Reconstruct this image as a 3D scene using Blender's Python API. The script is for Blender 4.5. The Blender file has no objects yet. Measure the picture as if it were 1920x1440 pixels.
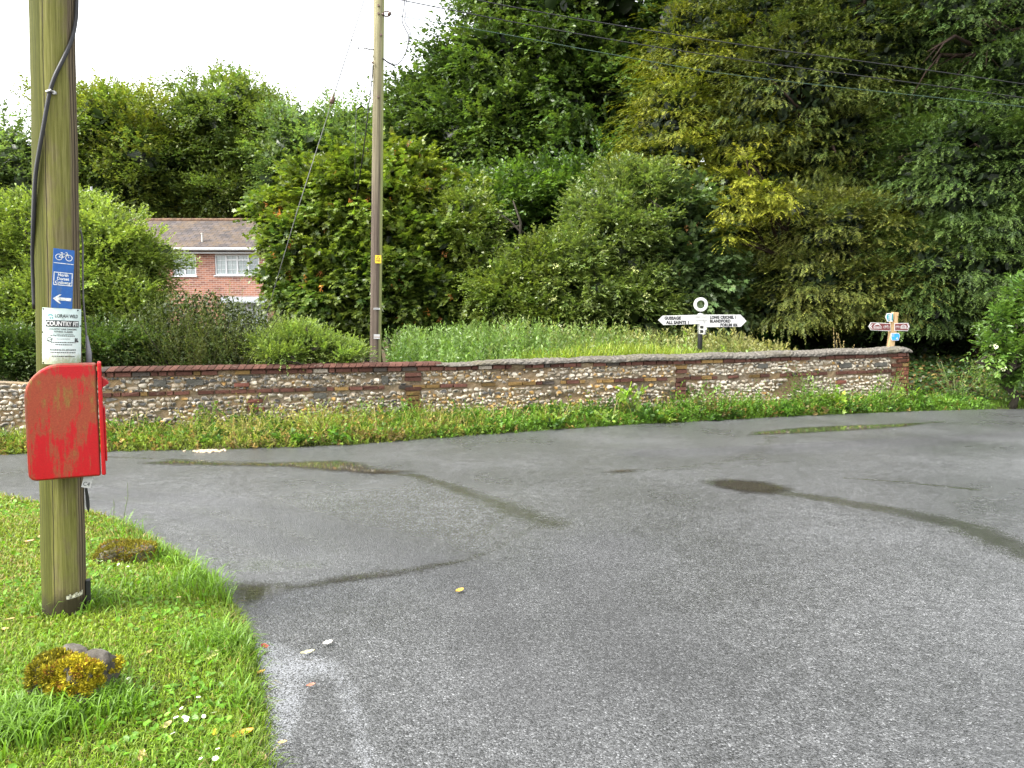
import bpy, bmesh, math, random
import numpy as np
from mathutils import Vector, Matrix

R = math.radians
random.seed(7)
RNG = np.random.default_rng(11)
SC = bpy.context.scene
COL = SC.collection

# ------------------------------------------------------------------ camera, sky, sun, exposure
EYE = 1.6
FPX = 1450.0                      # focal length in pixels of the 1920 wide photograph
PITCH = math.atan(120 / FPX)
cam_d = bpy.data.cameras.new('camera')
cam_d.sensor_width = 36
cam_d.lens = FPX / 1920 * 36
cam_d.clip_end = 1500
cam_d.clip_start = 0.05
cam = bpy.data.objects.new('camera', cam_d)
COL.objects.link(cam)
cam.location = (0, 0, EYE)
cam.rotation_euler = (math.pi / 2 - PITCH, 0, 0)
SC.camera = cam

SUN_TO = Vector((-0.62, -0.30, 0.80)).normalized()
SUN_EL = math.asin(SUN_TO.z)
SUN_AZ = math.atan2(SUN_TO.x, SUN_TO.y)
w = bpy.data.worlds.new('World')
SC.world = w
w.use_nodes = True
nt = w.node_tree
nt.nodes.clear()
sky = nt.nodes.new('ShaderNodeTexSky')
sky.sky_type = 'NISHITA'
sky.sun_disc = False
sky.sun_elevation = SUN_EL
sky.sun_rotation = SUN_AZ % (2 * math.pi)
sky.air_density = 1.0
sky.dust_density = 3.0
hs = nt.nodes.new('ShaderNodeHueSaturation')
hs.inputs['Saturation'].default_value = 0.13
hs.inputs['Value'].default_value = 1.0
bg = nt.nodes.new('ShaderNodeBackground')
bg.inputs['Strength'].default_value = 0.15
wo = nt.nodes.new('ShaderNodeOutputWorld')
nt.links.new(sky.outputs[0], hs.inputs['Color'])
nt.links.new(hs.outputs[0], bg.inputs['Color'])
nt.links.new(bg.outputs[0], wo.inputs['Surface'])

sun_d = bpy.data.lights.new('sun', 'SUN')
sun_d.energy = 1.4
sun_d.angle = R(18)
sun_d.color = (1.0, 0.95, 0.87)
sun = bpy.data.objects.new('sun', sun_d)
COL.objects.link(sun)
sun.rotation_euler = SUN_TO.to_track_quat('Z', 'Y').to_euler()

SC.view_settings.view_transform = 'Standard'
SC.view_settings.look = 'None'
SC.view_settings.exposure = 2.3
SC.view_settings.gamma = 1.0
SC.view_settings.use_curve_mapping = False
SC.cycles.use_denoising = True
SC.cycles.max_bounces = 8
SC.cycles.diffuse_bounces = 6
SC.cycles.transmission_bounces = 4
SC.cycles.transparent_max_bounces = 8
SC.cycles.sample_clamp_indirect = 6.0

# ------------------------------------------------------------------ measuring helpers
CP, SP = math.cos(PITCH), math.sin(PITCH)


def ray(px, py):
    a = (px - 960) / FPX
    b = (720 - py) / FPX
    return Vector((a, CP + b * SP, -SP + b * CP))


def P(px, py, Y):
    """The world point seen at photograph pixel (px, py) that lies Y metres ahead."""
    d = ray(px, py)
    return Vector((0, 0, EYE)) + d * (Y / d.y)


def G(px, py, z=0.0):
    """The point of the level z seen at photograph pixel (px, py)."""
    d = ray(px, py)
    return Vector((0, 0, EYE)) + d * ((z - EYE) / d.z)


# ------------------------------------------------------------------ object helpers
def tag(o, label=None, cat=None, group=None, kind=None):
    if label: o['label'] = label
    if cat: o['category'] = cat
    if group: o['group'] = group
    if kind: o['kind'] = kind
    return o


def empty(name, loc, rot=(0, 0, 0)):
    o = bpy.data.objects.new(name, None)
    o.empty_display_size = 0.1
    COL.objects.link(o)
    o.location = loc
    o.rotation_euler = rot
    return o


def link(name, me, mat=None, parent=None, smooth=False):
    o = bpy.data.objects.new(name, me)
    COL.objects.link(o)
    if mat: me.materials.append(mat)
    if parent: o.parent = parent
    if smooth:
        me.polygons.foreach_set('use_smooth', np.ones(len(me.polygons), dtype=bool))
    return o


def tri_mesh(name, V, T, col=None, extra=None):
    """numpy vertices and triangles (or quads) -> mesh with an optional point colour attribute 'col'."""
    V = np.ascontiguousarray(V, dtype=np.float32)
    T = np.ascontiguousarray(T, dtype=np.int32)
    k = T.shape[1]
    me = bpy.data.meshes.new(name)
    me.vertices.add(len(V))
    me.vertices.foreach_set('co', V.ravel())
    me.loops.add(T.size)
    me.loops.foreach_set('vertex_index', T.ravel())
    me.polygons.add(len(T))
    me.polygons.foreach_set('loop_start', np.arange(0, T.size, k, dtype=np.int32))
    me.polygons.foreach_set('loop_total', np.full(len(T), k, dtype=np.int32))
    me.update(calc_edges=True)
    if col is not None:
        a = me.attributes.new('col', 'FLOAT_COLOR', 'POINT')
        c4 = np.ones((len(V), 4), dtype=np.float32)
        c4[:, :3] = col
        a.data.foreach_set('color', c4.ravel())
    for nme, arr in (extra or {}).items():
        a = me.attributes.new(nme, 'FLOAT', 'POINT')
        a.data.foreach_set('value', np.ascontiguousarray(arr, dtype=np.float32))
    return me


class MB:
    """Collects boxes, tubes and polygons; link() makes them ONE mesh object."""
    def __init__(self):
        self.v, self.f, self.c = [], [], []

    def add(self, vs, fs, col=(1, 1, 1)):
        n = len(self.v)
        self.v += [tuple(p) for p in vs]
        self.f += [tuple(n + i for i in f) for f in fs]
        self.c += [tuple(col)] * len(vs)

    def box(self, lo, hi, M=None, col=(1, 1, 1)):
        x0, y0, z0 = lo
        x1, y1, z1 = hi
        vs = [Vector(p) for p in ((x0, y0, z0), (x1, y0, z0), (x1, y1, z0), (x0, y1, z0),
                                  (x0, y0, z1), (x1, y0, z1), (x1, y1, z1), (x0, y1, z1))]
        if M: vs = [M @ p for p in vs]
        self.add(vs, [(0, 3, 2, 1), (4, 5, 6, 7), (0, 1, 5, 4), (1, 2, 6, 5), (2, 3, 7, 6), (3, 0, 4, 7)], col)

    def tube(self, pts, rad, n=8, cap=True, col=(1, 1, 1)):
        pts = [Vector(p) for p in pts]
        m = len(pts)
        if not hasattr(rad, '__len__'): rad = [rad] * m
        vs, fs = [], []
        ref = Vector((0.3, 0.9, 0.1)).normalized()
        for i, p in enumerate(pts):
            t = (pts[min(i + 1, m - 1)] - pts[max(i - 1, 0)]).normalized()
            a = t.cross(ref)
            if a.length < 0.1: a = t.cross(Vector((1, 0, 0)))
            a.normalize()
            b = t.cross(a).normalized()
            for k in range(n):
                th = 2 * math.pi * k / n
                vs.append(p + a * (rad[i] * math.cos(th)) + b * (rad[i] * math.sin(th)))
        for i in range(m - 1):
            for k in range(n):
                k2 = (k + 1) % n
                fs.append((i * n + k, i * n + k2, (i + 1) * n + k2, (i + 1) * n + k))
        if cap:
            fs.append(tuple(range(n - 1, -1, -1)))
            fs.append(tuple((m - 1) * n + k for k in range(n)))
        self.add(vs, fs, col)

    def prism(self, outline, y0, y1, M=None, col=(1, 1, 1)):
        """outline in (x, z), pushed from y0 (front) to y1 (back)."""
        n = len(outline)
        vs = [Vector((x, y0, z)) for x, z in outline] + [Vector((x, y1, z)) for x, z in outline]
        if M: vs = [M @ p for p in vs]
        fs = [tuple(range(n)), tuple(range(2 * n - 1, n - 1, -1))]
        for i in range(n):
            j = (i + 1) % n
            fs.append((i, n + i, n + j, j))
        self.add(vs, fs, col)

    def link(self, name, mat=None, parent=None, smooth=False, bevel=0, colors=False, fix=True):
        me = bpy.data.meshes.new(name)
        me.from_pydata(self.v, [], self.f)
        if colors:
            a = me.attributes.new('col', 'FLOAT_COLOR', 'POINT')
            a.data.foreach_set('color', np.array([c + (1,) for c in self.c], dtype=np.float32).ravel())
        if fix or bevel:
            bm = bmesh.new()
            bm.from_mesh(me)
            bmesh.ops.recalc_face_normals(bm, faces=bm.faces)
            if bevel:
                ed = [e for e in bm.edges if len(e.link_faces) == 2 and e.calc_face_angle(0) > 0.6]
                bmesh.ops.bevel(bm, geom=ed, offset=bevel, segments=2, affect='EDGES', profile=0.5)
            bm.to_mesh(me)
            bm.free()
        return link(name, me, mat, parent, smooth)


# ------------------------------------------------------------------ materials
class NB:
    def __init__(self, name):
        self.m = bpy.data.materials.new(name)
        self.m.use_nodes = True
        self.t = self.m.node_tree
        self.t.nodes.clear()
        self.out = self.n('ShaderNodeOutputMaterial')

    def n(self, typ, **kw):
        nd = self.t.nodes.new(typ)
        for k, v in kw.items():
            setattr(nd, k, v)
        return nd

    def l(self, a, b):
        self.t.links.new(a, b)

    def set(self, sock, v):
        if hasattr(v, 'links') or hasattr(v, 'is_linked'):
            self.l(v, sock)
        else:
            if sock.type == 'RGBA' and len(v) == 3: v = (*v, 1)
            sock.default_value = v

    def pos(self, kind='Object'):
        return self.n('ShaderNodeTexCoord').outputs[kind]

    def scale(self, vec, s):
        m = self.n('ShaderNodeMapping')
        m.inputs['Scale'].default_value = s
        self.l(vec, m.inputs['Vector'])
        return m.outputs[0]

    def noise(self, vec, sc, detail=4, rough=0.55, out='Fac', dist=0.0):
        nd = self.n('ShaderNodeTexNoise')
        self.l(vec, nd.inputs['Vector'])
        nd.inputs['Scale'].default_value = sc
        nd.inputs['Detail'].default_value = detail
        nd.inputs['Roughness'].default_value = rough
        nd.inputs['Distortion'].default_value = dist
        return nd.outputs[out]

    def voro(self, vec, sc, out='Distance', feature='F1'):
        nd = self.n('ShaderNodeTexVoronoi', feature=feature)
        self.l(vec, nd.inputs['Vector'])
        nd.inputs['Scale'].default_value = sc
        return nd.outputs[out]

    def ramp(self, fac, stops, interp='LINEAR'):
        nd = self.n('ShaderNodeValToRGB')
        r = nd.color_ramp
        r.interpolation = interp
        while len(r.elements) < len(stops): r.elements.new(0.5)
        for e, (p, c) in zip(r.elements, stops):
            e.position = p
            if not hasattr(c, '__len__'): c = (c, c, c)
            e.color = (*c, 1)
        self.l(fac, nd.inputs[0])
        return nd.outputs[0]

    def mix(self, fac, a, b, blend='MIX'):
        nd = self.n('ShaderNodeMix', data_type='RGBA', blend_type=blend)
        self.set(nd.inputs[0], fac)
        self.set(nd.inputs[6], a)
        self.set(nd.inputs[7], b)
        return nd.outputs[2]

    def math(self, op, a, b=0.0, c=None, clamp=False):
        nd = self.n('ShaderNodeMath', operation=op, use_clamp=clamp)
        self.set(nd.inputs[0], a)
        self.set(nd.inputs[1], b)
        if c is not None: self.set(nd.inputs[2], c)
        return nd.outputs[0]

    def attr(self, name, out='Color'):
        nd = self.n('ShaderNodeAttribute', attribute_name=name)
        return nd.outputs[out]

    def bump(self, h, strength=0.3, dist=0.01, normal=None):
        nd = self.n('ShaderNodeBump')
        self.set(nd.inputs['Strength'], strength)
        nd.inputs['Distance'].default_value = dist
        self.l(h, nd.inputs['Height'])
        if normal is not None: self.l(normal, nd.inputs['Normal'])
        return nd.outputs[0]

    def bsdf(self, color, rough=0.6, normal=None, spec=0.5, metal=0.0):
        b = self.n('ShaderNodeBsdfPrincipled')
        self.set(b.inputs['Base Color'], color)
        self.set(b.inputs['Roughness'], rough)
        self.set(b.inputs['Specular IOR Level'], spec)
        b.inputs['Metallic'].default_value = metal
        if normal is not None: self.l(normal, b.inputs['Normal'])
        return b.outputs[0]

    def done(self, shader):
        self.l(shader, self.out.inputs['Surface'])
        return self.m


def foliage_mat(name, trans=0.40, rough=0.40, spec=0.5, tint=(1.15, 1.2, 0.55)):
    b = NB(name)
    c = b.mix(1.0, b.attr('col'), (1.5, 1.55, 1.25), 'MULTIPLY')
    p = b.bsdf(c, rough, spec=spec)
    tr = b.n('ShaderNodeBsdfTranslucent')
    b.l(b.mix(1.0, c, tint, 'MULTIPLY'), tr.inputs['Color'])
    mx = b.n('ShaderNodeMixShader')
    mx.inputs[0].default_value = trans
    b.l(p, mx.inputs[1])
    b.l(tr.outputs[0], mx.inputs[2])
    return b.done(mx.outputs[0])


def plain_mat(name, color, rough=0.5, spec=0.4, vary=0.12, scale=30.0, metal=0.0):
    b = NB(name)
    n = b.noise(b.pos(), scale, 5)
    lo = tuple(max(0, c * (1 - vary * 2)) for c in color)
    hi = tuple(min(1, c * (1 + vary)) for c in color)
    c = b.ramp(n, [(0.3, lo), (0.7, hi)])
    return b.done(b.bsdf(c, rough, spec=spec, metal=metal))


M_LEAF = foliage_mat('foliage')
M_NEEDLE = foliage_mat('needles', 0.22, 0.55, 0.3)
M_GRASS = foliage_mat('grass_blades', 0.4, 0.45, 0.35)
M_PETAL = foliage_mat('petals', 0.3, 0.6, 0.2, (1, 1, 1))


def bark_mat(name, a, b_):
    b = NB(name)
    p = b.scale(b.pos(), (9, 9, 2.2))
    n = b.noise(p, 2.5, 6, 0.7)
    c = b.ramp(n, [(0.3, a), (0.7, b_)])
    return b.done(b.bsdf(c, 0.9, b.bump(n, 0.8, 0.03), spec=0.2))


M_BARK = bark_mat('bark', (0.012, 0.010, 0.007), (0.05, 0.043, 0.03))
M_BARK_RED = bark_mat('yew_bark', (0.010, 0.006, 0.004), (0.04, 0.024, 0.016))

# ------------------------------------------------------------------ ground lines
VERGE_PX = [(-700, 905), (-300, 915), (0, 935), (75, 950), (170, 970), (240, 990), (290, 1020), (350, 1058), (400, 1095), (440, 1140),
            (462, 1185), (478, 1235), (492, 1300), (502, 1370), (506, 1440), (508, 1560), (500, 1800), (470, 2400)]
VERGE = [G(*p) for p in VERGE_PX]
VERGE_POLY = np.array([(p.x, p.y) for p in VERGE] + [(-0.7, -30), (-60, -30), (-60, 6.0)])
EDGE_PX = [(-900, 868), (-300, 858), (0, 853), (200, 848), (450, 842), (650, 834), (900, 815), (1200, 795), (1500, 779), (1700, 771),
           (1850, 768), (2050, 766), (2500, 764)]
EDGE = [G(*p) for p in EDGE_PX]
EDGE_POLY = np.array([(-90, EDGE[0].y + 1)] + [(p.x, p.y) for p in EDGE] + [(120, EDGE[-1].y + 2), (120, 400), (-90, 400)])

WA = Vector((-5.25, 9.98, 0))            # front foot of the wall, left and right
WB = Vector((7.22, 14.05, 0))
WT = (WB - WA).normalized()
WN = Vector((WT.y, -WT.x, 0))            # towards the road
WLEN = (WB - WA).length


def seg_dist(X, Y, poly, closed=True):
    d = np.full(X.shape, 1e9)
    n = len(poly)
    for i in range(n if closed else n - 1):
        ax, ay = poly[i]
        bx, by = poly[(i + 1) % n]
        ex, ey = bx - ax, by - ay
        L2 = ex * ex + ey * ey + 1e-12
        t = np.clip(((X - ax) * ex + (Y - ay) * ey) / L2, 0, 1)
        d = np.minimum(d, np.hypot(X - ax - t * ex, Y - ay - t * ey))
    return d


def inside(X, Y, poly):
    ins = np.zeros(X.shape, dtype=bool)
    n = len(poly)
    j = n - 1
    for i in range(n):
        xi, yi = poly[i]
        xj, yj = poly[j]
        c = ((yi > Y) != (yj > Y)) & (X < (xj - xi) * (Y - yi) / (yj - yi + 1e-15) + xi)
        ins ^= c
        j = i
    return ins


def sdist(X, Y, poly):
    d = seg_dist(X, Y, poly)
    return np.where(inside(X, Y, poly), d, -d)


def sstep(a, b, x):
    t = np.clip((x - a) / (b - a), 0, 1)
    return t * t * (3 - 2 * t)


def wavy(X, Y, s=1.0):
    return (np.sin(X * 2.1 * s + 1.3 * np.sin(Y * 1.7 * s)) + np.sin(Y * 2.7 * s + 1.1 * np.sin(X * 1.3 * s + 2)) + np.sin((X + Y) * 4.3 * s) * 0.5) / 2.5


def wall_sd(X, Y):
    """distance behind (+) or in front (-) of the wall's front, and the run along it"""
    s = (X - WA.x) * WT.x + (Y - WA.y) * WT.y
    d = -((X - WA.x) * WN.x + (Y - WA.y) * WN.y)
    return d, s


def ground_h(X, Y):
    X = np.asarray(X, dtype=float)
    Y = np.asarray(Y, dtype=float)
    dv = sdist(X, Y, VERGE_POLY)
    de = sdist(X, Y, EDGE_POLY)
    hv = -0.06 + 0.10 * sstep(-0.06, 0.10, dv) + 0.05 * sstep(0.05, 0.8, dv) + 0.012 * wavy(X, Y, 1.6) * (dv > 0)
    dw, s = wall_sd(X, Y)
    he = -0.06 + 0.09 * sstep(-0.05, 0.12, de) + 0.03 * sstep(0.1, 0.5, de)
    behind = sstep(0.12, 0.3, dw) * (1 - sstep(WLEN - 0.1, WLEN + 1.2, s))
    bank = 0.55 * sstep(0.25, 3.0, de) * sstep(WLEN - 0.2, WLEN + 1.0, s)
    he = he + 0.38 * behind + bank + 0.04 * wavy(X, Y, 0.9) * sstep(0.3, 2, de)
    return np.maximum(hv, he)


def axis(lo, hi, step, far_lo, far_hi):
    a = np.arange(lo, hi + 1e-6, step)
    n = 26
    g = np.geomspace(step * 2, max(far_hi - hi, 1), n)
    l = np.geomspace(step * 2, max(lo - far_lo, 1), n)
    return np.concatenate([(lo - l)[::-1], a, hi + g])


def grid_mesh(name, xs, ys, zf, extra=None):
    X, Y = np.meshgrid(xs, ys)
    Z = zf(X, Y)
    V = np.stack([X.ravel(), Y.ravel(), Z.ravel()], 1)
    nx, ny = len(xs), len(ys)
    i = np.arange(ny - 1)[:, None] * nx + np.arange(nx - 1)[None, :]
    i = i.ravel()
    F = np.stack([i, i + 1, i + nx + 1, i + nx], 1)
    ex = {k: f(X, Y).ravel() for k, f in (extra or {}).items()}
    return tri_mesh(name, V, F, extra=ex)


# ground
b = NB('earth')
p = b.pos()
n1 = b.noise(p, 1.2, 6)
n2 = b.noise(p, 18, 6, 0.7)
c = b.mix(b.ramp(n1, [(0.42, 0.0), (0.6, 1.0)]), b.ramp(n2, [(0.3, (0.03, 0.02, 0.012)), (0.7, (0.10, 0.062, 0.035))]),
          b.ramp(n2, [(0.3, (0.015, 0.022, 0.006)), (0.7, (0.045, 0.06, 0.014))]))
M_EARTH = b.done(b.bsdf(c, 0.95, b.bump(n2, 0.7, 0.03), spec=0.15))
me = grid_mesh('ground', axis(-9, 11, 0.1, -160, 160), axis(0.5, 18, 0.1, -60, 260), ground_h)
tag(link('ground', me, M_EARTH, smooth=True), 'earth ground of the verges and the land behind the flint wall', kind='structure')


# road ------------------------------------------------------------
def px_poly(pts):
    return np.array([(G(*q).x, G(*q).y) for q in pts])


TRAILS = [  # pixel polyline, half width in metres at each end, strength
    ([(690, 884), (780, 892), (880, 925), (960, 955), (1035, 982)], 0.10, 0.26, 0.55),
    ([(960, 962), (900, 1000), (850, 1010)], 0.08, 0.05, 0.4),
    ([(1000, 985), (920, 1030), (880, 1048)], 0.12, 0.06, 0.35),
    ([(1440, 920), (1560, 938), (1700, 962), (1820, 990), (1960, 1050)], 0.14, 0.30, 0.62),
    ([(1580, 896), (1700, 905), (1830, 918)], 0.04, 0.07, 0.6),
    ([(1140, 888), (1330, 872), (1420, 850), (1450, 820)], 0.12, 0.2, 0.35),
    ([(1330, 905), (1330, 880), (1480, 865)], 0.25, 0.12, 0.3),
    ([(200, 858), (330, 862), (500, 870)], 0.05, 0.08, 0.5),
    ([(880, 1050), (760, 1068), (640, 1085)], 0.05, 0.09, 0.5),
]
TRACKS = [
    ([(170, 918), (330, 935), (470, 950), (600, 985), (760, 1030)], 0.12, 0.32),
    ([(180, 940), (330, 962), (480, 1000), (560, 1030)], 0.08, 0.20),
    ([(1200, 850), (1500, 842), (1920, 815)], 0.25, 0.3),
    ([(1450, 838), (1560, 832), (1650, 825)], 0.10, 0.12),
    ([(1150, 1020), (1100, 1100), (1200, 1250)], 0.3, 0.5),
    ([(700, 1000), (900, 1100), (1000, 1300)], 0.2, 0.35),
]
FILM = [px_poly([(455, 1160), (500, 1185), (590, 1215), (650, 1240), (640, 1270), (600, 1275), (590, 1320), (575, 1380), (545, 1440), (530, 1520), (420, 1520), (440, 1250)]),
        px_poly([(585, 1225), (650, 1232), (690, 1280), (705, 1340), (735, 1420), (760, 1560), (655, 1560), (645, 1420), (620, 1330), (597, 1270)]),
        px_poly([(330, 1030), (460, 1040), (620, 1050), (640, 1065), (480, 1078), (395, 1076)])]


def polyline_field(X, Y, px, w0, w1):
    q = px_poly(px)
    best = np.zeros(X.shape)
    n = len(q)
    for i in range(n - 1):
        ax, ay = q[i]
        bx, by = q[i + 1]
        ex, ey = bx - ax, by - ay
        t = np.clip(((X - ax) * ex + (Y - ay) * ey) / (ex * ex + ey * ey + 1e-12), 0, 1)
        d = np.hypot(X - ax - t * ex, Y - ay - t * ey)
        ww = w0 + (w1 - w0) * (i + t) / (n - 1)
        best = np.maximum(best, np.exp(-(d / ww) ** 2))
    return best


def wet_f(X, Y):
    o = np.zeros(X.shape)
    for px, w0, w1, s in TRAILS:
        o = np.maximum(o, s * polyline_field(X, Y, px, w0, w1))
    return o


def track_f(X, Y):
    o = np.zeros(X.shape)
    for px, w0, w1 in TRACKS:
        o = np.maximum(o, polyline_field(X, Y, px, w0, w1))
    return o


SHEEN = px_poly([(200, 925), (450, 930), (800, 900), (1000, 930), (960, 1010), (880, 1040), (640, 1060), (420, 1070), (300, 1000)])


def sheen_f(X, Y):
    return sstep(-0.5, 0.6, sdist(X, Y, SHEEN))


def film_f(X, Y):
    o = np.full(X.shape, -9.0)
    for pl in FILM:
        o = np.maximum(o, sdist(X, Y, pl))
    return sstep(-0.10, 0.10, o)


b = NB('wet_asphalt')
p = b.pos()
cell = b.voro(p, 140, 'Color')
sep = b.n('ShaderNodeSeparateColor')
b.l(cell, sep.inputs[0])
vd = b.voro(p, 140, 'Distance')
grain = b.noise(p, 260, 3, 0.7)
mott = b.noise(p, 9, 5, 0.65)
big = b.noise(p, 0.55, 5, 0.6)
cel2 = b.n('ShaderNodeSeparateColor')
b.l(b.voro(p, 52, 'Color'), cel2.inputs[0])
base = b.ramp(sep.outputs[0], [(0.0, 0.020), (0.3, 0.047), (0.7, 0.078), (0.94, 0.115), (1.0, 0.20)])
base = b.mix(0.3, base, b.ramp(cel2.outputs[0], [(0.0, 0.45), (0.5, 1.0), (1.0, 1.6)]), 'MULTIPLY')
base = b.mix(0.55, base, b.ramp(mott, [(0.3, 0.55), (0.7, 1.35)]), 'MULTIPLY')
base = b.mix(0.75, base, b.ramp(big, [(0.33, 0.72), (0.66, 1.22)]), 'MULTIPLY')
base = b.mix(1.0, base, (0.975, 1.0, 1.02), 'MULTIPLY')
wet = b.attr('wet', 'Fac')
trk = b.attr('track', 'Fac')
film = b.attr('film', 'Fac')
shn = b.attr('sheen', 'Fac')
nz = b.noise(p, 5.0, 7, 0.72)
nzs = b.noise(b.scale(p, (1, 1.0, 1)), 55, 3, 0.7)
nn = b.math('ADD', b.math('ADD', b.math('MULTIPLY', nz, 0.60), b.math('MULTIPLY', nzs, 0.32)), b.math('MULTIPLY', vd, -0.45))
nn = b.math('ADD', nn, 0.30)
wm = b.math('MULTIPLY', b.math('SUBTRACT', b.math('ADD', wet, nn), 0.84), 4.0, clamp=True)
fm = b.math('MULTIPLY', b.math('SUBTRACT', b.math('ADD', b.math('MULTIPLY', film, 0.62), b.math('ADD', b.math('MULTIPLY', nz, 0.35), b.math('MULTIPLY', vd, -0.55))), 0.42), 7.0, clamp=True)
dark = b.math('SUBTRACT', 1.0, b.math('MULTIPLY', b.math('MULTIPLY', trk, b.ramp(mott, [(0.3, 0.4), (0.7, 1.0)])), 0.5))
base = b.mix(1.0, base, dark, 'MULTIPLY')
base = b.mix(b.math('MULTIPLY', wm, 0.6), base, (0.022, 0.021, 0.016))
rg = b.math('ADD', 0.33, b.math('MULTIPLY', b.math('SUBTRACT', big, 0.5), 0.5))
rg = b.math('ADD', rg, b.math('MULTIPLY', trk, 0.25))
rg = b.math('MULTIPLY', rg, b.math('SUBTRACT', 1.0, b.math('MULTIPLY', wm, 0.85)))
rg = b.math('MULTIPLY', rg, b.math('SUBTRACT', 1.0, b.math('MULTIPLY', shn, 0.35)))
rg = b.math('MULTIPLY', rg, b.math('SUBTRACT', 1.0, b.math('MULTIPLY', fm, 0.75)))
hgt = b.math('ADD', b.math('MULTIPLY', vd, -1.0), b.math('MULTIPLY', grain, 0.4))
flat = b.math('SUBTRACT', 1.0, b.math('MAXIMUM', b.math('MULTIPLY', wm, 0.7), fm))
bmp = b.bump(hgt, b.math('MULTIPLY', flat, 0.55), 0.006)
bmp2 = b.bump(b.noise(b.scale(p, (16, 34, 1)), 1.0, 2), b.math('MULTIPLY', fm, 0.04), 0.01, bmp)
bs = b.bsdf(base, rg, bmp2, spec=0.6)
b.l(b.math('ADD', b.math('ADD', 1.5, b.math('MULTIPLY', shn, 0.25)), b.math('MULTIPLY', fm, 1.5)), bs.node.inputs['IOR'])
M_ROAD = b.done(bs)


def road_z(X, Y):
    return 0.006 * wavy(X, Y, 0.35)


me = grid_mesh('road', axis(-8.5, 10.5, 0.06, -70, 90), axis(1.2, 14.5, 0.06, -40, 22), road_z,
               {'wet': wet_f, 'track': track_f, 'film': film_f, 'sheen': sheen_f})
tag(link('road', me, M_ROAD, smooth=True), 'wet grey tarmac road junction curving past the flint wall', kind='structure')


# puddles ---------------------------------------------------------
b = NB('puddle_water')
p = b.pos()
m = b.attr('mask', 'Fac')
nz = b.noise(b.scale(p, (3.0, 9.0, 1)), 1.0, 6, 0.7)
nf = b.noise(p, 60, 3, 0.7)
fac = b.math('ADD', m, b.math('ADD', b.math('MULTIPLY', b.math('SUBTRACT', nz, 0.5), 0.24), b.math('MULTIPLY', b.math('SUBTRACT', nf, 0.5), 0.30)))
fac = b.math('MULTIPLY', b.math('SUBTRACT', fac, 0.0), 6.0, clamp=True)
rip = b.bump(b.noise(b.scale(p, (7, 22, 1)), 1.0, 3), 0.015, 0.01)
wt = b.n('ShaderNodeBsdfPrincipled')
b.set(wt.inputs['Base Color'], (0.034, 0.031, 0.024))
wt.inputs['Roughness'].default_value = 0.03
wt.inputs['IOR'].default_value = 1.40
b.l(rip, wt.inputs['Normal'])
tr = b.n('ShaderNodeBsdfTransparent')
mx = b.n('ShaderNodeMixShader')
b.l(fac, mx.inputs[0])
b.l(tr.outputs[0], mx.inputs[1])
b.l(wt.outputs[0], mx.inputs[2])
M_PUDDLE = b.done(mx.outputs[0])


def puddle(px, label):
    pl = px_poly(px)
    lo, hi = pl.min(0) - 0.15, pl.max(0) + 0.15
    st = 0.035
    xs = np.arange(lo[0], hi[0], st)
    ys = np.arange(lo[1], hi[1], st)
    X, Y = np.meshgrid(xs, ys)
    S = sdist(X, Y, pl)
    nx = len(xs)
    i = (np.arange(len(ys) - 1)[:, None] * nx + np.arange(nx - 1)[None, :])
    keep = (S[:-1, :-1] > -0.12)
    i = i[keep]
    F = np.stack([i, i + 1, i + nx + 1, i + nx], 1)
    u, inv = np.unique(F, return_inverse=True)
    V = np.stack([X.ravel()[u], Y.ravel()[u], (road_z(X, Y) + 0.004).ravel()[u]], 1)
    me = tri_mesh('puddle', V, inv.reshape(F.shape), extra={'mask': S.ravel()[u]})
    tag(link('puddle', me, M_PUDDLE, smooth=True), label, kind='structure')


puddle([(255, 870), (330, 861), (450, 869), (560, 865), (640, 862), (692, 869), (705, 877), (790, 884), (700, 892), (620, 885), (520, 877), (400, 875), (300, 874)],
       'long thin rain puddle along the road below the bedstraw verge')
puddle([(385, 1084), (480, 1090), (560, 1092), (640, 1078), (760, 1066), (880, 1046), (910, 1040), (905, 1046), (800, 1073), (640, 1098), (545, 1112), (505, 1126), (476, 1142),
        (486, 1160), (460, 1166), (430, 1125)], 'dark rain puddle at the bend of the grass verge, tapering across the road')
puddle([(1405, 810), (1500, 800), (1600, 796), (1700, 793), (1790, 788), (1700, 801), (1600, 808), (1500, 814), (1400, 818)],
       'rain puddle along the far kerb reflecting green trees')
puddle([(1310, 903), (1360, 896), (1440, 903), (1500, 918), (1450, 930), (1390, 927), (1330, 914)],
       'small rain puddle reflecting the flint wall in the middle of the road')
puddle([(1128, 886), (1150, 881), (1205, 879), (1190, 886), (1150, 889)], 'tiny shallow rain puddle in the road, smallest of the puddles')

# ------------------------------------------------------------------ foliage builders
TPL = {
    'lance': (np.array([(0, 0, 0), (0.45, 0.5, 0.10), (1, 0, -0.05), (0.45, -0.5, 0.10)]), np.array([(0, 2, 1), (0, 3, 2)])),
    'oval': (np.array([(0, 0, 0), (0.3, 0.46, 0.1), (0.75, 0.38, 0.08), (1, 0, -0.08), (0.75, -0.38, 0.08), (0.3, -0.46, 0.1)]),
             np.array([(0, 3, 2), (0, 2, 1), (0, 4, 3), (0, 5, 4)])),
    'maple': (np.array([(0.05, 0, 0), (0.1, 0.42, 0.05), (0.38, 0.32, 0.06), (0.62, 0.55, 0.0), (0.62, 0.2, 0.06), (1, 0, -0.08),
                        (0.62, -0.2, 0.06), (0.62, -0.55, 0.0), (0.38, -0.32, 0.06), (0.1, -0.42, 0.05)]),
              np.array([(0, 2, 1), (0, 4, 2), (2, 4, 3), (0, 5, 4), (0, 6, 5), (0, 8, 6), (8, 7, 6), (0, 9, 8)])),
}


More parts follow.
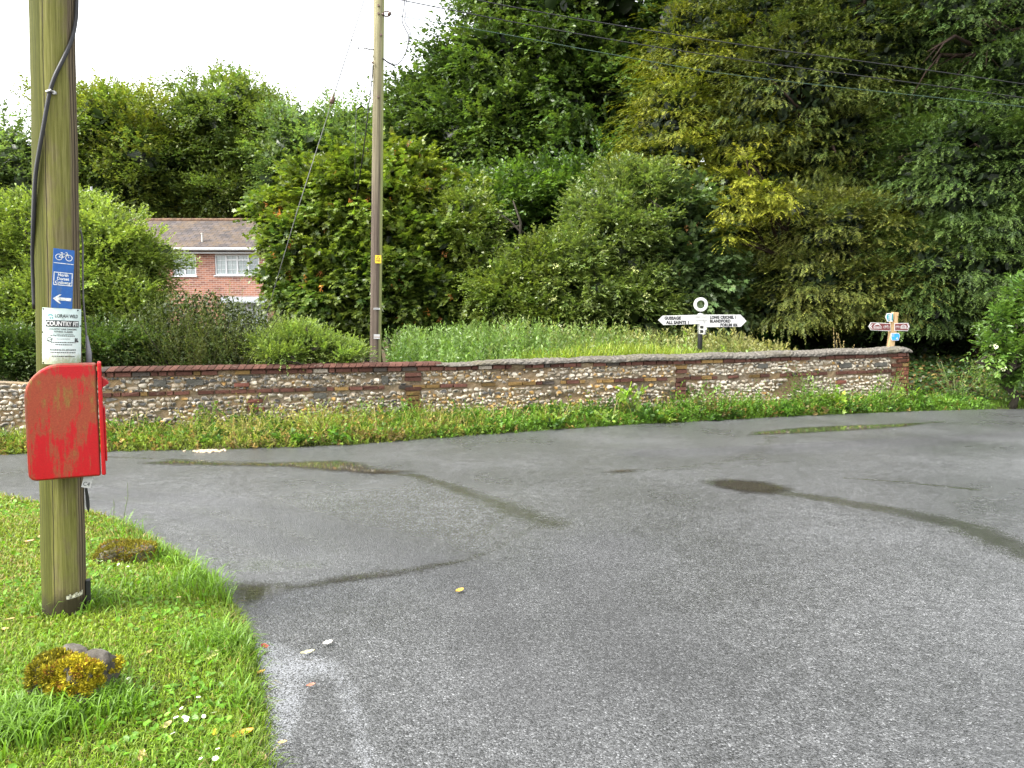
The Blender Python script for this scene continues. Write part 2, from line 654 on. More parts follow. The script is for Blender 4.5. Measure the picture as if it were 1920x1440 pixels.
def unit(a):
    return a / (np.linalg.norm(a, axis=-1, keepdims=True) + 1e-9)


def leaves_arrays(C, D, N, L, W, col, tpl='lance'):
    tv, tf = TPL[tpl]
    D = unit(D)
    S = unit(np.cross(N, D))
    N = np.cross(D, S)
    n = len(C)
    V = (C[:, None, :] + tv[None, :, 0, None] * (L[:, None] * D)[:, None, :]
         + tv[None, :, 1, None] * (W[:, None] * S)[:, None, :] + tv[None, :, 2, None] * (W[:, None] * N)[:, None, :])
    k = len(tv)
    F = tf[None] + (np.arange(n) * k)[:, None, None]
    return V.reshape(-1, 3), F.reshape(-1, 3), np.repeat(col, k, axis=0)


class Foliage:
    def __init__(self):
        self.V, self.F, self.C, self.n = [], [], [], 0

    def add(self, V, F, C):
        self.V.append(V.astype(np.float32))
        self.F.append((F + self.n).astype(np.int32))
        self.C.append(C.astype(np.float32))
        self.n += len(V)

    def mesh(self, name):
        return tri_mesh(name, np.concatenate(self.V), np.concatenate(self.F), np.concatenate(self.C))

    def twigs(self, rng, O, D, length, K, L, W, col, tip=None, tpl='lance', ang=0.9, droop=0.15, up=0.6, jit=0.25, flat=0.0, cv=0.18):
        """leaves set alternately along curved twigs. O, D (T,3); length (T,); col (T,3)"""
        T = len(O)
        D = unit(D)
        s = (np.arange(K)[None, :] + rng.random((T, K)) * 0.8) / K
        pos = O[:, None] + D[:, None] * (length[:, None] * s)[..., None]
        pos[..., 2] -= droop * length[:, None] * s ** 2
        tan = D[:, None] + np.zeros((T, K, 3))
        tan[..., 2] -= 2 * droop * s
        tan = unit(tan)
        upv = np.array([0, 0, 1.0]) + rng.normal(0, 1 - up, (T, K, 3)) * 0.8
        S = unit(np.cross(tan, upv))
        Nn = unit(np.cross(S, tan))
        sg = np.where((np.arange(K) % 2)[None, :] == 0, 1.0, -1.0)
        a = ang * (1 - 0.5 * s) * (1 + rng.normal(0, jit, (T, K)))
        LD = tan * np.cos(a)[..., None] + S * (sg * np.sin(a))[..., None] + rng.normal(0, jit * 0.5, (T, K, 3))
        Nn = unit(Nn + rng.normal(0, jit * 1.2, (T, K, 3)))
        LL = L * (0.7 + 0.6 * rng.random((T, K))) * (1 - 0.25 * s)
        WW = LL * (W / L)
        c = col[:, None] * (1 + rng.normal(0, cv, (T, K, 1)))
        c = c * (1 + rng.normal(0, 0.05, (T, K, 3)))
        if tip is not None:
            f = np.clip(s - 0.35, 0, 1)[..., None] / 0.65
            c = c * (1 - f) + np.asarray(tip)[..., None, :] * (1 + rng.normal(0, cv, (T, K, 1))) * f
        c = np.clip(c, 0.003, 0.9)
        self.add(*leaves_arrays(pos.reshape(-1, 3), LD.reshape(-1, 3), Nn.reshape(-1, 3), LL.ravel(), WW.ravel(), c.reshape(-1, 3), tpl))


def lump_fn(rng, k=10, amp=0.21):
    A = rng.normal(0, 4.2, (k, 3))
    ph = rng.random(k) * 6.28

    def f(u):
        return 1 + amp * np.cos(u @ A.T + ph).sum(1) / math.sqrt(k) * 1.3
    return f


def pxblob(px, py, Y, rpx, rpy, depth):
    c = P(px, py, Y)
    return (np.array(c), np.array([rpx * Y / FPX, depth, rpy * Y / FPX]))


def crown(rng, blobs, n_clump, per, twig_len, K, L, W, palette, tip=None, tpl='lance', droop=0.15, up=0.6, ang=0.9, clump_r=0.6,
          rise=0.3, shell=(0.6, 1.02), back=0.3, filler=0, fill_size=0.4, bough=False, scat=0.07, fill_col=(0.02, 0.035, 0.01), tone=0.22, flatten=0.6, jit=0.25, zmin=0.5, tipw=0.6,
          zgrad=None):
    fo = Foliage()
    area = np.array([(r[0] * r[2] + r[0] * r[1] + r[1] * r[2]) for _, r in blobs])
    pr = area / area.sum()
    pal = np.array(palette, dtype=float)
    camera = np.array([0, 0, EYE])
    for bi, (c, r) in enumerate(blobs):
        n = int(n_clump * pr[bi]) + 1
        u = unit(rng.normal(size=(n, 3)))
        tocam = unit((camera - c)[None])[0]
        keep = (u @ tocam > -0.25) | (rng.random(n) < back)
        u = u[keep]
        lf = lump_fn(rng)
        rad = lf(u) * (shell[0] + (shell[1] - shell[0]) * rng.random(len(u)) ** 0.6)
        cc = c + u * r * rad[:, None]
        cc = cc + rng.normal(0, scat, cc.shape) * r
        ok = cc[:, 2] > zmin
        for bj, (c2, r2) in enumerate(blobs):
            if bj != bi:
                ok &= np.linalg.norm((cc - c2) / r2, axis=1) > 0.62
        cc, u = cc[ok], u[ok]
        n = len(cc)
        if n == 0: continue
        out = unit(u * (1 / r) * r.mean())
        tn = np.exp(rng.normal(0, tone, (n, 1)))
        wts = rng.random((n, len(pal))) ** 3
        wts /= wts.sum(1, keepdims=True)
        ccol = (wts @ pal) * tn
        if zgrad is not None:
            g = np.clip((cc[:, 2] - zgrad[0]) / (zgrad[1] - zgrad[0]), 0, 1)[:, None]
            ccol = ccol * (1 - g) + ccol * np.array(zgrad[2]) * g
        cr = clump_r * (0.6 + 0.8 * rng.random(n))
        off = unit(rng.normal(size=(n, per, 3))) * (rng.random((n, per, 1)) ** 0.5)
        off[..., 2] *= flatten
        if bough:      # flat layered sprays reaching outwards and dipping at the tips
            oh = unit(out * np.array([1, 1, 0.0]) + 1e-6)
            al = (off * oh[:, None]).sum(-1, keepdims=True)
            off = off + oh[:, None] * al * 0.9
            off[..., 2] -= 0.30 * np.maximum(al[..., 0], -0.3) * (1 + 0.5 * np.abs(al[..., 0]))
        O = cc[:, None] + off * cr[:, None, None]
        D = unit(out[:, None] * 0.8 + off * 0.8 + rng.normal(0, 0.35, (n, per, 3)) + np.array([0, 0, rise]))
        O = O.reshape(-1, 3)
        D = D.reshape(-1, 3)
        cl = np.repeat(ccol, per, axis=0) * np.exp(rng.normal(0, 0.14, (n * per, 1)))
        ln = twig_len * (0.6 + 0.8 * rng.random(n * per))
        tp = None
        if tip is not None:
            tp = cl * (1 - tipw) + np.array(tip)[None] * tipw * np.exp(rng.normal(0, 0.2, (n * per, 1)))
        fo.twigs(rng, O - D * ln[:, None] * 0.4, D, ln, K, L, W, cl, tp, tpl, ang, droop, up, jit)
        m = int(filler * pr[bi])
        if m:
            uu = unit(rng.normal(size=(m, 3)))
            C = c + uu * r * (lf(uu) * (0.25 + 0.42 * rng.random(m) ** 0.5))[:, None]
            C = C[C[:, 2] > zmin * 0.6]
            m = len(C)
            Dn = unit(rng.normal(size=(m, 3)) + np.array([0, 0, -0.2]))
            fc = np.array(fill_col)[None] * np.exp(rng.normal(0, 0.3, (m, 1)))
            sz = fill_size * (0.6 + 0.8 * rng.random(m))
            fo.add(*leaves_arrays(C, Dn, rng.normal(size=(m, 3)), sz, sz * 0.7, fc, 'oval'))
    return fo


def limbs(rng, base, blobs, r0, n=14, top=None, wob=0.25, trunk_pts=None, sub=2):
    mb = MB()
    base = Vector(base)
    cen = Vector(np.mean([c for c, _ in blobs], axis=0))
    top = Vector(top) if top is not None else Vector((base.x * 0.5 + cen.x * 0.5, base.y * 0.5 + cen.y * 0.5, max(c[2] + r[2] * 0.6 for c, r in blobs)))
    pts, rad = [], []
    m = 9
    for i in range(m):
        t = i / (m - 1)
        p_ = base.lerp(top, t) + Vector((rng.normal(0, wob), rng.normal(0, wob), 0)) * (math.sin(t * math.pi))
        pts.append(p_)
        rad.append(r0 * (1 - t) ** 0.8 * (1.25 if i == 0 else 1) + 0.015)
    mb.tube(pts, rad, 9)
    for i in range(n):
        c, r = blobs[i % len(blobs)]
        u = unit(rng.normal(size=3))
        tgt = Vector(c + u * r * 0.6)
        t = min(0.9, max(0.15, 0.15 + 0.75 * rng.random()))
        k = t * (m - 1)
        s0 = pts[int(k)].lerp(pts[min(int(k) + 1, m - 1)], k - int(k))
        if tgt.z < s0.z - 1.0: tgt.z = s0.z - 0.3
        mid = s0.lerp(tgt, 0.5) + Vector((rng.normal(0, wob), rng.normal(0, wob), 0.12 * (tgt - s0).length))
        q = [s0, s0.lerp(mid, 0.5) + Vector((0, 0, 0.05)), mid, mid.lerp(tgt, 0.55), tgt]
        rr = r0 * (1 - t) * 0.55 + 0.02
        mb.tube(q, [rr, rr * 0.8, rr * 0.6, rr * 0.4, 0.008], 6)
        for j in range(sub):
            e = tgt + Vector(rng.normal(0, 1, 3)) * (0.25 * float(r.mean()))
            mb.tube([mid, mid.lerp(e, 0.5) + Vector((0, 0, 0.1)), e], [rr * 0.45, rr * 0.25, 0.006], 5)
    return mb


def tree(name, label, cat, base, blobs, r0, crown_kw, seed, group=None, n_limb=14, bark=None, leafmat=None, crown_name='crown', top=None, wob=0.25):
    rng = np.random.default_rng(seed)
    root = empty(name, base)
    tag(root, label, cat, group)
    fo = crown(rng, blobs, **crown_kw)
    o = link(crown_name, fo.mesh(crown_name), leafmat or M_LEAF)
    o.parent = root
    o.matrix_parent_inverse = Matrix.Translation(-Vector(base))
    t = limbs(rng, base, blobs, r0, n_limb, top, wob).link('trunk', bark or M_BARK, smooth=True, fix=False)
    t.parent = root
    t.matrix_parent_inverse = Matrix.Translation(-Vector(base))
    return root, rng


def part(root, o):
    """make a mesh built in world coordinates a part of root (an unrotated Empty)"""
    o.parent = root
    o.matrix_parent_inverse = Matrix.Translation(-root.location)
    return o


def gz(x, y):
    return float(ground_h(np.array([x]), np.array([y]))[0])


def foot(px, Y):
    x = (px - 960) / FPX * Y * 1.0
    return (x, Y, gz(x, Y) - 0.05)

# ------------------------------------------------------------------ trees far behind the house, haze put into their paler leaf colours
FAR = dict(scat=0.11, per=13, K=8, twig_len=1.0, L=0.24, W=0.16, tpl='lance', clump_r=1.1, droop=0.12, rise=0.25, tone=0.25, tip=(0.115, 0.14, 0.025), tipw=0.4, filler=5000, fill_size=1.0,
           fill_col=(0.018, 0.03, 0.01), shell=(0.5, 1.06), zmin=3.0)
FARC = 1.25
GREEN = [(0.055, 0.085, 0.018), (0.035, 0.06, 0.016), (0.075, 0.10, 0.02)]
DARKG = [(0.025, 0.048, 0.016), (0.035, 0.06, 0.018), (0.02, 0.04, 0.014)]

tree('beech_tree', 'tall beech with a yellow-tinged rounded top, behind the left of the house roof', 'tree', foot(235, 58),
     [pxblob(225, 265, 58, 115, 100, 5.0), pxblob(165, 300, 58, 60, 110, 4), pxblob(300, 330, 58, 70, 90, 4), pxblob(215, 370, 57, 110, 55, 4)], 0.5,
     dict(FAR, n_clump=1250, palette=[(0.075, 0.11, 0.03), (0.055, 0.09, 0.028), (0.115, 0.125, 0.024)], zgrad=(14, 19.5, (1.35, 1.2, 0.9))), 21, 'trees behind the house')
tree('beech_tree', 'tallest light green beech with a spreading top, behind the right half of the house roof', 'tree', foot(440, 60),
     [pxblob(445, 235, 60, 100, 78, 5), pxblob(505, 300, 60, 80, 90, 4.5), pxblob(385, 275, 60, 60, 70, 4), pxblob(450, 365, 59, 90, 50, 4)], 0.5,
     dict(FAR, n_clump=1250, palette=[(0.08, 0.115, 0.032), (0.058, 0.09, 0.03), (0.10, 0.12, 0.03)]), 22, 'trees behind the house', n_limb=24)
tree('dark_tree', 'dark green tree low behind the ridge of the house roof', 'tree', foot(330, 63),
     [pxblob(290, 385, 63, 130, 45, 4), pxblob(420, 395, 63, 70, 32, 3)], 0.4,
     dict(FAR, n_clump=300, palette=DARKG, filler=250), 23, 'trees behind the house', n_limb=20)
tree('grey_green_tree', 'grey-green tree between the two beeches and the telegraph pole', 'tree', foot(600, 56),
     [pxblob(600, 300, 56, 95, 85, 4.5), pxblob(650, 280, 56, 70, 70, 4), pxblob(560, 340, 56, 60, 80, 4), pxblob(690, 320, 55, 60, 80, 4)], 0.45,
     dict(FAR, n_clump=1000, palette=[(0.07, 0.11, 0.045), (0.08, 0.12, 0.042), (0.055, 0.09, 0.036)], per=8), 24, 'trees behind the house', n_limb=30)
tree('grey_green_tree', 'thin grey-green tree at the left edge, behind the mossy post', 'tree', foot(20, 54),
     [pxblob(15, 320, 54, 70, 80, 4), pxblob(70, 350, 54, 60, 60, 3.5), pxblob(-60, 340, 54, 70, 70, 4)], 0.4,
     dict(FAR, n_clump=560, palette=[(0.07, 0.105, 0.045), (0.06, 0.09, 0.04)], per=7, filler=1500), 25, 'trees behind the house', n_limb=26)

# ------------------------------------------------------------------ tall wood in the middle
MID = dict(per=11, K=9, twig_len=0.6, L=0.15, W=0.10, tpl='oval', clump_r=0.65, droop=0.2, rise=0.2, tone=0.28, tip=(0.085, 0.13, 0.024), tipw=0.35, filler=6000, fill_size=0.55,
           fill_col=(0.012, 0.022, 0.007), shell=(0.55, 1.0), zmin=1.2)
tree('lime_tree', 'tall dark lime tree rising out of the picture in the middle', 'tree', foot(1010, 28),
     [pxblob(960, 130, 28, 135, 120, 3.2), pxblob(1080, 40, 28, 150, 140, 3.2), pxblob(950, -60, 28, 110, 120, 3), pxblob(1110, 190, 28, 140, 130, 3.2), pxblob(930, 265, 28, 135, 110, 3.2),
      pxblob(1080, 330, 27.5, 170, 120, 3), pxblob(1010, -150, 28, 170, 150, 3.4)], 0.55,
     dict(MID, n_clump=2300, palette=[(0.040, 0.068, 0.018), (0.028, 0.052, 0.015), (0.06, 0.085, 0.02)]), 31, 'tall trees behind the wall', n_limb=40)
tree('lime_tree', 'dark bushy tree with a ragged shoulder right of the telegraph pole', 'tree', foot(800, 30),
     [pxblob(800, 225, 30, 75, 75, 2.8), pxblob(760, 290, 30, 65, 80, 2.8), pxblob(850, 300, 30, 100, 120, 3), pxblob(860, 170, 30, 50, 60, 2.4)], 0.4,
     dict(MID, n_clump=900, palette=[(0.034, 0.056, 0.018), (0.025, 0.046, 0.016), (0.05, 0.07, 0.02)], filler=2600), 32, 'tall trees behind the wall', n_limb=22)
tree('hazel_bush', 'big dark green leafy bush between the sycamore and the elder', 'bush', foot(980, 24),
     [pxblob(930, 420, 24, 110, 90, 2.2), pxblob(1060, 410, 24, 120, 110, 2.4), pxblob(980, 520, 23.5, 150, 90, 2)], 0.14,
     dict(MID, n_clump=1200, palette=[(0.03, 0.06, 0.014), (0.022, 0.045, 0.012), (0.05, 0.085, 0.016)], filler=2500, L=0.13, W=0.085, zmin=0.7), 33)
tree('lime_tree', 'shaded broadleaf tree deep behind the two road signs', 'tree', foot(1500, 27),
     [pxblob(1330, 530, 27, 190, 120, 2.5), pxblob(1520, 480, 28, 200, 160, 2.5), pxblob(1750, 480, 28, 220, 170, 2.5), pxblob(1950, 500, 28, 200, 160, 2.5), pxblob(1600, 600, 29, 400, 60, 1.5)], 0.4,
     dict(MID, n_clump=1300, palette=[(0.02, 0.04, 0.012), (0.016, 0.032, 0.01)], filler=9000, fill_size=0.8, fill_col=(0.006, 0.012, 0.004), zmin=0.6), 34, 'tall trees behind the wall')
tree('lime_tree', 'broadleaf tree whose top fills the gap above the yews', 'tree', foot(1450, 27),
     [pxblob(1330, 60, 27, 150, 180, 3), pxblob(1560, -20, 27, 230, 230, 3), pxblob(1850, 40, 28, 260, 260, 3), pxblob(1690, 300, 27, 150, 130, 2.2), pxblob(1450, 320, 26.5, 130, 120, 2.0)], 0.5,
     dict(MID, n_clump=1700, palette=[(0.03, 0.052, 0.016), (0.022, 0.042, 0.013)], filler=9000, fill_size=0.8), 35, 'tall trees behind the wall')

# ------------------------------------------------------------------ sycamore behind the telegraph pole
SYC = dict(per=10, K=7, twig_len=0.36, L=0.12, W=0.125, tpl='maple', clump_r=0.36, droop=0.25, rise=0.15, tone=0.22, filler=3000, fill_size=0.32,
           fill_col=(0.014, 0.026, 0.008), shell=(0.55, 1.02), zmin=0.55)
syc_blobs = [pxblob(640, 400, 18.5, 115, 105, 1.5), pxblob(740, 390, 18.8, 130, 100, 1.6), pxblob(835, 470, 18.5, 85, 105, 1.4), pxblob(560, 480, 18.2, 65, 110, 1.2),
             pxblob(600, 560, 18.0, 90, 75, 1.3), pxblob(690, 530, 17.8, 150, 110, 1.4), pxblob(820, 560, 18.0, 100, 75, 1.3), pxblob(520, 400, 18.6, 28, 34, 0.5), pxblob(770, 310, 19, 50, 40, 0.8)]
root, rng = tree('sycamore_tree', 'bushy young sycamore with rusty seed bunches, behind the telegraph pole', 'tree', foot(700, 18.5), syc_blobs, 0.18,
                 dict(SYC, n_clump=1750, palette=[(0.04, 0.072, 0.016), (0.03, 0.056, 0.015), (0.065, 0.088, 0.018)], tip=(0.13, 0.155, 0.022), tipw=0.4,
                      zgrad=(2.4, 5.2, (1.75, 1.5, 1.1))), 41, n_limb=34)  # lit upper clumps put into the leaf colour, lighter with height


def key_bunches(root, rng, blobs, n, name='seed_bunch', col=(0.30, 0.12, 0.035), r=0.07):
    fo = Foliage()
    bi = rng.integers(0, len(blobs), n)
    c = np.array([blobs[i][0] for i in bi])
    rr = np.array([blobs[i][1] for i in bi])
    u = unit(rng.normal(size=(n, 3)))
    u[:, 1] = -abs(u[:, 1])
    C = c + u * rr * (0.9 + 0.12 * rng.random((n, 1)))
    K = 16
    for i in range(n):
        fo = Foliage()
        O = C[i] + rng.normal(0, r * 0.4, (K, 3)) * np.array([1, 1, 1.6])
        D = rng.normal(0, 0.6, (K, 3)) + np.array([0, 0, -0.9])
        cc = np.array(col) * np.exp(rng.normal(0, 0.3, (K, 1)))
        L = np.full(K, 0.06) * (0.7 + 0.6 * rng.random(K))
        fo.add(*leaves_arrays(O, D, rng.normal(size=(K, 3)), L, L * 0.5, cc, 'lance'))
        part(root, link(name, fo.mesh(name), M_LEAF))


key_bunches(root, rng, syc_blobs, 96)


def flower_heads(root, rng, blobs, n, r=0.07, col=(0.62, 0.6, 0.36), name='flower_head', toward=0.5):
    fo = Foliage()
    bi = rng.integers(0, len(blobs), n)
    c = np.array([blobs[i][0] for i in bi])
    rr = np.array([blobs[i][1] for i in bi])
    u = unit(rng.normal(size=(n, 3)) + np.array([0, -toward, 0.35]))
    C = c + u * rr * (0.98 + 0.1 * rng.random((n, 1)))
    K = 14
    a = rng.random((n, K)) * 6.28
    q = r * (0.5 + rng.random((n, 1)) * 0.8) * np.sqrt(rng.random((n, K)))
    N = unit(u + np.array([0, -0.3, 0.7]))
    S = unit(np.cross(N, np.array([0.2, 1, 0.1])))
    B = np.cross(N, S)
    for i in range(n):
        fo = Foliage()
        ci, si = np.cos(a[i])[:, None], np.sin(a[i])[:, None]
        O = C[i] + (S[i] * ci + B[i] * si) * q[i][:, None]
        cc = np.array(col) * np.exp(rng.normal(0, 0.12, (K, 1)))
        L = np.full(K, r * 0.55)
        fo.add(*leaves_arrays(O, S[i] * ci + B[i] * si, N[i] + rng.normal(0, 0.3, (K, 3)), L, L * 0.9, cc, 'oval'))
        part(root, link(name, fo.mesh(name), M_PETAL))


# ------------------------------------------------------------------ elder and rose bushes
ELD = dict(per=11, K=8, twig_len=0.30, L=0.085, W=0.045, tpl='oval', clump_r=0.28, droop=0.2, rise=0.3, tone=0.2, filler=2500, fill_size=0.26,
           fill_col=(0.02, 0.032, 0.009), shell=(0.6, 1.02), zmin=0.55, tip=(0.14, 0.17, 0.05), tipw=0.45)
eb = [pxblob(1150, 470, 17.5, 105, 130, 1.5), pxblob(1190, 390, 17.8, 80, 80, 1.2), pxblob(1090, 540, 17, 95, 100, 1.3), pxblob(1190, 570, 17, 85, 85, 1.3)]
root, rng = tree('elder_bush', 'tall pale green elder bush with cream flower heads, left of the white fingerpost', 'bush', foot(1140, 17.5), eb, 0.1,
                 dict(ELD, n_clump=1500, palette=[(0.070, 0.100, 0.028), (0.052, 0.080, 0.024), (0.088, 0.112, 0.038)]), 51, n_limb=20)
flower_heads(root, rng, eb, 62, 0.055, (0.32, 0.33, 0.15))
rb = [pxblob(960, 560, 17, 75, 75, 1.2), pxblob(1010, 520, 17.3, 70, 70, 1.1), pxblob(905, 520, 17.8, 55, 75, 1.0), pxblob(1020, 600, 16.6, 70, 50, 1.0), pxblob(880, 430, 18, 50, 70, 1.0)]
root, rng = tree('dog_rose_bush', 'dog rose bush dotted with small white flowers between sycamore and elder', 'bush', foot(970, 17), rb, 0.07,
                 dict(ELD, n_clump=1150, palette=[(0.07, 0.10, 0.022), (0.05, 0.08, 0.018), (0.09, 0.11, 0.022)], L=0.075, W=0.042), 52, n_limb=16)
flower_heads(root, rng, rb, 60, 0.030, (0.62, 0.63, 0.48))
# grey-green maple over the elder's right flank
mb_ = [pxblob(1270, 440, 17.8, 85, 85, 1.2), pxblob(1300, 520, 17.6, 80, 75, 1.1), pxblob(1215, 395, 17.6, 70, 45, 0.9), pxblob(1320, 580, 18, 90, 60, 1.0)]
root, rng = tree('maple_tree', 'small blue-green maple leaning over the elder, above the white fingerpost', 'tree', foot(1330, 18.2), mb_, 0.1,
                 dict(SYC, n_clump=620, palette=[(0.055, 0.082, 0.036), (0.068, 0.096, 0.046), (0.042, 0.068, 0.026)], L=0.13, W=0.14, filler=1800), 53, n_limb=18)
key_bunches(root, rng, mb_[:3], 26, 'seed_bunch', (0.33, 0.16, 0.08), 0.075)
tree('beech_sapling', 'bright green leafy sapling in the dark hollow right of the fingerpost', 'tree', foot(1375, 19),
     [pxblob(1370, 560, 19, 60, 55, 0.9), pxblob(1300, 585, 19.5, 60, 40, 0.8), pxblob(1420, 600, 19, 50, 40, 0.8)], 0.06,
     dict(SYC, n_clump=300, palette=[(0.035, 0.085, 0.014), (0.05, 0.11, 0.018)], L=0.12, W=0.11, filler=700), 54, n_limb=10)

# ------------------------------------------------------------------ yews
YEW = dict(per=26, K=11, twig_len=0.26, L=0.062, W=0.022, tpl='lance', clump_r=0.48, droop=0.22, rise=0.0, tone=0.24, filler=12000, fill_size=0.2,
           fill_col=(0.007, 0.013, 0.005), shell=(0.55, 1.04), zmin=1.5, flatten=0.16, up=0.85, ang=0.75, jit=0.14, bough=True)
yg = [pxblob(1270, 230, 20, 85, 95, 1.3), pxblob(1330, 150, 20.5, 100, 90, 1.4), pxblob(1250, 310, 19.5, 80, 70, 1.2), pxblob(1390, 280, 19.5, 90, 100, 1.2), pxblob(1330, 370, 19.2, 75, 60, 1.1),
      pxblob(1410, 380, 19, 70, 55, 0.9), pxblob(1400, 440, 19, 50, 45, 0.8), pxblob(1290, 90, 21, 80, 90, 1.3)]
tree('golden_yew_tree', 'golden yellow-green yew drooping among the darker yews', 'tree', foot(1470, 20.2), yg, 0.22,
     dict(YEW, n_clump=900, palette=[(0.072, 0.090, 0.015), (0.045, 0.064, 0.014), (0.13, 0.13, 0.014)], tip=(0.215, 0.21, 0.018), tipw=0.5), 61,
     'yews behind the signs', 16, M_BARK_RED, M_NEEDLE)
# the bright spire and sprays of young golden growth in front
ys = [pxblob(1400, 330, 16.4, 18, 55, 0.25), pxblob(1390, 385, 16.4, 45, 25, 0.35), pxblob(1450, 365, 16.4, 50, 18, 0.35), pxblob(1460, 395, 16.4, 35, 12, 0.3), pxblob(1365, 440, 16.4, 22, 35, 0.3)]
tree('golden_yew_sapling', 'bright golden yew spire standing out before the dark trees', 'tree', foot(1520, 20.2), ys, 0.06,
     dict(YEW, n_clump=120, per=12, twig_len=0.2, clump_r=0.17, zmin=0.6, palette=[(0.13, 0.135, 0.016), (0.09, 0.105, 0.016)], tip=(0.27, 0.26, 0.025), tipw=0.55, filler=0, droop=0.2), 62,
     'yews behind the signs', 8, M_BARK_RED, M_NEEDLE, top=P(1400, 300, 16.4))
Y1 = [pxblob(1480, 170, 19.5, 150, 120, 1.8), pxblob(1620, 90, 19.5, 170, 130, 1.8), pxblob(1440, 60, 20, 140, 120, 1.6), pxblob(1560, 280, 19.5, 120, 110, 1.5), pxblob(1590, -60, 20, 220, 140, 2)]
tree('yew_tree', 'huge olive-green yew filling the top right, behind the overhead wires', 'tree', foot(1580, 20), Y1, 0.38,
     dict(YEW, n_clump=1500, palette=[(0.040, 0.055, 0.014), (0.028, 0.045, 0.013), (0.055, 0.062, 0.014)], tip=(0.12, 0.135, 0.022), tipw=0.5), 63,
     'yews behind the signs', 24, M_BARK_RED, M_NEEDLE)
Y2 = [pxblob(1550, 440, 18, 120, 85, 1.5), pxblob(1500, 530, 17.6, 95, 70, 1.3), pxblob(1620, 540, 17.6, 110, 80, 1.4), pxblob(1660, 450, 18, 90, 80, 1.3), pxblob(1470, 570, 17.5, 70, 42, 1.0)]
tree('yew_tree', 'low olive-brown yew hanging over the wall behind the brown cycle sign', 'tree', foot(1600, 20.6), Y2, 0.2,
     dict(YEW, n_clump=1050, zmin=1.5, palette=[(0.045, 0.058, 0.014), (0.035, 0.048, 0.013), (0.06, 0.06, 0.016)], tip=(0.15, 0.155, 0.028), tipw=0.5), 64,
     'yews behind the signs', 18, M_BARK_RED, M_NEEDLE)
Y3 = [pxblob(1790, 330, 17.5, 150, 130, 1.7), pxblob(1880, 200, 18, 160, 140, 1.7), pxblob(1760, 500, 17, 130, 90, 1.5), pxblob(1880, 450, 16.8, 120, 90, 1.4), pxblob(1960, 330, 17, 140, 150, 1.6),
      pxblob(1840, 40, 18.5, 170, 130, 1.8), pxblob(1730, 580, 17, 90, 50, 1.1)]
tree('yew_tree', 'dark blue-green yew with layered sprays at the right edge', 'tree', foot(1850, 18.3), Y3, 0.35,
     dict(YEW, n_clump=1750, zmin=1.4, palette=[(0.024, 0.045, 0.012), (0.018, 0.036, 0.010), (0.036, 0.056, 0.014)], tip=(0.085, 0.125, 0.028), tipw=0.5, droop=0.25), 65,
     'yews behind the signs', 26, M_BARK_RED, M_NEEDLE)
root, rng = tree('elder_bush', 'leafy elder bush with white flower heads at the right edge beyond the wall', 'bush', foot(1900, 13.9),
                 [pxblob(1920, 640, 13.9, 48, 50, 0.5), pxblob(1885, 600, 14, 30, 26, 0.35), pxblob(1935, 570, 13.9, 40, 45, 0.45), pxblob(1880, 655, 13.8, 36, 20, 0.35), pxblob(1915, 700, 13.8, 30, 20, 0.3)], 0.05,
                 dict(ELD, n_clump=150, twig_len=0.36, clump_r=0.26, palette=[(0.05, 0.095, 0.02), (0.04, 0.08, 0.02), (0.07, 0.12, 0.024)], L=0.11, W=0.042, tip=(0.10, 0.16, 0.03), filler=60, zmin=0.3), 66, n_limb=14)
flower_heads(root, rng, [pxblob(1870, 650, 13.2, 12, 5, 0.1), pxblob(1880, 685, 13.1, 8, 6, 0.1)], 3, 0.04, (0.5, 0.5, 0.4))

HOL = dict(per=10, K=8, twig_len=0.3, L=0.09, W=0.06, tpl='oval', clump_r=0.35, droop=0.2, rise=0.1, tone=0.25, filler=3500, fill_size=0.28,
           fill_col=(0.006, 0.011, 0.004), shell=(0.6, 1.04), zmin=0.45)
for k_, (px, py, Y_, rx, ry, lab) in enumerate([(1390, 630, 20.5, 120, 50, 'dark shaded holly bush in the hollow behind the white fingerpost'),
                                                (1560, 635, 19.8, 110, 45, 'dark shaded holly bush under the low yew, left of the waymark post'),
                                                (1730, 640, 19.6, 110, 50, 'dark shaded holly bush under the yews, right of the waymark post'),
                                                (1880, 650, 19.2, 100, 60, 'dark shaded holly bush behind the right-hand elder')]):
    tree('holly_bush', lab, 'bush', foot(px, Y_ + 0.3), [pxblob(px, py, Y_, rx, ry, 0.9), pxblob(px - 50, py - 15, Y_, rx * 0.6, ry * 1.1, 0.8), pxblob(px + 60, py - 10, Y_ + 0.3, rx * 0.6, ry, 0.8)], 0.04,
         dict(HOL, n_clump=420, palette=[(0.020, 0.038, 0.012), (0.015, 0.028, 0.009), (0.03, 0.05, 0.014)]), 160 + k_, 'shaded hollies under the yews', 8)

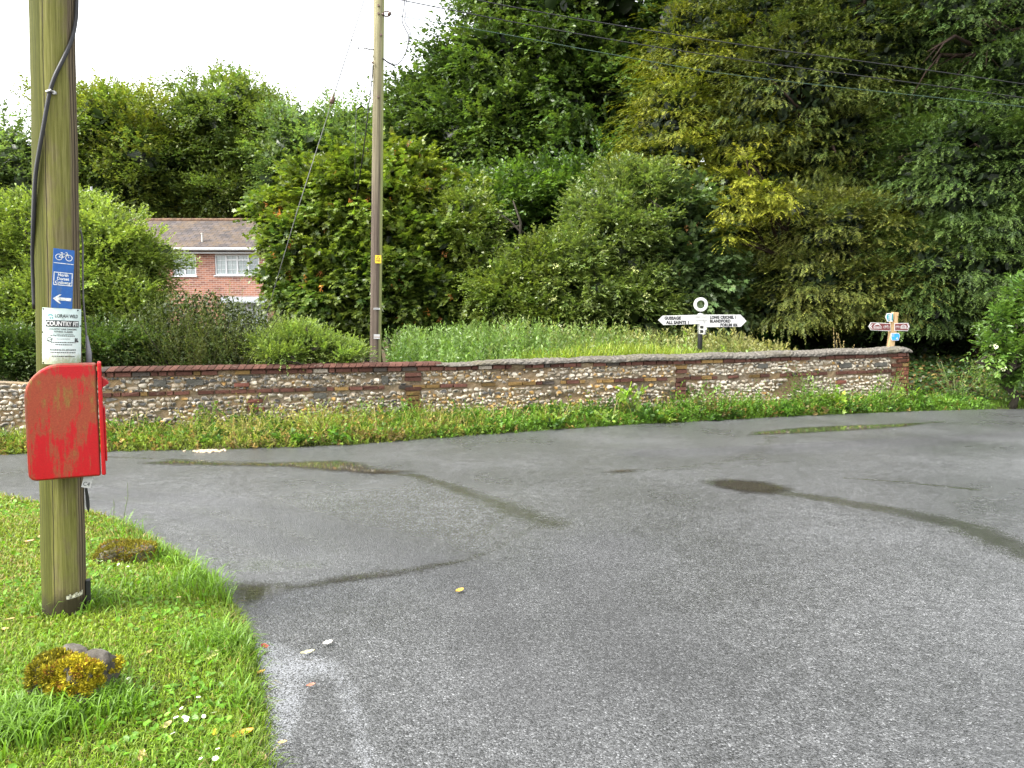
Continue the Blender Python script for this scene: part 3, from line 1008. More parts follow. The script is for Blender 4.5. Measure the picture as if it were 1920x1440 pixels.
# ------------------------------------------------------------------ garden bushes left
PRI = dict(per=12, K=8, twig_len=0.20, L=0.048, W=0.030, tpl='oval', clump_r=0.21, droop=0.1, rise=0.4, tone=0.24, filler=2600, fill_size=0.2,
           fill_col=(0.022, 0.036, 0.008), shell=(0.6, 1.03), zmin=0.5, tip=(0.20, 0.24, 0.06), tipw=0.5)
tree('privet_bush', 'tall pale yellow-green privet bush behind the mossy post', 'bush', foot(130, 12.8),
     [pxblob(210, 490, 12.8, 95, 90, 1.0), pxblob(110, 450, 13, 90, 95, 1.0), pxblob(20, 490, 12.8, 90, 120, 1.0), pxblob(-70, 500, 12.8, 90, 120, 1.0), pxblob(270, 500, 12.9, 45, 55, 0.6),
      pxblob(120, 570, 12.3, 130, 95, 0.9), pxblob(250, 580, 12.4, 60, 70, 0.7), pxblob(30, 620, 12.0, 90, 75, 0.8), pxblob(180, 405, 12.9, 30, 30, 0.4), pxblob(-60, 610, 12, 90, 80, 0.8)], 0.12,
     dict(PRI, n_clump=3100, palette=[(0.10, 0.138, 0.032), (0.075, 0.108, 0.026), (0.125, 0.16, 0.042)]), 71, n_limb=30)
tree('cotoneaster_bush', 'dark glossy low shrub above the wall beside the red post box', 'bush', foot(215, 11.2),
     [pxblob(215, 650, 11.2, 75, 40, 0.5), pxblob(130, 655, 11.1, 60, 40, 0.5), pxblob(20, 665, 11.0, 70, 40, 0.5)], 0.04,
     dict(PRI, n_clump=560, palette=[(0.035, 0.062, 0.016), (0.028, 0.05, 0.014)], tip=(0.07, 0.095, 0.022), L=0.045, W=0.024, filler=700), 72, n_limb=8)
rng = np.random.default_rng(73)


def spiky_shrub(name, label, base, n, spread, height, palette, tip, seed, L=0.028, W=0.007, K=46, group=None, lean=0.0, droop=0.12, cat='shrub', fill=0):
    rng = np.random.default_rng(seed)
    root = empty(name, base)
    tag(root, label, cat, group)
    fo = Foliage()
    O = np.array(base) + rng.normal(0, 1, (n, 3)) * np.array([spread[0] * 0.45, spread[1] * 0.45, 0])
    O[:, 2] = base[2]
    D = unit(np.stack([rng.normal(lean, 0.42, n), rng.normal(0, 0.35, n), np.ones(n)], 1))
    ln = height * (0.55 + 0.5 * rng.random(n))
    cut = rng.random(n) * 0.35
    O = O + D * (ln * cut)[:, None]
    pal = np.array(palette)
    col = pal[rng.integers(0, len(pal), n)] * np.exp(rng.normal(0, 0.2, (n, 1)))
    fo.twigs(rng, O, D, ln * (1 - cut * 0.5), K, L, W, col, np.array(tip)[None] * np.exp(rng.normal(0, 0.25, (n, 1))), 'lance', 0.8, droop, 0.2, 0.35)
    if fill:
        u_ = unit(rng.normal(size=(fill, 3)))
        C_ = np.array(base) + np.array([lean * 0.3, 0, height * 0.42]) + u_ * np.array([spread[0] * 1.05, spread[1] * 0.6, height * 0.5]) * (rng.random((fill, 1)) ** 0.4)
        fo.add(*leaves_arrays(C_, rng.normal(size=(fill, 3)), rng.normal(size=(fill, 3)), np.full(fill, 0.07), np.full(fill, 0.035), np.array([0.024, 0.034, 0.009]) * np.exp(rng.normal(0, 0.35, (fill, 1))), 'lance'))
    part(root, link('sprays', fo.mesh('sprays'), M_NEEDLE))
    mb = MB()
    for i in range(min(n, 60)):
        b0 = Vector((float(O[i, 0]) * 0.3 + base[0] * 0.7, float(O[i, 1]) * 0.3 + base[1] * 0.7, base[2] - 0.05))
        e = Vector(O[i] + D[i] * ln[i] * 0.6)
        mb.tube([b0, b0.lerp(e, 0.5), e], [0.014, 0.009, 0.003], 5)
    part(root, mb.link('stems', M_BARK, smooth=True, fix=False))
    return root


q = P(375, 640, 11.6)
spiky_shrub('broom_shrub', 'brownish olive feathery shrub with arching sprays below the house', (q.x, q.y, 0.42), 1300, (1.15, 0.7), 1.75,
            [(0.035, 0.042, 0.012), (0.028, 0.042, 0.010), (0.05, 0.046, 0.018), (0.032, 0.054, 0.012)], (0.075, 0.09, 0.025), 74, L=0.036, W=0.013, K=44, droop=0.22, fill=9000)
q = P(470, 640, 11.9)
spiky_shrub('broom_shrub', 'dull brown feathery shrub right under the ground floor window of the house', (q.x, q.y, 0.42), 420, (0.5, 0.5), 0.95,
            [(0.05, 0.044, 0.018), (0.036, 0.04, 0.013)], (0.085, 0.08, 0.03), 75, L=0.033, W=0.010, K=36, droop=0.22, fill=3500)
root, rng = tree('honeysuckle_shrub', 'bright lime-green feathery shrub spilling over the wall left of the telegraph pole', 'shrub', (P(580, 660, 11.0).x, 11.0, 0.4),
                 [pxblob(560, 650, 11.35, 78, 30, 0.4), pxblob(520, 662, 11.0, 42, 22, 0.3), pxblob(635, 660, 11.5, 50, 20, 0.35), pxblob(560, 628, 11.4, 42, 22, 0.35)], 0.02,
                 dict(PRI, n_clump=430, per=9, palette=[(0.09, 0.135, 0.032), (0.075, 0.115, 0.028), (0.115, 0.15, 0.038)], tip=(0.20, 0.25, 0.065), L=0.034, W=0.015, K=14, twig_len=0.19, clump_r=0.15,
                      rise=0.7, filler=500, fill_size=0.12, zmin=0.9), 76, n_limb=10)
for k_, (px, py, hh) in enumerate([(560, 615, 0.42), (645, 622, 0.55), (668, 632, 0.4), (520, 630, 0.3), (600, 625, 0.3)]):
    pass

# ------------------------------------------------------------------ nettles and long grass behind the wall
rng = np.random.default_rng(81)
fo = Foliage()
N = 5200
s = rng.random(N) * (WLEN - 5.6) + 4.4
d = 0.35 + rng.random(N) ** 1.1 * 4.6
X = WA.x + WT.x * s - WN.x * d
Y = WA.y + WT.y * s - WN.y * d
Z = ground_h(X, Y)
prof = 1.0 + 0.07 * np.sin(s * 1.1 + 0.6) + 0.07 * np.sin(s * 2.9 + d * 2)
endcut = 1 - 0.35 * sstep(WLEN - 3.2, WLEN - 1.3, s)
front = 0.55 + 0.45 * sstep(0.3, 1.6, d)
H = prof * front * endcut * (0.50 + 0.62 * rng.random(N) ** 1.3)
O = np.stack([X, Y, Z], 1)
D = unit(np.stack([rng.normal(0, 0.12, N), rng.normal(0, 0.12, N), np.ones(N)], 1))
mixr = rng.random((N, 1))
g = sstep(5.5, 11.5, s + rng.normal(0, 1.2, N))[:, None]
col = (np.array([0.055, 0.105, 0.026]) * (1 - g) + np.array([0.095, 0.115, 0.035]) * g) * np.exp(rng.normal(0, 0.2, (N, 1)))
tipc = (np.array([0.10, 0.155, 0.04]) * (1 - g) + np.array([0.17, 0.155, 0.062]) * g) * np.exp(rng.normal(0, 0.15, (N, 1)))
fo.twigs(rng, O + D * (H * 0.2)[:, None], D, H * 0.8, 26, 0.085, 0.036, col, tipc, 'lance', 1.25, 0.02, 0.15, 0.3)
tag(link('nettles', fo.mesh('nettles'), M_LEAF), 'tall bed of nettles growing behind the flint wall', 'nettles', kind='stuff')


def blades(rng, O, H, W, lean, col, fo, tipcol=None):
    n = len(O)
    a = rng.random(n) * 6.283
    Ld = np.stack([np.cos(a), np.sin(a), np.zeros(n)], 1)
    b2 = a + 1.57 + rng.normal(0, 0.5, n)
    S = np.stack([np.cos(b2), np.sin(b2), np.zeros(n)], 1) * (W / 2)[:, None]
    up = np.array([0, 0, 1.0])
    hh = H[:, None]
    ln = lean[:, None]
    m1 = O + up * hh * 0.5 + Ld * hh * ln * 0.25
    m2 = O + up * hh * (0.88 - 0.12 * ln) + Ld * hh * ln * 0.62
    tip = O + up * hh * (1.0 - 0.35 * ln) + Ld * hh * ln * 1.05
    V = np.stack([O - S, O + S, m1 - S, m1 + S, m2 - S * 0.7, m2 + S * 0.7, tip], 1).reshape(-1, 3)
    T = np.array([(0, 1, 3), (0, 3, 2), (2, 3, 5), (2, 5, 4), (4, 5, 6)])
    F = (T[None] + (np.arange(n) * 7)[:, None, None]).reshape(-1, 3)
    C = np.repeat(col, 7, axis=0)
    fo.add(V, F, np.clip(C, 0.003, 0.9))


fo = Foliage()
N = 15000
s = rng.random(N) * (WLEN - 4.8) + 4.4
d = 0.32 + rng.random(N) ** 1.7 * 2.4
X = WA.x + WT.x * s - WN.x * d
Y = WA.y + WT.y * s - WN.y * d
O = np.stack([X, Y, ground_h(X, Y)], 1)
H = (0.55 + 0.3 * rng.random(N)) * (0.85 + 0.25 * np.sin(s * 0.9 + 1.0)) * (1 - 0.3 * sstep(WLEN - 3.5, WLEN - 1.0, s))
col = np.array([0.15, 0.19, 0.03]) * np.exp(rng.normal(0, 0.25, (N, 1))) * (1 + rng.normal(0, 0.08, (N, 3)))
blades(rng, O, H, 0.006 + 0.006 * rng.random(N), 0.15 + 0.5 * rng.random(N), col, fo)
tag(link('long_grass', fo.mesh('long_grass'), M_GRASS), 'long yellow-green grass along the back of the flint wall', 'grass', kind='stuff')


def bushy_plant(name, label, x, y, h, n, palette, seed, L=0.08, W=0.05, group=None, tpl='oval', wid=0.35, K=9):
    rng = np.random.default_rng(seed)
    z = gz(x, y)
    root = empty(name, (x, y, z))
    tag(root, label, 'plant', group)
    fo = Foliage()
    O = np.array([x, y, z]) + np.stack([rng.normal(0, wid * 0.35, n), rng.normal(0, wid * 0.35, n), rng.random(n) * h * 0.5], 1)
    D = unit(np.stack([rng.normal(0, 0.45, n), rng.normal(0, 0.45, n), np.ones(n)], 1))
    pal = np.array(palette)
    col = pal[rng.integers(0, len(pal), n)] * np.exp(rng.normal(0, 0.15, (n, 1)))
    fo.twigs(rng, O, D, h * (0.35 + 0.35 * rng.random(n)), K, L, W, col, None, tpl, 1.1, 0.08, 0.35, 0.3)
    part(root, link('leaves', fo.mesh('leaves'), M_LEAF))
    mb = MB()
    for i in range(min(n, 12)):
        e = Vector(O[i] + D[i] * h * 0.4)
        mb.tube([(x, y, z - 0.03), Vector((x, y, z)).lerp(e, 0.5) + Vector((0.02, 0, 0)), e], [0.008, 0.006, 0.003], 5)
    part(root, mb.link('stem', M_STEM, smooth=True, fix=False))
    return root


M_STEM = plain_mat('green_stem', (0.09, 0.12, 0.03), 0.6)
LIME = [(0.15, 0.23, 0.03), (0.12, 0.20, 0.03), (0.18, 0.26, 0.04)]
for px, py, Y_, h, sd, lab in [(1290, 655, 13.6, 0.45, 90, 'lime-green leafy plant at the foot of the white fingerpost, left of its black post'),
                               (1338, 662, 13.5, 0.3, 91, 'lime-green leafy plant right of the black fingerpost foot'),
                               (1372, 660, 13.7, 0.35, 92, 'smallest lime-green leafy plant behind the wall, right of the fingerpost')]:
    q = P(px, py, Y_)
    bushy_plant('leafy_plant', lab, q.x, q.y, h + max(0, q.z - 0.65), 20, LIME, sd, 0.07, 0.05, 'lime-green plants around the fingerpost')
spiky_shrub('dock_plant', 'tall brown seeding dock near the right end of the wall', (P(1578, 650, 14.3).x, 14.3, 0.42), 9, (0.22, 0.2), 1.05,
            [(0.12, 0.09, 0.04), (0.10, 0.10, 0.035)], (0.16, 0.12, 0.06), 93, L=0.03, W=0.02, K=70, cat='plant')

# ------------------------------------------------------------------ verge plants in front of the wall
rng = np.random.default_rng(84)


def strip_points(n, s0, s1, dmin, dmax, pw=1.0):
    """points between the road edge (0) and the wall front (1)"""
    s = s0 + rng.random(n) * (s1 - s0)
    bx = WA.x + WT.x * s
    by = WA.y + WT.y * s
    f = dmin + (dmax - dmin) * rng.random(n) ** pw
    return s, bx + WN.x * f, by + WN.y * f


def verge_line():
    """distance from wall front to road edge along the wall's normal, as a function of s"""
    ss = np.linspace(-6, WLEN + 2.4, 160)
    out = []
    ep = np.array([(p.x, p.y) for p in EDGE])
    for s_ in ss:
        o = np.array([WA.x + WT.x * s_, WA.y + WT.y * s_])
        t = np.linspace(0, 3.0, 240)
        xs = o[0] + WN.x * t
        ys = o[1] + WN.y * t
        ye = np.interp(xs, ep[:, 0], ep[:, 1])
        k = np.argmax(ys < ye)
        out.append(t[k])
    return ss, np.array(out)


VS, VW = verge_line()
_wa = np.random.default_rng(7)
_wf = [(0.9, _wa.random() * 6), (2.1, _wa.random() * 6), (4.3, _wa.random() * 6), (7.9, _wa.random() * 6), (13.0, _wa.random() * 6)]


def mound(s, k=0.0):
    v = sum(np.sin(f_ * s + a_ + k * f_) / (i + 1) ** 0.45 for i, (f_, a_) in enumerate(_wf))
    return np.clip(0.72 + 0.36 * v, 0.12, 1.7)



def vwidth(s):
    return np.interp(s, VS, VW)


# low grass over the whole strip
fo = Foliage()
N = 42000
s = rng.random(N) * (WLEN + 7.6) - 5.4
f = rng.random(N) ** 0.8
d = f * (vwidth(s) + 0.04)
X = WA.x + WT.x * s + WN.x * d
Y = WA.y + WT.y * s + WN.y * d
O = np.stack([X, Y, ground_h(X, Y) - 0.01], 1)
tall = 0.07 + 0.20 * (1 - f) * mound(s)
H = tall * (0.35 + 1.0 * rng.random(N) ** 1.5)
yel = sstep(5.2, 2.5, s)[:, None]
col = (np.array([0.085, 0.14, 0.022]) * (1 - yel) + np.array([0.115, 0.145, 0.03]) * yel) * np.exp(rng.normal(0, 0.28, (N, 1)))
blades(rng, O, H, 0.004 + 0.006 * rng.random(N), 0.4 + 0.9 * rng.random(N), col, fo)
# matted leafy weeds
N = 5200
s = rng.random(N) * (WLEN + 6.5) - 5.2
f = rng.random(N)
d = f * vwidth(s)
X = WA.x + WT.x * s + WN.x * d
Y = WA.y + WT.y * s + WN.y * d
O = np.stack([X, Y, ground_h(X, Y)], 1)
hump = mound(s, 1.3) * 0.9
H = (0.09 + (0.30 + 0.08 * sstep(5.5, 9, s)) * hump * (1 - f) ** 0.6) * (0.7 + 0.6 * rng.random(N))
D = unit(np.stack([rng.normal(0, 0.5, N), rng.normal(-0.25, 0.4, N), np.ones(N)], 1))
yel = sstep(5.0, 3.0, s + rng.normal(0, 0.6, N))[:, None]
brown = (rng.random((N, 1)) < 0.10 + 0.15 * yel)
col = (np.array([0.062, 0.115, 0.02]) * (1 - yel) + np.array([0.095, 0.125, 0.028]) * yel)
col = np.where(brown, np.array([0.15, 0.10, 0.045]), col) * np.exp(rng.normal(0, 0.28, (N, 1)))
fo.twigs(rng, O, D, H, 14, 0.042, 0.022, col, col * 1.5, 'lance', 1.1, 0.15, 0.3, 0.4)
for i in range(260):
    s_ = -4.0 + rng.random() * (WLEN + 5.0)
    wv = max(0.1, float(vwidth(np.array([s_]))[0]))
    d_ = rng.random() ** 1.3 * wv * 0.95
    cx_, cy_ = WA.x + WT.x * s_ + WN.x * d_, WA.y + WT.y * s_ + WN.y * d_
    m_ = 7 + int(rng.random() * 12)
    hh_ = (0.10 + 0.36 * rng.random() ** 1.6) * (1.0 - 0.5 * d_ / wv)
    k_ = rng.random()
    cb = [np.array([0.035, 0.075, 0.014]), np.array([0.06, 0.12, 0.02]), np.array([0.11, 0.16, 0.028]), np.array([0.12, 0.09, 0.04])][0 if k_ < 0.35 else 1 if k_ < 0.7 else 2 if k_ < 0.9 else 3]
    O = np.stack([cx_ + rng.normal(0, 0.09, m_), cy_ + rng.normal(0, 0.06, m_), np.full(m_, gz(cx_, cy_)) + rng.random(m_) * 0.05], 1)
    D = unit(np.stack([rng.normal(0, 0.6, m_), rng.normal(-0.2, 0.5, m_), np.full(m_, 0.9)], 1))
    L_ = 0.035 + 0.05 * rng.random()
    fo.twigs(rng, O, D, hh_ * (0.6 + 0.7 * rng.random(m_)), 9, L_, L_ * (0.3 + 0.4 * rng.random()), np.repeat(cb[None], m_, 0) * np.exp(rng.normal(0, 0.15, (m_, 1))), None, 'oval', 1.1, 0.15, 0.4, 0.35)
# arching dry stalks
N = 420
s = rng.random(N) * (WLEN + 3) - 3
d = rng.random(N) * vwidth(s) * 0.8
X = WA.x + WT.x * s + WN.x * d
Y = WA.y + WT.y * s + WN.y * d
O = np.stack([X, Y, ground_h(X, Y)], 1)
col = np.array([0.24, 0.19, 0.09]) * np.exp(rng.normal(0, 0.2, (N, 1)))
blades(rng, O, 0.22 + 0.30 * rng.random(N), np.full(N, 0.006), 0.3 + 0.9 * rng.random(N), col, fo)
tag(link('verge_grass', fo.mesh('verge_grass'), M_GRASS), 'tangled grass and weeds along the foot of the flint wall', 'weeds', kind='stuff')

# frothy bedstraw on the left
fo = Foliage()
N = 1900
s = rng.random(N) * 6.4 - 1.2
f = rng.random(N)
d = 0.04 + f * (vwidth(s) - 0.05)
X = WA.x + WT.x * s + WN.x * d
Y = WA.y + WT.y * s + WN.y * d
O = np.stack([X, Y, ground_h(X, Y)], 1)
H = (0.13 + 0.34 * (1 - f)) * (0.5 + 0.7 * rng.random(N)) * mound(s, 2.2)
D = unit(np.stack([rng.normal(0, 0.7, N), rng.normal(-0.2, 0.5, N), np.ones(N)], 1))
pal = np.array([(0.14, 0.15, 0.04), (0.11, 0.13, 0.03), (0.19, 0.17, 0.06), (0.16, 0.12, 0.06)])
col = pal[rng.integers(0, 4, N)] * np.exp(rng.normal(0, 0.2, (N, 1)))
fo.twigs(rng, O + D * (H * 0.3)[:, None], D, H * 0.75, 36, 0.022, 0.010, col, col * 1.55, 'lance', 1.2, 0.15, 0.1, 0.5)
tag(link('bedstraw', fo.mesh('bedstraw'), M_GRASS), 'frothy yellowish bedstraw at the foot of the wall right of the post box', 'weeds', kind='stuff')

# individual taller plants against the wall
for px, py, h, sd, lab, kw in [
    (1165, 775, 0.62, 101, 'bright pale green mallow growing up the brick pier in the middle of the wall', dict(n=14, L=0.085, W=0.085, tpl='maple', wid=0.22)),
    (1478, 750, 0.42, 102, 'pale green mallow before the wall, between the two taller weed clumps', dict(n=12, L=0.085, W=0.085, tpl='maple', wid=0.25)),
    (1622, 745, 0.50, 103, 'pale green mallow near the brick end of the wall', dict(n=12, L=0.08, W=0.08, tpl='maple', wid=0.22)),
    (1425, 750, 0.78, 104, 'dense green weed clump hiding the wall below the fingerpost', dict(n=60, L=0.05, W=0.026, tpl='lance', wid=0.5)),
    (1560, 742, 0.80, 105, 'green weed clump with tiny white flowers against the wall', dict(n=60, L=0.045, W=0.02, tpl='lance', wid=0.5)),
    (1738, 735, 0.95, 106, 'tall bushy green weed beyond the brick end of the wall', dict(n=80, L=0.055, W=0.022, tpl='lance', wid=0.6)),
    (1660, 735, 0.9, 107, 'thin grassy weed before the brick end pier', dict(n=26, L=0.05, W=0.012, tpl='lance', wid=0.4)),
    (395, 790, 0.5, 108, 'green leafy weed standing out of the bedstraw', dict(n=10, L=0.06, W=0.035, tpl='oval', wid=0.16)),
    (860, 790, 0.3, 109, 'low dark weed at the foot of the wall left of the middle', dict(n=30, L=0.05, W=0.03, tpl='oval', wid=0.4)),
    (1030, 780, 0.34, 110, 'low broad weed at the foot of the wall in the middle', dict(n=26, L=0.06, W=0.04, tpl='oval', wid=0.4)),
    (1280, 765, 0.6, 111, 'dark ivy-like weed climbing the broken flints', dict(n=40, L=0.05, W=0.035, tpl='oval', wid=0.55)),
    (700, 800, 0.5, 112, 'dark green weed clump beside the orange lichen pier', dict(n=36, L=0.05, W=0.028, tpl='lance', wid=0.6)),
]:
    e = G(px, py + 12)
    # step back onto the verge strip close to the wall
    dw, ss_ = wall_sd(np.array([e.x]), np.array([e.y]))
    s_ = float(ss_[0])
    off = 0.14 if h > 0.45 else 0.22
    x, y = WA.x + WT.x * s_ + WN.x * off, WA.y + WT.y * s_ + WN.y * off
    pal = LIME if 'mallow' in lab else [(0.06, 0.115, 0.02), (0.08, 0.13, 0.024), (0.10, 0.13, 0.03)]
    bushy_plant('mallow_plant' if 'mallow' in lab else 'weed_plant', lab, x, y, h, kw['n'], pal, sd, kw['L'], kw['W'], 'weeds against the wall', kw['tpl'], kw['wid'])

# ivy and leaf litter on the shaded bank at the right
rng = np.random.default_rng(88)
fo = Foliage()
N = 26000
X = 7.6 + rng.random(N) * 8
Y = 13.4 + rng.random(N) * 7
de = sdist(X, Y, EDGE_POLY)
k = de > 0.45
X, Y = X[k], Y[k]
N = len(X)
O = np.stack([X, Y, ground_h(X, Y) + rng.random(N) * 0.10], 1)
D = np.stack([rng.normal(0, 1, N), rng.normal(0, 1, N), rng.normal(0, 0.3, N)], 1)
pal = np.array([(0.022, 0.045, 0.012), (0.03, 0.06, 0.016), (0.018, 0.035, 0.010), (0.10, 0.06, 0.025), (0.16, 0.13, 0.05)])
col = pal[rng.choice(5, N, p=[0.33, 0.27, 0.2, 0.13, 0.07])] * np.exp(rng.normal(0, 0.2, (N, 1)))
L = 0.05 + 0.05 * rng.random(N)
fo.add(*leaves_arrays(O, D, np.array([0, -0.35, 1.0]) + rng.normal(0, 0.4, (N, 3)), L, L * 0.85, col, 'oval'))
tag(link('ivy', fo.mesh('ivy'), M_LEAF), 'dark ivy and dead leaves covering the shaded bank at the right', 'ivy', kind='stuff')

# ------------------------------------------------------------------ foreground lawn
rng = np.random.default_rng(90)
fo = Foliage()


def lawn_points(n, x0=-6.5, x1=-0.7, y0=1.9, y1=7.4):
    X = x0 + rng.random(n) * (x1 - x0)
    Y = y0 + rng.random(n) * (y1 - y0)
    dv = sdist(X, Y, VERGE_POLY)
    vis = (X / Y > -0.80) & (dv > -0.01)
    return X[vis], Y[vis], dv[vis]


def patchy(X, Y):
    return 0.5 + 0.5 * wavy(X * 1.7, Y * 1.7, 1.3)


X, Y, dv = lawn_points(430000)
pr = np.clip((3.6 / Y) ** 1.6, 0.18, 1)
k = rng.random(len(X)) < pr
X, Y, dv = X[k], Y[k], dv[k]
N = len(X)
O = np.stack([X, Y, ground_h(X, Y) - 0.004], 1)
edge = np.exp(-(dv / 0.13) ** 2)
pt = patchy(X, Y)
H = (0.022 + 0.03 * rng.random(N)) * (0.7 + 0.6 * pt) + edge * 0.06 * rng.random(N)
left = sstep(-2.0, -3.2, X)[:, None]
c0 = np.array([0.088, 0.150, 0.014]) * pt[:, None] + np.array([0.132, 0.180, 0.018]) * (1 - pt[:, None])
c0 = c0 * (1 - 0.35 * left) + np.array([0.11, 0.13, 0.02]) * 0.35 * left
c0 = c0 * (1 - edge[:, None] * 0.25)
dead = rng.random((N, 1)) < 0.06 + 0.20 * left * (0.4 + pt[:, None])
col = np.where(dead, np.array([0.17, 0.13, 0.05]), c0) * np.exp(rng.normal(0, 0.28, (N, 1)))
blades(rng, O, H, (0.0028 + 0.003 * rng.random(N)) * np.clip(Y / 3.6, 0.9, 1.7), 0.3 + 0.9 * rng.random(N), col, fo)
# clover, daisy and plantain leaves
X, Y, dv = lawn_points(34000)
pt = patchy(X + 3.1, Y - 1.7)
k = (rng.random(len(X)) < 0.15 + 0.8 * (pt > 0.52)) & (dv > 0.08)
X, Y = X[k], Y[k]
N = len(X)
O = np.stack([X, Y, ground_h(X, Y) + 0.012 + 0.02 * rng.random(N)], 1)
D = np.stack([rng.normal(0, 1, N), rng.normal(0, 1, N), rng.normal(0.15, 0.3, N)], 1)
L = 0.016 + 0.022 * rng.random(N)
col = np.array([0.085, 0.18, 0.018]) * np.exp(rng.normal(0, 0.25, (N, 1)))
fo.add(*leaves_arrays(O, D, np.array([0, 0, 1.0]) + rng.normal(0, 0.35, (N, 3)), L, L * (0.45 + 0.4 * rng.random(N)), col, 'oval'))
# longer tufts: road edge, post foot, round the stones
tufts = [(G(430, 1110), 900, 0.30, 0.16), (G(460, 1230), 500, 0.2, 0.12), (G(300, 1000), 420, 0.3, 0.15), (G(140, 1165), 380, 0.2, 0.11), (G(90, 1350, 0.08), 700, 0.20, 0.12),
         (G(205, 1330, 0.08), 320, 0.14, 0.11), (G(20, 1390, 0.08), 600, 0.18, 0.14), (G(250, 1045), 300, 0.25, 0.10), (G(478, 1330), 300, 0.16, 0.09), (G(350, 1060), 400, 0.25, 0.11)]
for q, n, sp, hh in tufts:
    X = q.x + rng.normal(0, sp * 0.55, n)
    Y = q.y + rng.normal(0, sp * 0.45, n)
    dv = sdist(X, Y, VERGE_POLY)
    k = dv > 0.0
    X, Y = X[k], Y[k]
    N = len(X)
    O = np.stack([X, Y, ground_h(X, Y) - 0.005], 1)
    col = np.array([0.082, 0.150, 0.018]) * np.exp(rng.normal(0, 0.25, (N, 1)))
    blades(rng, O, hh * (0.5 + 0.7 * rng.random(N)), 0.004 + 0.004 * rng.random(N), 0.3 + 0.8 * rng.random(N), col, fo)
tag(link('grass', fo.mesh('grass'), M_GRASS), 'bright green grass on the foreground verge', 'grass', kind='stuff')

# ------------------------------------------------------------------ flint wall
def wall_top(s):
    """height of the wall's top along its run, read off the photograph"""
    ks = np.array([-6, 0.0, 2.0, 3.6, 4.6, 7.0, 9.5, 11.5, WLEN])
    zs = np.array([0.98, 0.985, 0.985, 0.985, 0.985, 1.0, 1.02, 1.05, 1.08])
    return np.interp(s, ks, zs)


def wl(s, h, d):
    """wall coordinates: run s, height h, distance d out of the front face"""
    p_ = WA + WT * s + WN * d
    return Vector((p_.x, p_.y, h))


wall = empty('flint_wall', wl(WLEN / 2, 0, 0))
tag(wall, 'long flint and brick boundary wall beside the road, its top following the slope', 'wall')
LW = empty('flint_wall', wl(-2.2, 0, 0))
tag(LW, 'low grey old flint wall at the left edge, behind the red post box', 'wall')
rng = np.random.default_rng(120)
S_OLD = -0.55           # old low wall to the left of this run

b = NB('lime_mortar')
p = b.pos('Generated')
p = b.pos()
n = b.noise(p, 14, 7, 0.7)
n2 = b.noise(p, 2.0, 4)
c = b.ramp(n, [(0.25, (0.09, 0.068, 0.045)), (0.55, (0.22, 0.175, 0.12)), (0.8, (0.34, 0.285, 0.21))])
c = b.mix(b.ramp(n2, [(0.45, 0.0), (0.65, 0.5)]), c, (0.30, 0.19, 0.08))
M_MORTAR = b.done(b.bsdf(c, 0.95, b.bump(n, 0.9, 0.03), spec=0.15))
b = NB('flint_stone')
c = b.attr('col')
n = b.noise(b.pos(), 70, 4, 0.7)
c = b.mix(0.5, c, b.ramp(n, [(0.25, 0.55), (0.7, 1.3)]), 'MULTIPLY')
M_FLINT = b.done(b.bsdf(c, 0.55, b.bump(n, 0.3, 0.006), spec=0.35))
b = NB('old_brick')
c = b.attr('col')
n = b.noise(b.pos(), 45, 6, 0.7)
n2 = b.noise(b.pos(), 6, 5, 0.7)
c = b.mix(0.8, c, b.ramp(n, [(0.25, 0.4), (0.75, 1.5)]), 'MULTIPLY')
c = b.mix(b.ramp(n2, [(0.62, 0.0), (0.75, 0.7)]), c, (0.30, 0.27, 0.22))
M_BRICK = b.done(b.bsdf(c, 0.9, b.bump(n, 0.6, 0.012), spec=0.2))
b = NB('cement_coping')
p = b.pos()
n = b.noise(p, 22, 7, 0.75)
n2 = b.noise(p, 3.5, 5)
c = b.ramp(n, [(0.28, (0.035, 0.032, 0.027)), (0.5, (0.115, 0.105, 0.09)), (0.75, (0.24, 0.225, 0.195))])
c = b.mix(b.ramp(n2, [(0.5, 0.0), (0.7, 0.55)]), c, (0.10, 0.09, 0.05))
M_COPING = b.done(b.bsdf(c, 0.95, b.bump(n, 0.9, 0.02), spec=0.15))

# core: mortar face with hollows where the flints have fallen away
HOLES = [(7.6, 0.55, 0.30, 0.09), (8.3, 0.35, 0.25, 0.12), (8.9, 0.42, 0.2, 0.1), (10.6, 0.5, 0.4, 0.12), (10.4, 0.35, 0.25, 0.1), (3.5, 0.78, 0.25, 0.05), (5.6, 0.82, 0.4, 0.05), (6.3, 0.4, 0.5, 0.05)]


def hollow(s, h):
    o = np.zeros(np.shape(s))
    for cs, ch, rs, rh in HOLES:
        o += np.exp(-((s - cs) / rs) ** 2 - ((h - ch) / rh) ** 2)
    return np.clip(o, 0, 1)


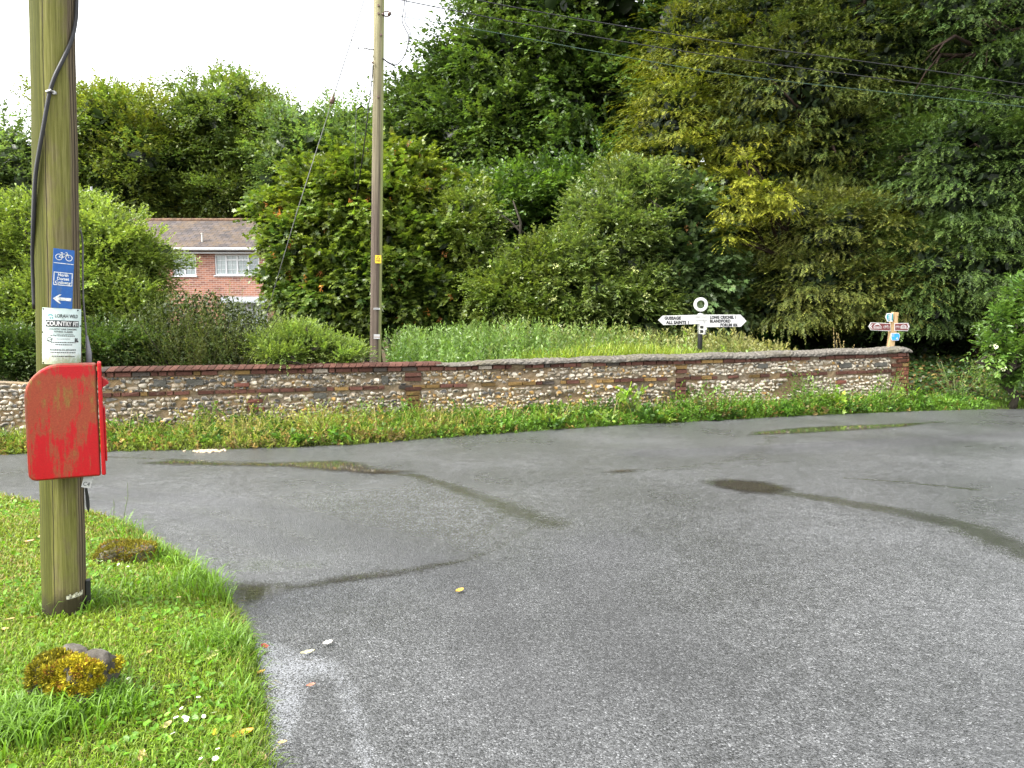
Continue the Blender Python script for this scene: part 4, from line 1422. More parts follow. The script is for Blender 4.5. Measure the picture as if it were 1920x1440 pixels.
def core(s0, s1, topf, parent, thick=0.34):
    ss = np.arange(s0, s1 + 1e-6, 0.05)
    hs_ = np.linspace(-0.1, 1, 22)
    S, Hh = np.meshgrid(ss, hs_)
    Z = Hh * topf(S)
    dd = -0.045 - 0.05 * hollow(S, Z) + 0.008 * np.sin(S * 31 + Z * 23) * np.sin(Z * 41 + S * 7)
    V = np.stack([WA.x + WT.x * S + WN.x * dd, WA.y + WT.y * S + WN.y * dd, Z], -1).reshape(-1, 3)
    nx = len(ss)
    i = (np.arange(len(hs_) - 1)[:, None] * nx + np.arange(nx - 1)[None, :]).ravel()
    F = [tuple(f) for f in np.stack([i, i + 1, i + nx + 1, i + nx], 1)]
    mb = MB()
    mb.v = [tuple(v) for v in V]
    mb.f = F
    mb.c = [(1, 1, 1)] * len(V)
    # back, top and ends
    for a, b_ in zip(ss[:-1:4], ss[4::4]):
        ta, tb = float(topf(a)), float(topf(b_))
        mb.add([wl(a, -0.1, -thick), wl(b_, -0.1, -thick), wl(b_, tb, -thick), wl(a, ta, -thick)], [(0, 3, 2, 1)])
        mb.add([wl(a, ta, -0.04), wl(b_, tb, -0.04), wl(b_, tb, -thick), wl(a, ta, -thick)], [(0, 1, 2, 3)])
    for e in (s0, s1):
        t_ = float(topf(e))
        mb.add([wl(e, -0.1, -0.04), wl(e, t_, -0.04), wl(e, t_, -thick), wl(e, -0.1, -thick)], [(0, 1, 2, 3)])
    return part(parent, mb.link('mortar', M_MORTAR, fix=False))


def flints(s0, s1, bands, parent, tone):
    """nodules laid in rough courses; bands = [(h0, h1)] below the top line"""
    Vs, Fs, Cs, n0 = [], [], [], 0
    NA, rings = 10, [0.0, 0.38, 0.72, 0.92, 1.0]
    prof = np.array([1.0, 0.97, 0.80, 0.45, -0.15])
    F = []
    for k in range(NA):
        F.append((0, 1 + k, 1 + (k + 1) % NA))
    for r_ in range(len(rings) - 2):
        for k in range(NA):
            a, b_ = 1 + r_ * NA + k, 1 + r_ * NA + (k + 1) % NA
            c_, d_ = a + NA, b_ + NA
            F += [(a, c_, d_), (a, d_, b_)]
    F = np.array(F)
    th = np.arange(NA) / NA * 6.2832
    for h0, h1 in bands:
        h = h0
        while h < h1 - 0.02:
            rh = min(0.038 + 0.024 * rng.random(), h1 - h)
            s_ = s0 + rng.random() * 0.05
            while s_ < s1:
                wd = rh * (0.8 + 1.5 * rng.random() ** 1.5)
                t_ = float(wall_top(s_))
                hc = (h + rh / 2) * t_ + rng.normal(0, 0.010) + 0.008 * math.sin(s_ * 9 + h * 40)
                ho = float(hollow(s_, hc))
                s_mid = s_ + wd / 2
                s_ += wd * 0.97
                if rng.random() < 0.05 + 0.95 * ho: continue
                if any(abs(s_mid - ps) < pw for ps, pw in PIERS): continue
                lob = 1.06 + 0.15 * np.cos(2 * th + rng.random() * 6) + 0.16 * np.cos(3 * th + rng.random() * 6) + rng.normal(0, 0.09, NA)
                sq = 1 / np.maximum(np.abs(np.cos(th)), np.abs(np.sin(th))) ** 0.35
                lob = lob * sq * 0.94
                dep = (0.016 + 0.028 * rng.random())
                tilt = rng.normal(0, 0.42, 2)
                V = [(s_mid, hc, -0.045 + dep)]
                for r_, pf in zip(rings[1:], prof[1:]):
                    ds = np.cos(th) * lob * r_ * wd / 2
                    dh = np.sin(th) * lob * r_ * rh / 2
                    dd = -0.048 + dep * pf + tilt[0] * ds * (pf > 0) + tilt[1] * dh * (pf > 0)
                    V += list(zip(s_mid + ds, hc + dh, dd))
                V = np.array(V)
                W3 = np.stack([WA.x + WT.x * V[:, 0] + WN.x * V[:, 2], WA.y + WT.y * V[:, 0] + WN.y * V[:, 2], V[:, 1]], 1)
                white = np.array([0.54, 0.48, 0.38]) * (0.6 + 0.5 * rng.random())
                k = rng.random()
                wp, dp, op = tone(s_mid, hc)
                if k < dp: corec = np.array([0.07, 0.066, 0.06]) * (0.6 + 1.2 * rng.random())
                elif k < dp + op: corec = np.array([0.34, 0.20, 0.06]) * (0.7 + 0.6 * rng.random())
                elif k < dp + op + wp: corec = white
                else: corec = np.array([0.27, 0.22, 0.155]) * (0.5 + 0.8 * rng.random())
                if op > 0.1 and rng.random() < op: white = np.array([0.42, 0.30, 0.13])
                ringc = [corec, corec, corec * 0.5 + white * 0.5 if rng.random() < 0.5 else corec, white, white * 0.55]
                if rng.random() < 0.25: ringc[3] = white * 0.5
                C = np.concatenate([ringc[0][None]] + [np.repeat(c_[None], NA, 0) for c_ in ringc[1:]])
                C = C * (1 + rng.normal(0, 0.06, (len(C), 1)))
                Vs.append(W3)
                Fs.append(F + n0)
                Cs.append(np.clip(C, 0.01, 0.8))
                n0 += len(W3)
            h += rh * 0.98
    me = tri_mesh('flints', np.concatenate(Vs), np.concatenate(Fs), np.concatenate(Cs))
    return part(parent, link('flints', me, M_FLINT, smooth=True))


PIERS = [(4.02, 0.12), (8.45, 0.10), (WLEN - 0.16, 0.2)]


def tone_main(s, h):
    if s < 4.2: return (0.20, 0.42, 0.04)
    if s < 8.6: return (0.34, 0.12, 0.22)
    return (0.66, 0.08, 0.05)


def brick_col(s, lichen):
    k = rng.random()
    if k < lichen: return np.array([0.20, 0.125, 0.045]) * (0.5 + 0.8 * rng.random())
    if k < lichen + 0.05: return np.array([0.06, 0.05, 0.042])
    if k < lichen + 0.08: return np.array([0.30, 0.26, 0.21])
    return np.array([0.105, 0.047, 0.034]) * (0.55 + 0.65 * rng.random())


def brick(mb, s0, s1, h0, h1, d, col, jit=0.004):
    j = lambda: rng.normal(0, jit)
    ts0, ts1 = float(wall_top(s0)), float(wall_top(s1))
    q = [wl(s0, h0 * ts0 + j(), -0.05), wl(s1, h0 * ts1 + j(), -0.05), wl(s1, h1 * ts1 + j(), -0.05), wl(s0, h1 * ts0 + j(), -0.05)]
    e = d + rng.normal(0, 0.004)
    b2 = 0.006
    f = [wl(s0 + b2, (h0 + b2) * ts0, e + j()), wl(s1 - b2, (h0 + b2) * ts1, e + j()), wl(s1 - b2, (h1 - b2) * ts1, e + j()), wl(s0 + b2, (h1 - b2) * ts0, e + j())]
    mb.add(q + f, [(4, 5, 6, 7), (0, 1, 5, 4), (1, 2, 6, 5), (2, 3, 7, 6), (3, 0, 4, 7)], tuple(col))


def course(mb, s0, s1, h0, h1, d, lich, skip=0.0):
    s_ = s0
    while s_ < s1:
        w_ = 0.215 if rng.random() < 0.62 else 0.105
        w_ *= 0.9 + 0.15 * rng.random()
        e = min(s_ + w_, s1)
        if rng.random() > skip:
            brick(mb, s_, e - 0.009, h0, h1, d, brick_col(s_, lich(s_)))
        s_ = e


core(S_OLD, WLEN, lambda s: wall_top(s) * 0.93, wall)
flints(S_OLD, WLEN - 0.36, [(0.02, 0.60), (0.675, 0.86)], wall, tone_main)
lich_top = lambda s: 0.03 if s < 3.8 else (0.20 if s < 7 else 0.06)
lich_mid = lambda s: 0.03 if s < 4.0 else (0.42 if s < 10.2 else 0.06)
mb = MB()
course(mb, S_OLD, WLEN, 0.872, 0.935, 0.0, lich_top, 0.05)
mb.link('brick_course', M_BRICK, wall, colors=True, fix=False).matrix_parent_inverse = Matrix.Translation(-wall.location)
mb = MB()
course(mb, S_OLD, WLEN - 0.36, 0.610, 0.664, -0.004, lich_mid, 0.16)
mb.link('brick_course', M_BRICK, wall, colors=True, fix=False).matrix_parent_inverse = Matrix.Translation(-wall.location)
# piers, odd dark stones and stray bricks
mb = MB()
for (ps, pw), lich in zip(PIERS[:2], (0.75, 0.35)):
    h = 0.02
    while h < 0.86:
        if not (0.595 < h < 0.66):
            k = rng.random()
            brick(mb, ps - pw * (0.9 + 0.2 * k), ps + pw * (0.7 + 0.3 * k), h, min(h + 0.062, 0.868), -0.002, brick_col(ps, lich if h < 0.6 or ps > 5 else 0.05))
        h += 0.070
part(wall, mb.link('brick_pier', M_BRICK, colors=True, fix=False))
mb = MB()
pc = wl(WLEN, 0, 0)
h = 0.0
row = 0
while h < 0.868:
    hh = min(h + 0.062, 0.870)
    s_ = WLEN - 0.36 + (0.11 if row % 2 else 0)
    while s_ < WLEN - 0.01:
        e = min(s_ + 0.215, WLEN)
        c_ = np.array([0.16, 0.065, 0.04]) * (0.5 + 0.7 * rng.random()) if rng.random() > 0.12 else np.array([0.2, 0.13, 0.05])
        brick(mb, s_, e - 0.008, h, hh, 0.0, c_)
        s_ = e
    # the return face looking right
    ta = float(wall_top(WLEN))
    mb.add([wl(WLEN + 0.004, h * ta, 0), wl(WLEN + 0.004, h * ta, -0.34), wl(WLEN + 0.004, (hh) * ta, -0.34), wl(WLEN + 0.004, hh * ta, 0)], [(0, 1, 2, 3)], (0.18, 0.07, 0.04))
    h += 0.070
    row += 1
part(wall, mb.link('end_pier', M_BRICK, colors=True, fix=False))
mb = MB()
for s_, h, wd, hh in [(0.55, 0.73, 0.16, 0.09), (0.95, 0.735, 0.22, 0.085), (2.6, 0.50, 0.18, 0.09), (3.55, 0.70, 0.10, 0.11), (9.9, 0.76, 0.2, 0.08), (11.6, 0.72, 0.26, 0.09), (11.55, 0.45, 0.2, 0.07),
                      (12.35, 0.72, 0.28, 0.07), (1.6, 0.80, 0.2, 0.06), (1.55, 0.70, 0.2, 0.06), (1.7, 0.47, 0.22, 0.06), (1.72, 0.36, 0.22, 0.06)]:
    cc = (0.085, 0.082, 0.07) if h > 0.71 or hh > 0.07 else (0.13, 0.05, 0.035)
    brick(mb, s_, s_ + wd, h, h + hh, -0.004, cc, 0.006)
part(wall, mb.link('squared_stone', M_BRICK, colors=True, fix=False))
# coping: slanting bricks on the left, rough cement from the pole on
mb = MB()
s_ = S_OLD
S_C = 4.35
while s_ < S_C:
    w_ = 0.085 + 0.02 * rng.random()
    t_ = float(wall_top(s_))
    c_ = brick_col(s_, 0.02) * 0.8
    lean = 0.035
    prof_ = [(0.03, 0.94), (0.035, 0.955), (0.0, 0.985), (-0.09, 1.0), (-0.26, 1.0), (-0.36, 0.985), (-0.37, 0.94)]
    vs = [wl(s_ + (h_ - 0.94) * 0.8, h_ * t_ + rng.normal(0, 0.002), d_) for d_, h_ in prof_] + \
         [wl(s_ + w_ - 0.01 + (h_ - 0.94) * 0.8, h_ * t_ + rng.normal(0, 0.002), d_) for d_, h_ in prof_]
    n_ = len(prof_)
    fs = [tuple(range(n_)), tuple(range(2 * n_ - 1, n_ - 1, -1))] + [(i, (i + 1) % n_, n_ + (i + 1) % n_, n_ + i) for i in range(n_)]
    mb.add(vs, fs, tuple(c_))
    s_ += w_
o = part(wall, mb.link('coping', M_BRICK, colors=True))
o['label'] = 'slanting brick-on-edge coping'
ss = np.arange(S_C, WLEN + 0.05, 0.04)
prof_ = np.array([(0.03, 0.935), (0.042, 0.95), (0.036, 0.985), (0.0, 1.012), (-0.08, 1.03), (-0.17, 1.036), (-0.27, 1.028), (-0.35, 1.0), (-0.38, 0.935)])
V = []
for i, s_ in enumerate(ss):
    t_ = float(wall_top(s_))
    thin = sstep(S_C, S_C + 2.5, s_) * 0.5 + 0.5
    brk = math.exp(-((s_ - 6.55) / 0.22) ** 2)
    endr = min(1.0, math.sqrt(max(0.0, 1 - max(0, (s_ - (WLEN - 0.10)) / 0.16) ** 2))) if s_ > WLEN - 0.10 else 1.0
    for d_, h_ in prof_:
        hh = 0.935 + (h_ - 0.935) * thin * endr * (1 - 0.35 * brk)
        V.append(tuple(wl(s_, hh * t_ + rng.normal(0, 0.004) + 0.008 * math.sin(s_ * 5), d_ + rng.normal(0, 0.005) - 0.03 * brk * (d_ > -0.05))))
k = len(prof_)
F = [(i * k + j, i * k + j + 1, (i + 1) * k + j + 1, (i + 1) * k + j) for i in range(len(ss) - 1) for j in range(k - 1)]
F += [tuple(range(k)), tuple((len(ss) - 1) * k + j for j in range(k))]
mb = MB()
mb.v, mb.f, mb.c = V, F, [(1, 1, 1)] * len(V)
o = part(wall, mb.link('coping', M_COPING, smooth=False))
o['label'] = 'rounded rough cement coping'

# the old low wall further left
core(-6.0, S_OLD - 0.02, lambda s: 0.80 + 0.03 * np.sin(np.asarray(s) * 3.1), LW)
PIERS_SAVE, PIERS = PIERS, [(-3.4, 0.0)]
flints(-6.0, S_OLD - 0.02, [(0.02, 0.80)], LW, lambda s, h: (0.34, 0.20, 0.03))

# ------------------------------------------------------------------ house
HY = 43.5
house = empty('brick_house', (P(360, 600, HY).x, HY, 0.35))
tag(house, 'two-storey red brick house with a dark tiled roof behind the bushes', 'house')
b = NB('house_brick')
p = b.pos()
br = b.n('ShaderNodeTexBrick')
sx_ = b.n('ShaderNodeSeparateXYZ')
b.l(p, sx_.inputs[0])
cb_ = b.n('ShaderNodeCombineXYZ')
b.l(sx_.outputs['X'], cb_.inputs['X'])
b.l(sx_.outputs['Z'], cb_.inputs['Y'])
b.l(cb_.outputs[0], br.inputs['Vector'])
br.inputs['Scale'].default_value = 1.0
br.inputs['Brick Width'].default_value = 0.30
br.inputs['Row Height'].default_value = 0.11
br.inputs['Mortar Size'].default_value = 0.013
br.inputs['Bias'].default_value = -0.25
b.set(br.inputs['Color1'], (0.29, 0.13, 0.088))
b.set(br.inputs['Color2'], (0.12, 0.055, 0.048))
b.set(br.inputs['Mortar'], (0.33, 0.25, 0.21))
n = b.noise(p, 1.3, 4)
c = b.mix(0.5, br.outputs['Color'], b.ramp(n, [(0.3, 0.75), (0.7, 1.2)]), 'MULTIPLY')
M_HBRICK = b.done(b.bsdf(c, 0.9, spec=0.2))
b = NB('roof_tiles')
p = b.pos()
br = b.n('ShaderNodeTexBrick')
sx_ = b.n('ShaderNodeSeparateXYZ')
b.l(p, sx_.inputs[0])
cb_ = b.n('ShaderNodeCombineXYZ')
b.l(sx_.outputs['X'], cb_.inputs['X'])
b.l(b.math('MULTIPLY', sx_.outputs['Z'], 2.1), cb_.inputs['Y'])
b.l(cb_.outputs[0], br.inputs['Vector'])
br.inputs['Scale'].default_value = 1.0
br.inputs['Brick Width'].default_value = 0.36
br.inputs['Row Height'].default_value = 0.30
br.inputs['Mortar Size'].default_value = 0.022
b.set(br.inputs['Color1'], (0.085, 0.072, 0.070))
b.set(br.inputs['Color2'], (0.042, 0.036, 0.037))
b.set(br.inputs['Mortar'], (0.02, 0.018, 0.018))
n = b.noise(p, 1.1, 5, 0.7)
n2 = b.noise(p, 8, 5, 0.7)
c = b.mix(b.math('MULTIPLY', b.ramp(n, [(0.42, 0.0), (0.6, 1.0)]), b.ramp(n2, [(0.4, 0.1), (0.65, 0.8)])), br.outputs['Color'], (0.13, 0.085, 0.04))
M_ROOF = b.done(b.bsdf(c, 0.8, b.bump(br.outputs['Fac'], -0.6, 0.05), spec=0.3))
M_UPVC = plain_mat('white_frame', (0.50, 0.51, 0.52), 0.35, vary=0.03)
b = NB('window_glass')
n = b.noise(b.pos(), 1.6, 3)
c = b.ramp(n, [(0.35, (0.15, 0.19, 0.19)), (0.65, (0.26, 0.30, 0.30))])
M_PANE = b.done(b.bsdf(c, 0.08, spec=0.7))
b = NB('dark_glass')
n = b.noise(b.pos(), 3, 3)
c = b.ramp(n, [(0.35, (0.01, 0.012, 0.012)), (0.65, (0.03, 0.034, 0.036))])
M_PANE_D = b.done(b.bsdf(c, 0.05, spec=0.7))

hx0, hx1 = P(150, 600, HY).x, P(516, 600, HY).x
z_e = P(400, 469, HY).z
RY = HY + 4.2
z_r = P(400, 414.5, RY).z
hb = HY + 8.4
# wall openings: list of (px0, px1, py0, py1)
WIN = [(328, 371, 477, 517), (406, 489, 477, 516), (424, 502, 560, 640)]
wins = [(P(a, 600, HY).x, P(c_, 600, HY).x, P(400, d_, HY).z, P(400, b_, HY).z) for a, c_, b_, d_ in WIN]
mb = MB()
xs = sorted({hx0, hx1, *[v for w_ in wins for v in w_[:2]]})
zs = sorted({0.2, z_e + 0.05, *[v for w_ in wins for v in w_[2:]]})
for i in range(len(xs) - 1):
    for j in range(len(zs) - 1):
        mx_, mz_ = (xs[i] + xs[i + 1]) / 2, (zs[j] + zs[j + 1]) / 2
        if any(w_[0] < mx_ < w_[1] and w_[2] < mz_ < w_[3] for w_ in wins): continue
        mb.add([(xs[i], HY, zs[j]), (xs[i + 1], HY, zs[j]), (xs[i + 1], HY, zs[j + 1]), (xs[i], HY, zs[j + 1])], [(0, 1, 2, 3)])
for w_ in wins:  # reveals
    x0, x1, z0, z1 = w_
    for q in ([(x0, z0), (x0, z1)], [(x1, z0), (x1, z1)], [(x0, z0), (x1, z0)], [(x0, z1), (x1, z1)]):
        (xa, za), (xb, zb) = q
        mb.add([(xa, HY, za), (xb, HY, zb), (xb, HY + 0.22, zb), (xa, HY + 0.22, za)], [(0, 1, 2, 3)])
mb.add([(hx0, HY, 0.2), (hx0, hb, 0.2), (hx0, hb, z_e), (hx0, RY, z_r - 0.1), (hx0, HY, z_e)], [(0, 1, 2, 3, 4)])
mb.add([(hx1, HY, 0.2), (hx1, hb, 0.2), (hx1, hb, z_e), (hx1, RY, z_r - 0.1), (hx1, HY, z_e)], [(0, 1, 2, 3, 4)])
mb.add([(hx0, hb, 0.2), (hx1, hb, 0.2), (hx1, hb, z_e), (hx0, hb, z_e)], [(0, 1, 2, 3)])
part(house, mb.link('wall', M_HBRICK, fix=False))
mb = MB()
sl = (z_r - z_e) / (RY - HY)
for k in (0, 1):
    y_e = HY - 0.35 if k == 0 else hb + 0.35
    ze = z_e - 0.35 * sl + 0.12
    zr = z_r + 0.05
    vs = [(hx0 - 0.3, y_e, ze), (hx1 + 0.3, y_e, ze), (hx1 + 0.3, RY, zr), (hx0 - 0.3, RY, zr)]
    vs += [(x, y, z - 0.10) for x, y, z in vs]
    mb.add(vs, [(0, 1, 2, 3), (7, 6, 5, 4), (0, 4, 5, 1), (1, 5, 6, 2), (3, 2, 6, 7), (0, 3, 7, 4)])
roof = part(house, mb.link('roof', M_ROOF))
mb = MB()
mb.tube([(hx0 - 0.32, RY, z_r + 0.05), (hx1 + 0.32, RY, z_r + 0.05)], 0.12, 10)
rt = mb.link('ridge_tiles', plain_mat('ridge_clay', (0.13, 0.075, 0.045), 0.9, vary=0.3, scale=6))
rt.parent = roof
mb = MB()
fx = P(381, 460, HY + 1.0)
mb.tube([(fx.x, HY + 0.9, fx.z - 0.15), (fx.x, HY + 0.9, fx.z + 0.62)], 0.055, 10)
mb.tube([(fx.x, HY + 0.9, fx.z - 0.1), (fx.x, HY + 0.9, fx.z - 0.02)], [0.22, 0.07], 12)
mb.tube([(fx.x, HY + 0.9, fx.z + 0.62), (fx.x, HY + 0.9, fx.z + 0.68)], 0.08, 10)
fl = mb.link('flue', plain_mat('flue_grey', (0.42, 0.40, 0.36), 0.6))
fl.parent = roof
mb = MB()
mb.box((hx0 - 0.3, HY - 0.33, z_e - 0.20), (hx1 + 0.3, HY - 0.30, z_e + 0.02))
mb.box((hx0 - 0.3, HY - 0.30, z_e - 0.20), (hx1 + 0.3, HY - 0.003, z_e - 0.17))
part(house, mb.link('fascia', M_UPVC))
mb = MB()
mb.tube([(hx0 - 0.3, HY - 0.42, z_e + 0.02), (hx1 + 0.3, HY - 0.42, z_e + 0.02)], 0.075, 10)
part(house, mb.link('gutter', M_UPVC))
for wi, (x0, x1, z0, z1) in enumerate(wins):
    mb = MB()
    y0, y1 = HY + 0.04, HY + 0.12
    f = 0.075
    mb.box((x0 + .003, y0, z0 + .003), (x0 + f, y1, z1 - .003))
    mb.box((x1 - f, y0, z0 + .003), (x1 - .003, y1, z1 - .003))
    mb.box((x0 + f, y0, z0 + .003), (x1 - f, y1, z0 + f))
    mb.box((x0 + f, y0, z1 - f), (x1 - f, y1, z1 - .003))
    nm = [2, 4, 4][wi]
    step = (x1 - x0) / nm
    for i in range(1, nm):
        mb.box((x0 + i * step - 0.045, y0 + .003, z0 + f), (x0 + i * step + 0.045, y1, z1 - f))
    lights = [(x0 + i * step, x0 + (i + 1) * step) for i in range(nm)]
    tr_z = z1 - (z1 - z0) * 0.26
    for i, (a, c_) in enumerate(lights):
        if wi >= 1 and i in (1, 2):
            mb.box((a + 0.045, y0 + .006, tr_z - 0.04), (c_ - 0.045, y1, tr_z + 0.04))
        for kx in (1,):
            xm = (a + c_) / 2
            mb.box((xm - 0.010, y0 + 0.03, z0 + f), (xm + 0.010, y1 - 0.01, z1 - f))
        for kz in (1, 2, 3):
            zz = z0 + f + (z1 - z0 - 2 * f) * kz / 4
            mb.box((a + 0.045, y0 + 0.033, zz - 0.010), (c_ - 0.045, y1 - 0.012, zz + 0.010))
    wf = part(house, mb.link('window', M_UPVC))
    mb = MB()
    mb.box((x0 + f * 0.5, HY + 0.09, z0 + f * 0.5), (x1 - f * 0.5, HY + 0.105, z1 - f * 0.5))
    pn = mb.link('pane', M_PANE)
    pn.parent = wf
    mb = MB()
    mb.box((x0 - 0.06, HY - 0.07, z0 - 0.06), (x1 + 0.06, HY + 0.04, z0 + 0.0))
    sl_ = mb.link('sill', M_UPVC)
    sl_.parent = wf
# lean-to canopy over the ground floor window
mb = MB()
cx0, cx1 = P(418, 600, HY).x, P(506, 600, HY).x
zt, zb = P(400, 556, HY).z, P(400, 566, HY).z
mb.add([(cx0, HY - 0.7, zb), (cx1, HY - 0.7, zb), (cx1, HY - 0.003, zt), (cx0, HY - 0.003, zt), (cx0, HY - 0.7, zb - 0.08), (cx1, HY - 0.7, zb - 0.08), (cx1, HY - 0.003, zt - 0.08), (cx0, HY - 0.003, zt - 0.08)],
       [(0, 1, 2, 3), (7, 6, 5, 4), (0, 4, 5, 1), (1, 5, 6, 2), (3, 2, 6, 7), (0, 3, 7, 4)])
part(house, mb.link('canopy', plain_mat('lead_grey', (0.22, 0.24, 0.26), 0.5)))

# television aerial
q = P(172, 395, 46)
aer = empty('television_aerial', (q.x, 46, P(172, 440, 46).z))
tag(aer, 'thin metal television aerial standing above the roof beside the mossy post', 'aerial')
M_ALU = plain_mat('aluminium', (0.45, 0.46, 0.47), 0.4, metal=0.6)
mb = MB()
mb.tube([(q.x, 46, P(172, 440, 46).z), (q.x, 46, P(172, 350, 46).z)], 0.022, 6)
part(aer, mb.link('mast', M_ALU))
mb = MB()
za = P(172, 357, 46).z
mb.tube([(q.x - 1.0, 45.9, za), (q.x + 0.15, 45.97, za)], 0.016, 6)
for i in range(7):
    x = q.x - 0.95 + i * 0.15
    mb.tube([(x, 45.7, za), (x, 46.15, za)], 0.009, 5)
mb.tube([(q.x + 0.1, 45.95, za - 0.2), (q.x + 0.1, 45.95, za + 0.22)], 0.02, 6)
part(aer, mb.link('antenna', M_ALU))

# ------------------------------------------------------------------ flat lettering and symbols
def text_mesh(body, size, extrude=0.0, sx=1.0, align='LEFT', space=1.0, bold=0.0):
    cu = bpy.data.curves.new('txt', 'FONT')
    cu.body = body
    cu.size = size
    cu.extrude = extrude
    cu.align_x = align
    cu.space_character = space
    cu.offset = bold
    cu.resolution_u = 3
    ob = bpy.data.objects.new('txt', cu)
    COL.objects.link(ob)
    dg = bpy.context.evaluated_depsgraph_get()
    me = bpy.data.meshes.new_from_object(ob.evaluated_get(dg))
    bpy.data.objects.remove(ob)
    bpy.data.curves.remove(cu)
    vs = [Vector((v.co.x * sx, 0, v.co.y)) for v in me.vertices]
    fs = [tuple(p_.vertices) for p_ in me.polygons]
    bpy.data.meshes.remove(me)
    return vs, fs


class Flat:
    """flat shapes in a local (x, z) plane facing -y, gathered in one mesh a hair in front of their plate"""
    def __init__(self, y=-0.0015):
        self.mb = MB()
        self.y = y

    def text(self, body, x, z, size, sx=1.0, align='LEFT', space=1.0, bold=0.0):
        vs, fs = text_mesh(body, size, 0, sx, align, space, bold)
        self.mb.add([(v.x + x, self.y, v.z + z) for v in vs], fs)

    def poly(self, pts):
        self.mb.add([(x, self.y, z) for x, z in pts], [tuple(range(len(pts)))])

    def rect(self, x0, z0, x1, z1):
        self.poly([(x0, z0), (x1, z0), (x1, z1), (x0, z1)])

    def bar(self, x0, z0, x1, z1, w_):
        d = Vector((x1 - x0, z1 - z0)).normalized()
        n = Vector((-d.y, d.x)) * (w_ / 2)
        self.poly([(x0 + n.x, z0 + n.y), (x0 - n.x, z0 - n.y), (x1 - n.x, z1 - n.y), (x1 + n.x, z1 + n.y)])

    def ring(self, cx, cz, r, w_, n=20, a0=0, a1=2 * math.pi):
        vs, fs = [], []
        for i in range(n + 1):
            a = a0 + (a1 - a0) * i / n
            for q in (r - w_ / 2, r + w_ / 2):
                vs.append((cx + q * math.cos(a), self.y, cz + q * math.sin(a)))
        for i in range(n):
            fs.append((2 * i, 2 * i + 1, 2 * i + 3, 2 * i + 2))
        self.mb.add(vs, fs)

    def frame(self, x0, z0, x1, z1, w_):
        self.rect(x0, z0, x1, z0 + w_)
        self.rect(x0, z1 - w_, x1, z1)
        self.rect(x0, z0 + w_, x0 + w_, z1 - w_)
        self.rect(x1 - w_, z0 + w_, x1, z1 - w_)

    def bike(self, cx, cz, s, flip=1):
        L = lambda a, b_, c_, d_, w_=0.07: self.bar(cx + flip * a * s, cz + b_ * s, cx + flip * c_ * s, cz + d_ * s, w_ * s)
        self.ring(cx - 0.55 * s, cz, 0.36 * s, 0.075 * s)
        self.ring(cx + 0.55 * s, cz, 0.36 * s, 0.075 * s)
        L(-0.55, 0, -0.10, -0.02); L(-0.55, 0, -0.22, 0.42); L(-0.10, -0.02, -0.27, 0.55); L(-0.22, 0.42, 0.38, 0.45)
        L(-0.10, -0.02, 0.38, 0.45); L(0.55, 0, 0.33, 0.62); L(0.33, 0.62, 0.15, 0.66); L(-0.38, 0.56, -0.16, 0.56, 0.09)

    def link(self, name, mat, parent, bend=None):
        if bend:
            rr = bend
            self.mb.v = [((rr - y) * math.sin(x / rr), rr - (rr - y) * math.cos(x / rr), z) for x, y, z in self.mb.v]
        # subdivide nothing; faces look towards -y
        o = self.mb.link(name, mat, fix=False)
        o.parent = parent
        return o


WHITE_P = plain_mat('white_paint', (0.42, 0.42, 0.41), 0.4, vary=0.04)
BLACK_P = plain_mat('black_paint', (0.012, 0.012, 0.013), 0.45)
M_RUBBER = plain_mat('black_cable', (0.014, 0.014, 0.015), 0.5)
M_WIRE = plain_mat('grey_wire', (0.10, 0.10, 0.10), 0.5)
M_STEEL = plain_mat('galvanised', (0.35, 0.35, 0.34), 0.45, metal=0.5)
M_PORC = plain_mat('brown_insulator', (0.10, 0.06, 0.045), 0.3)


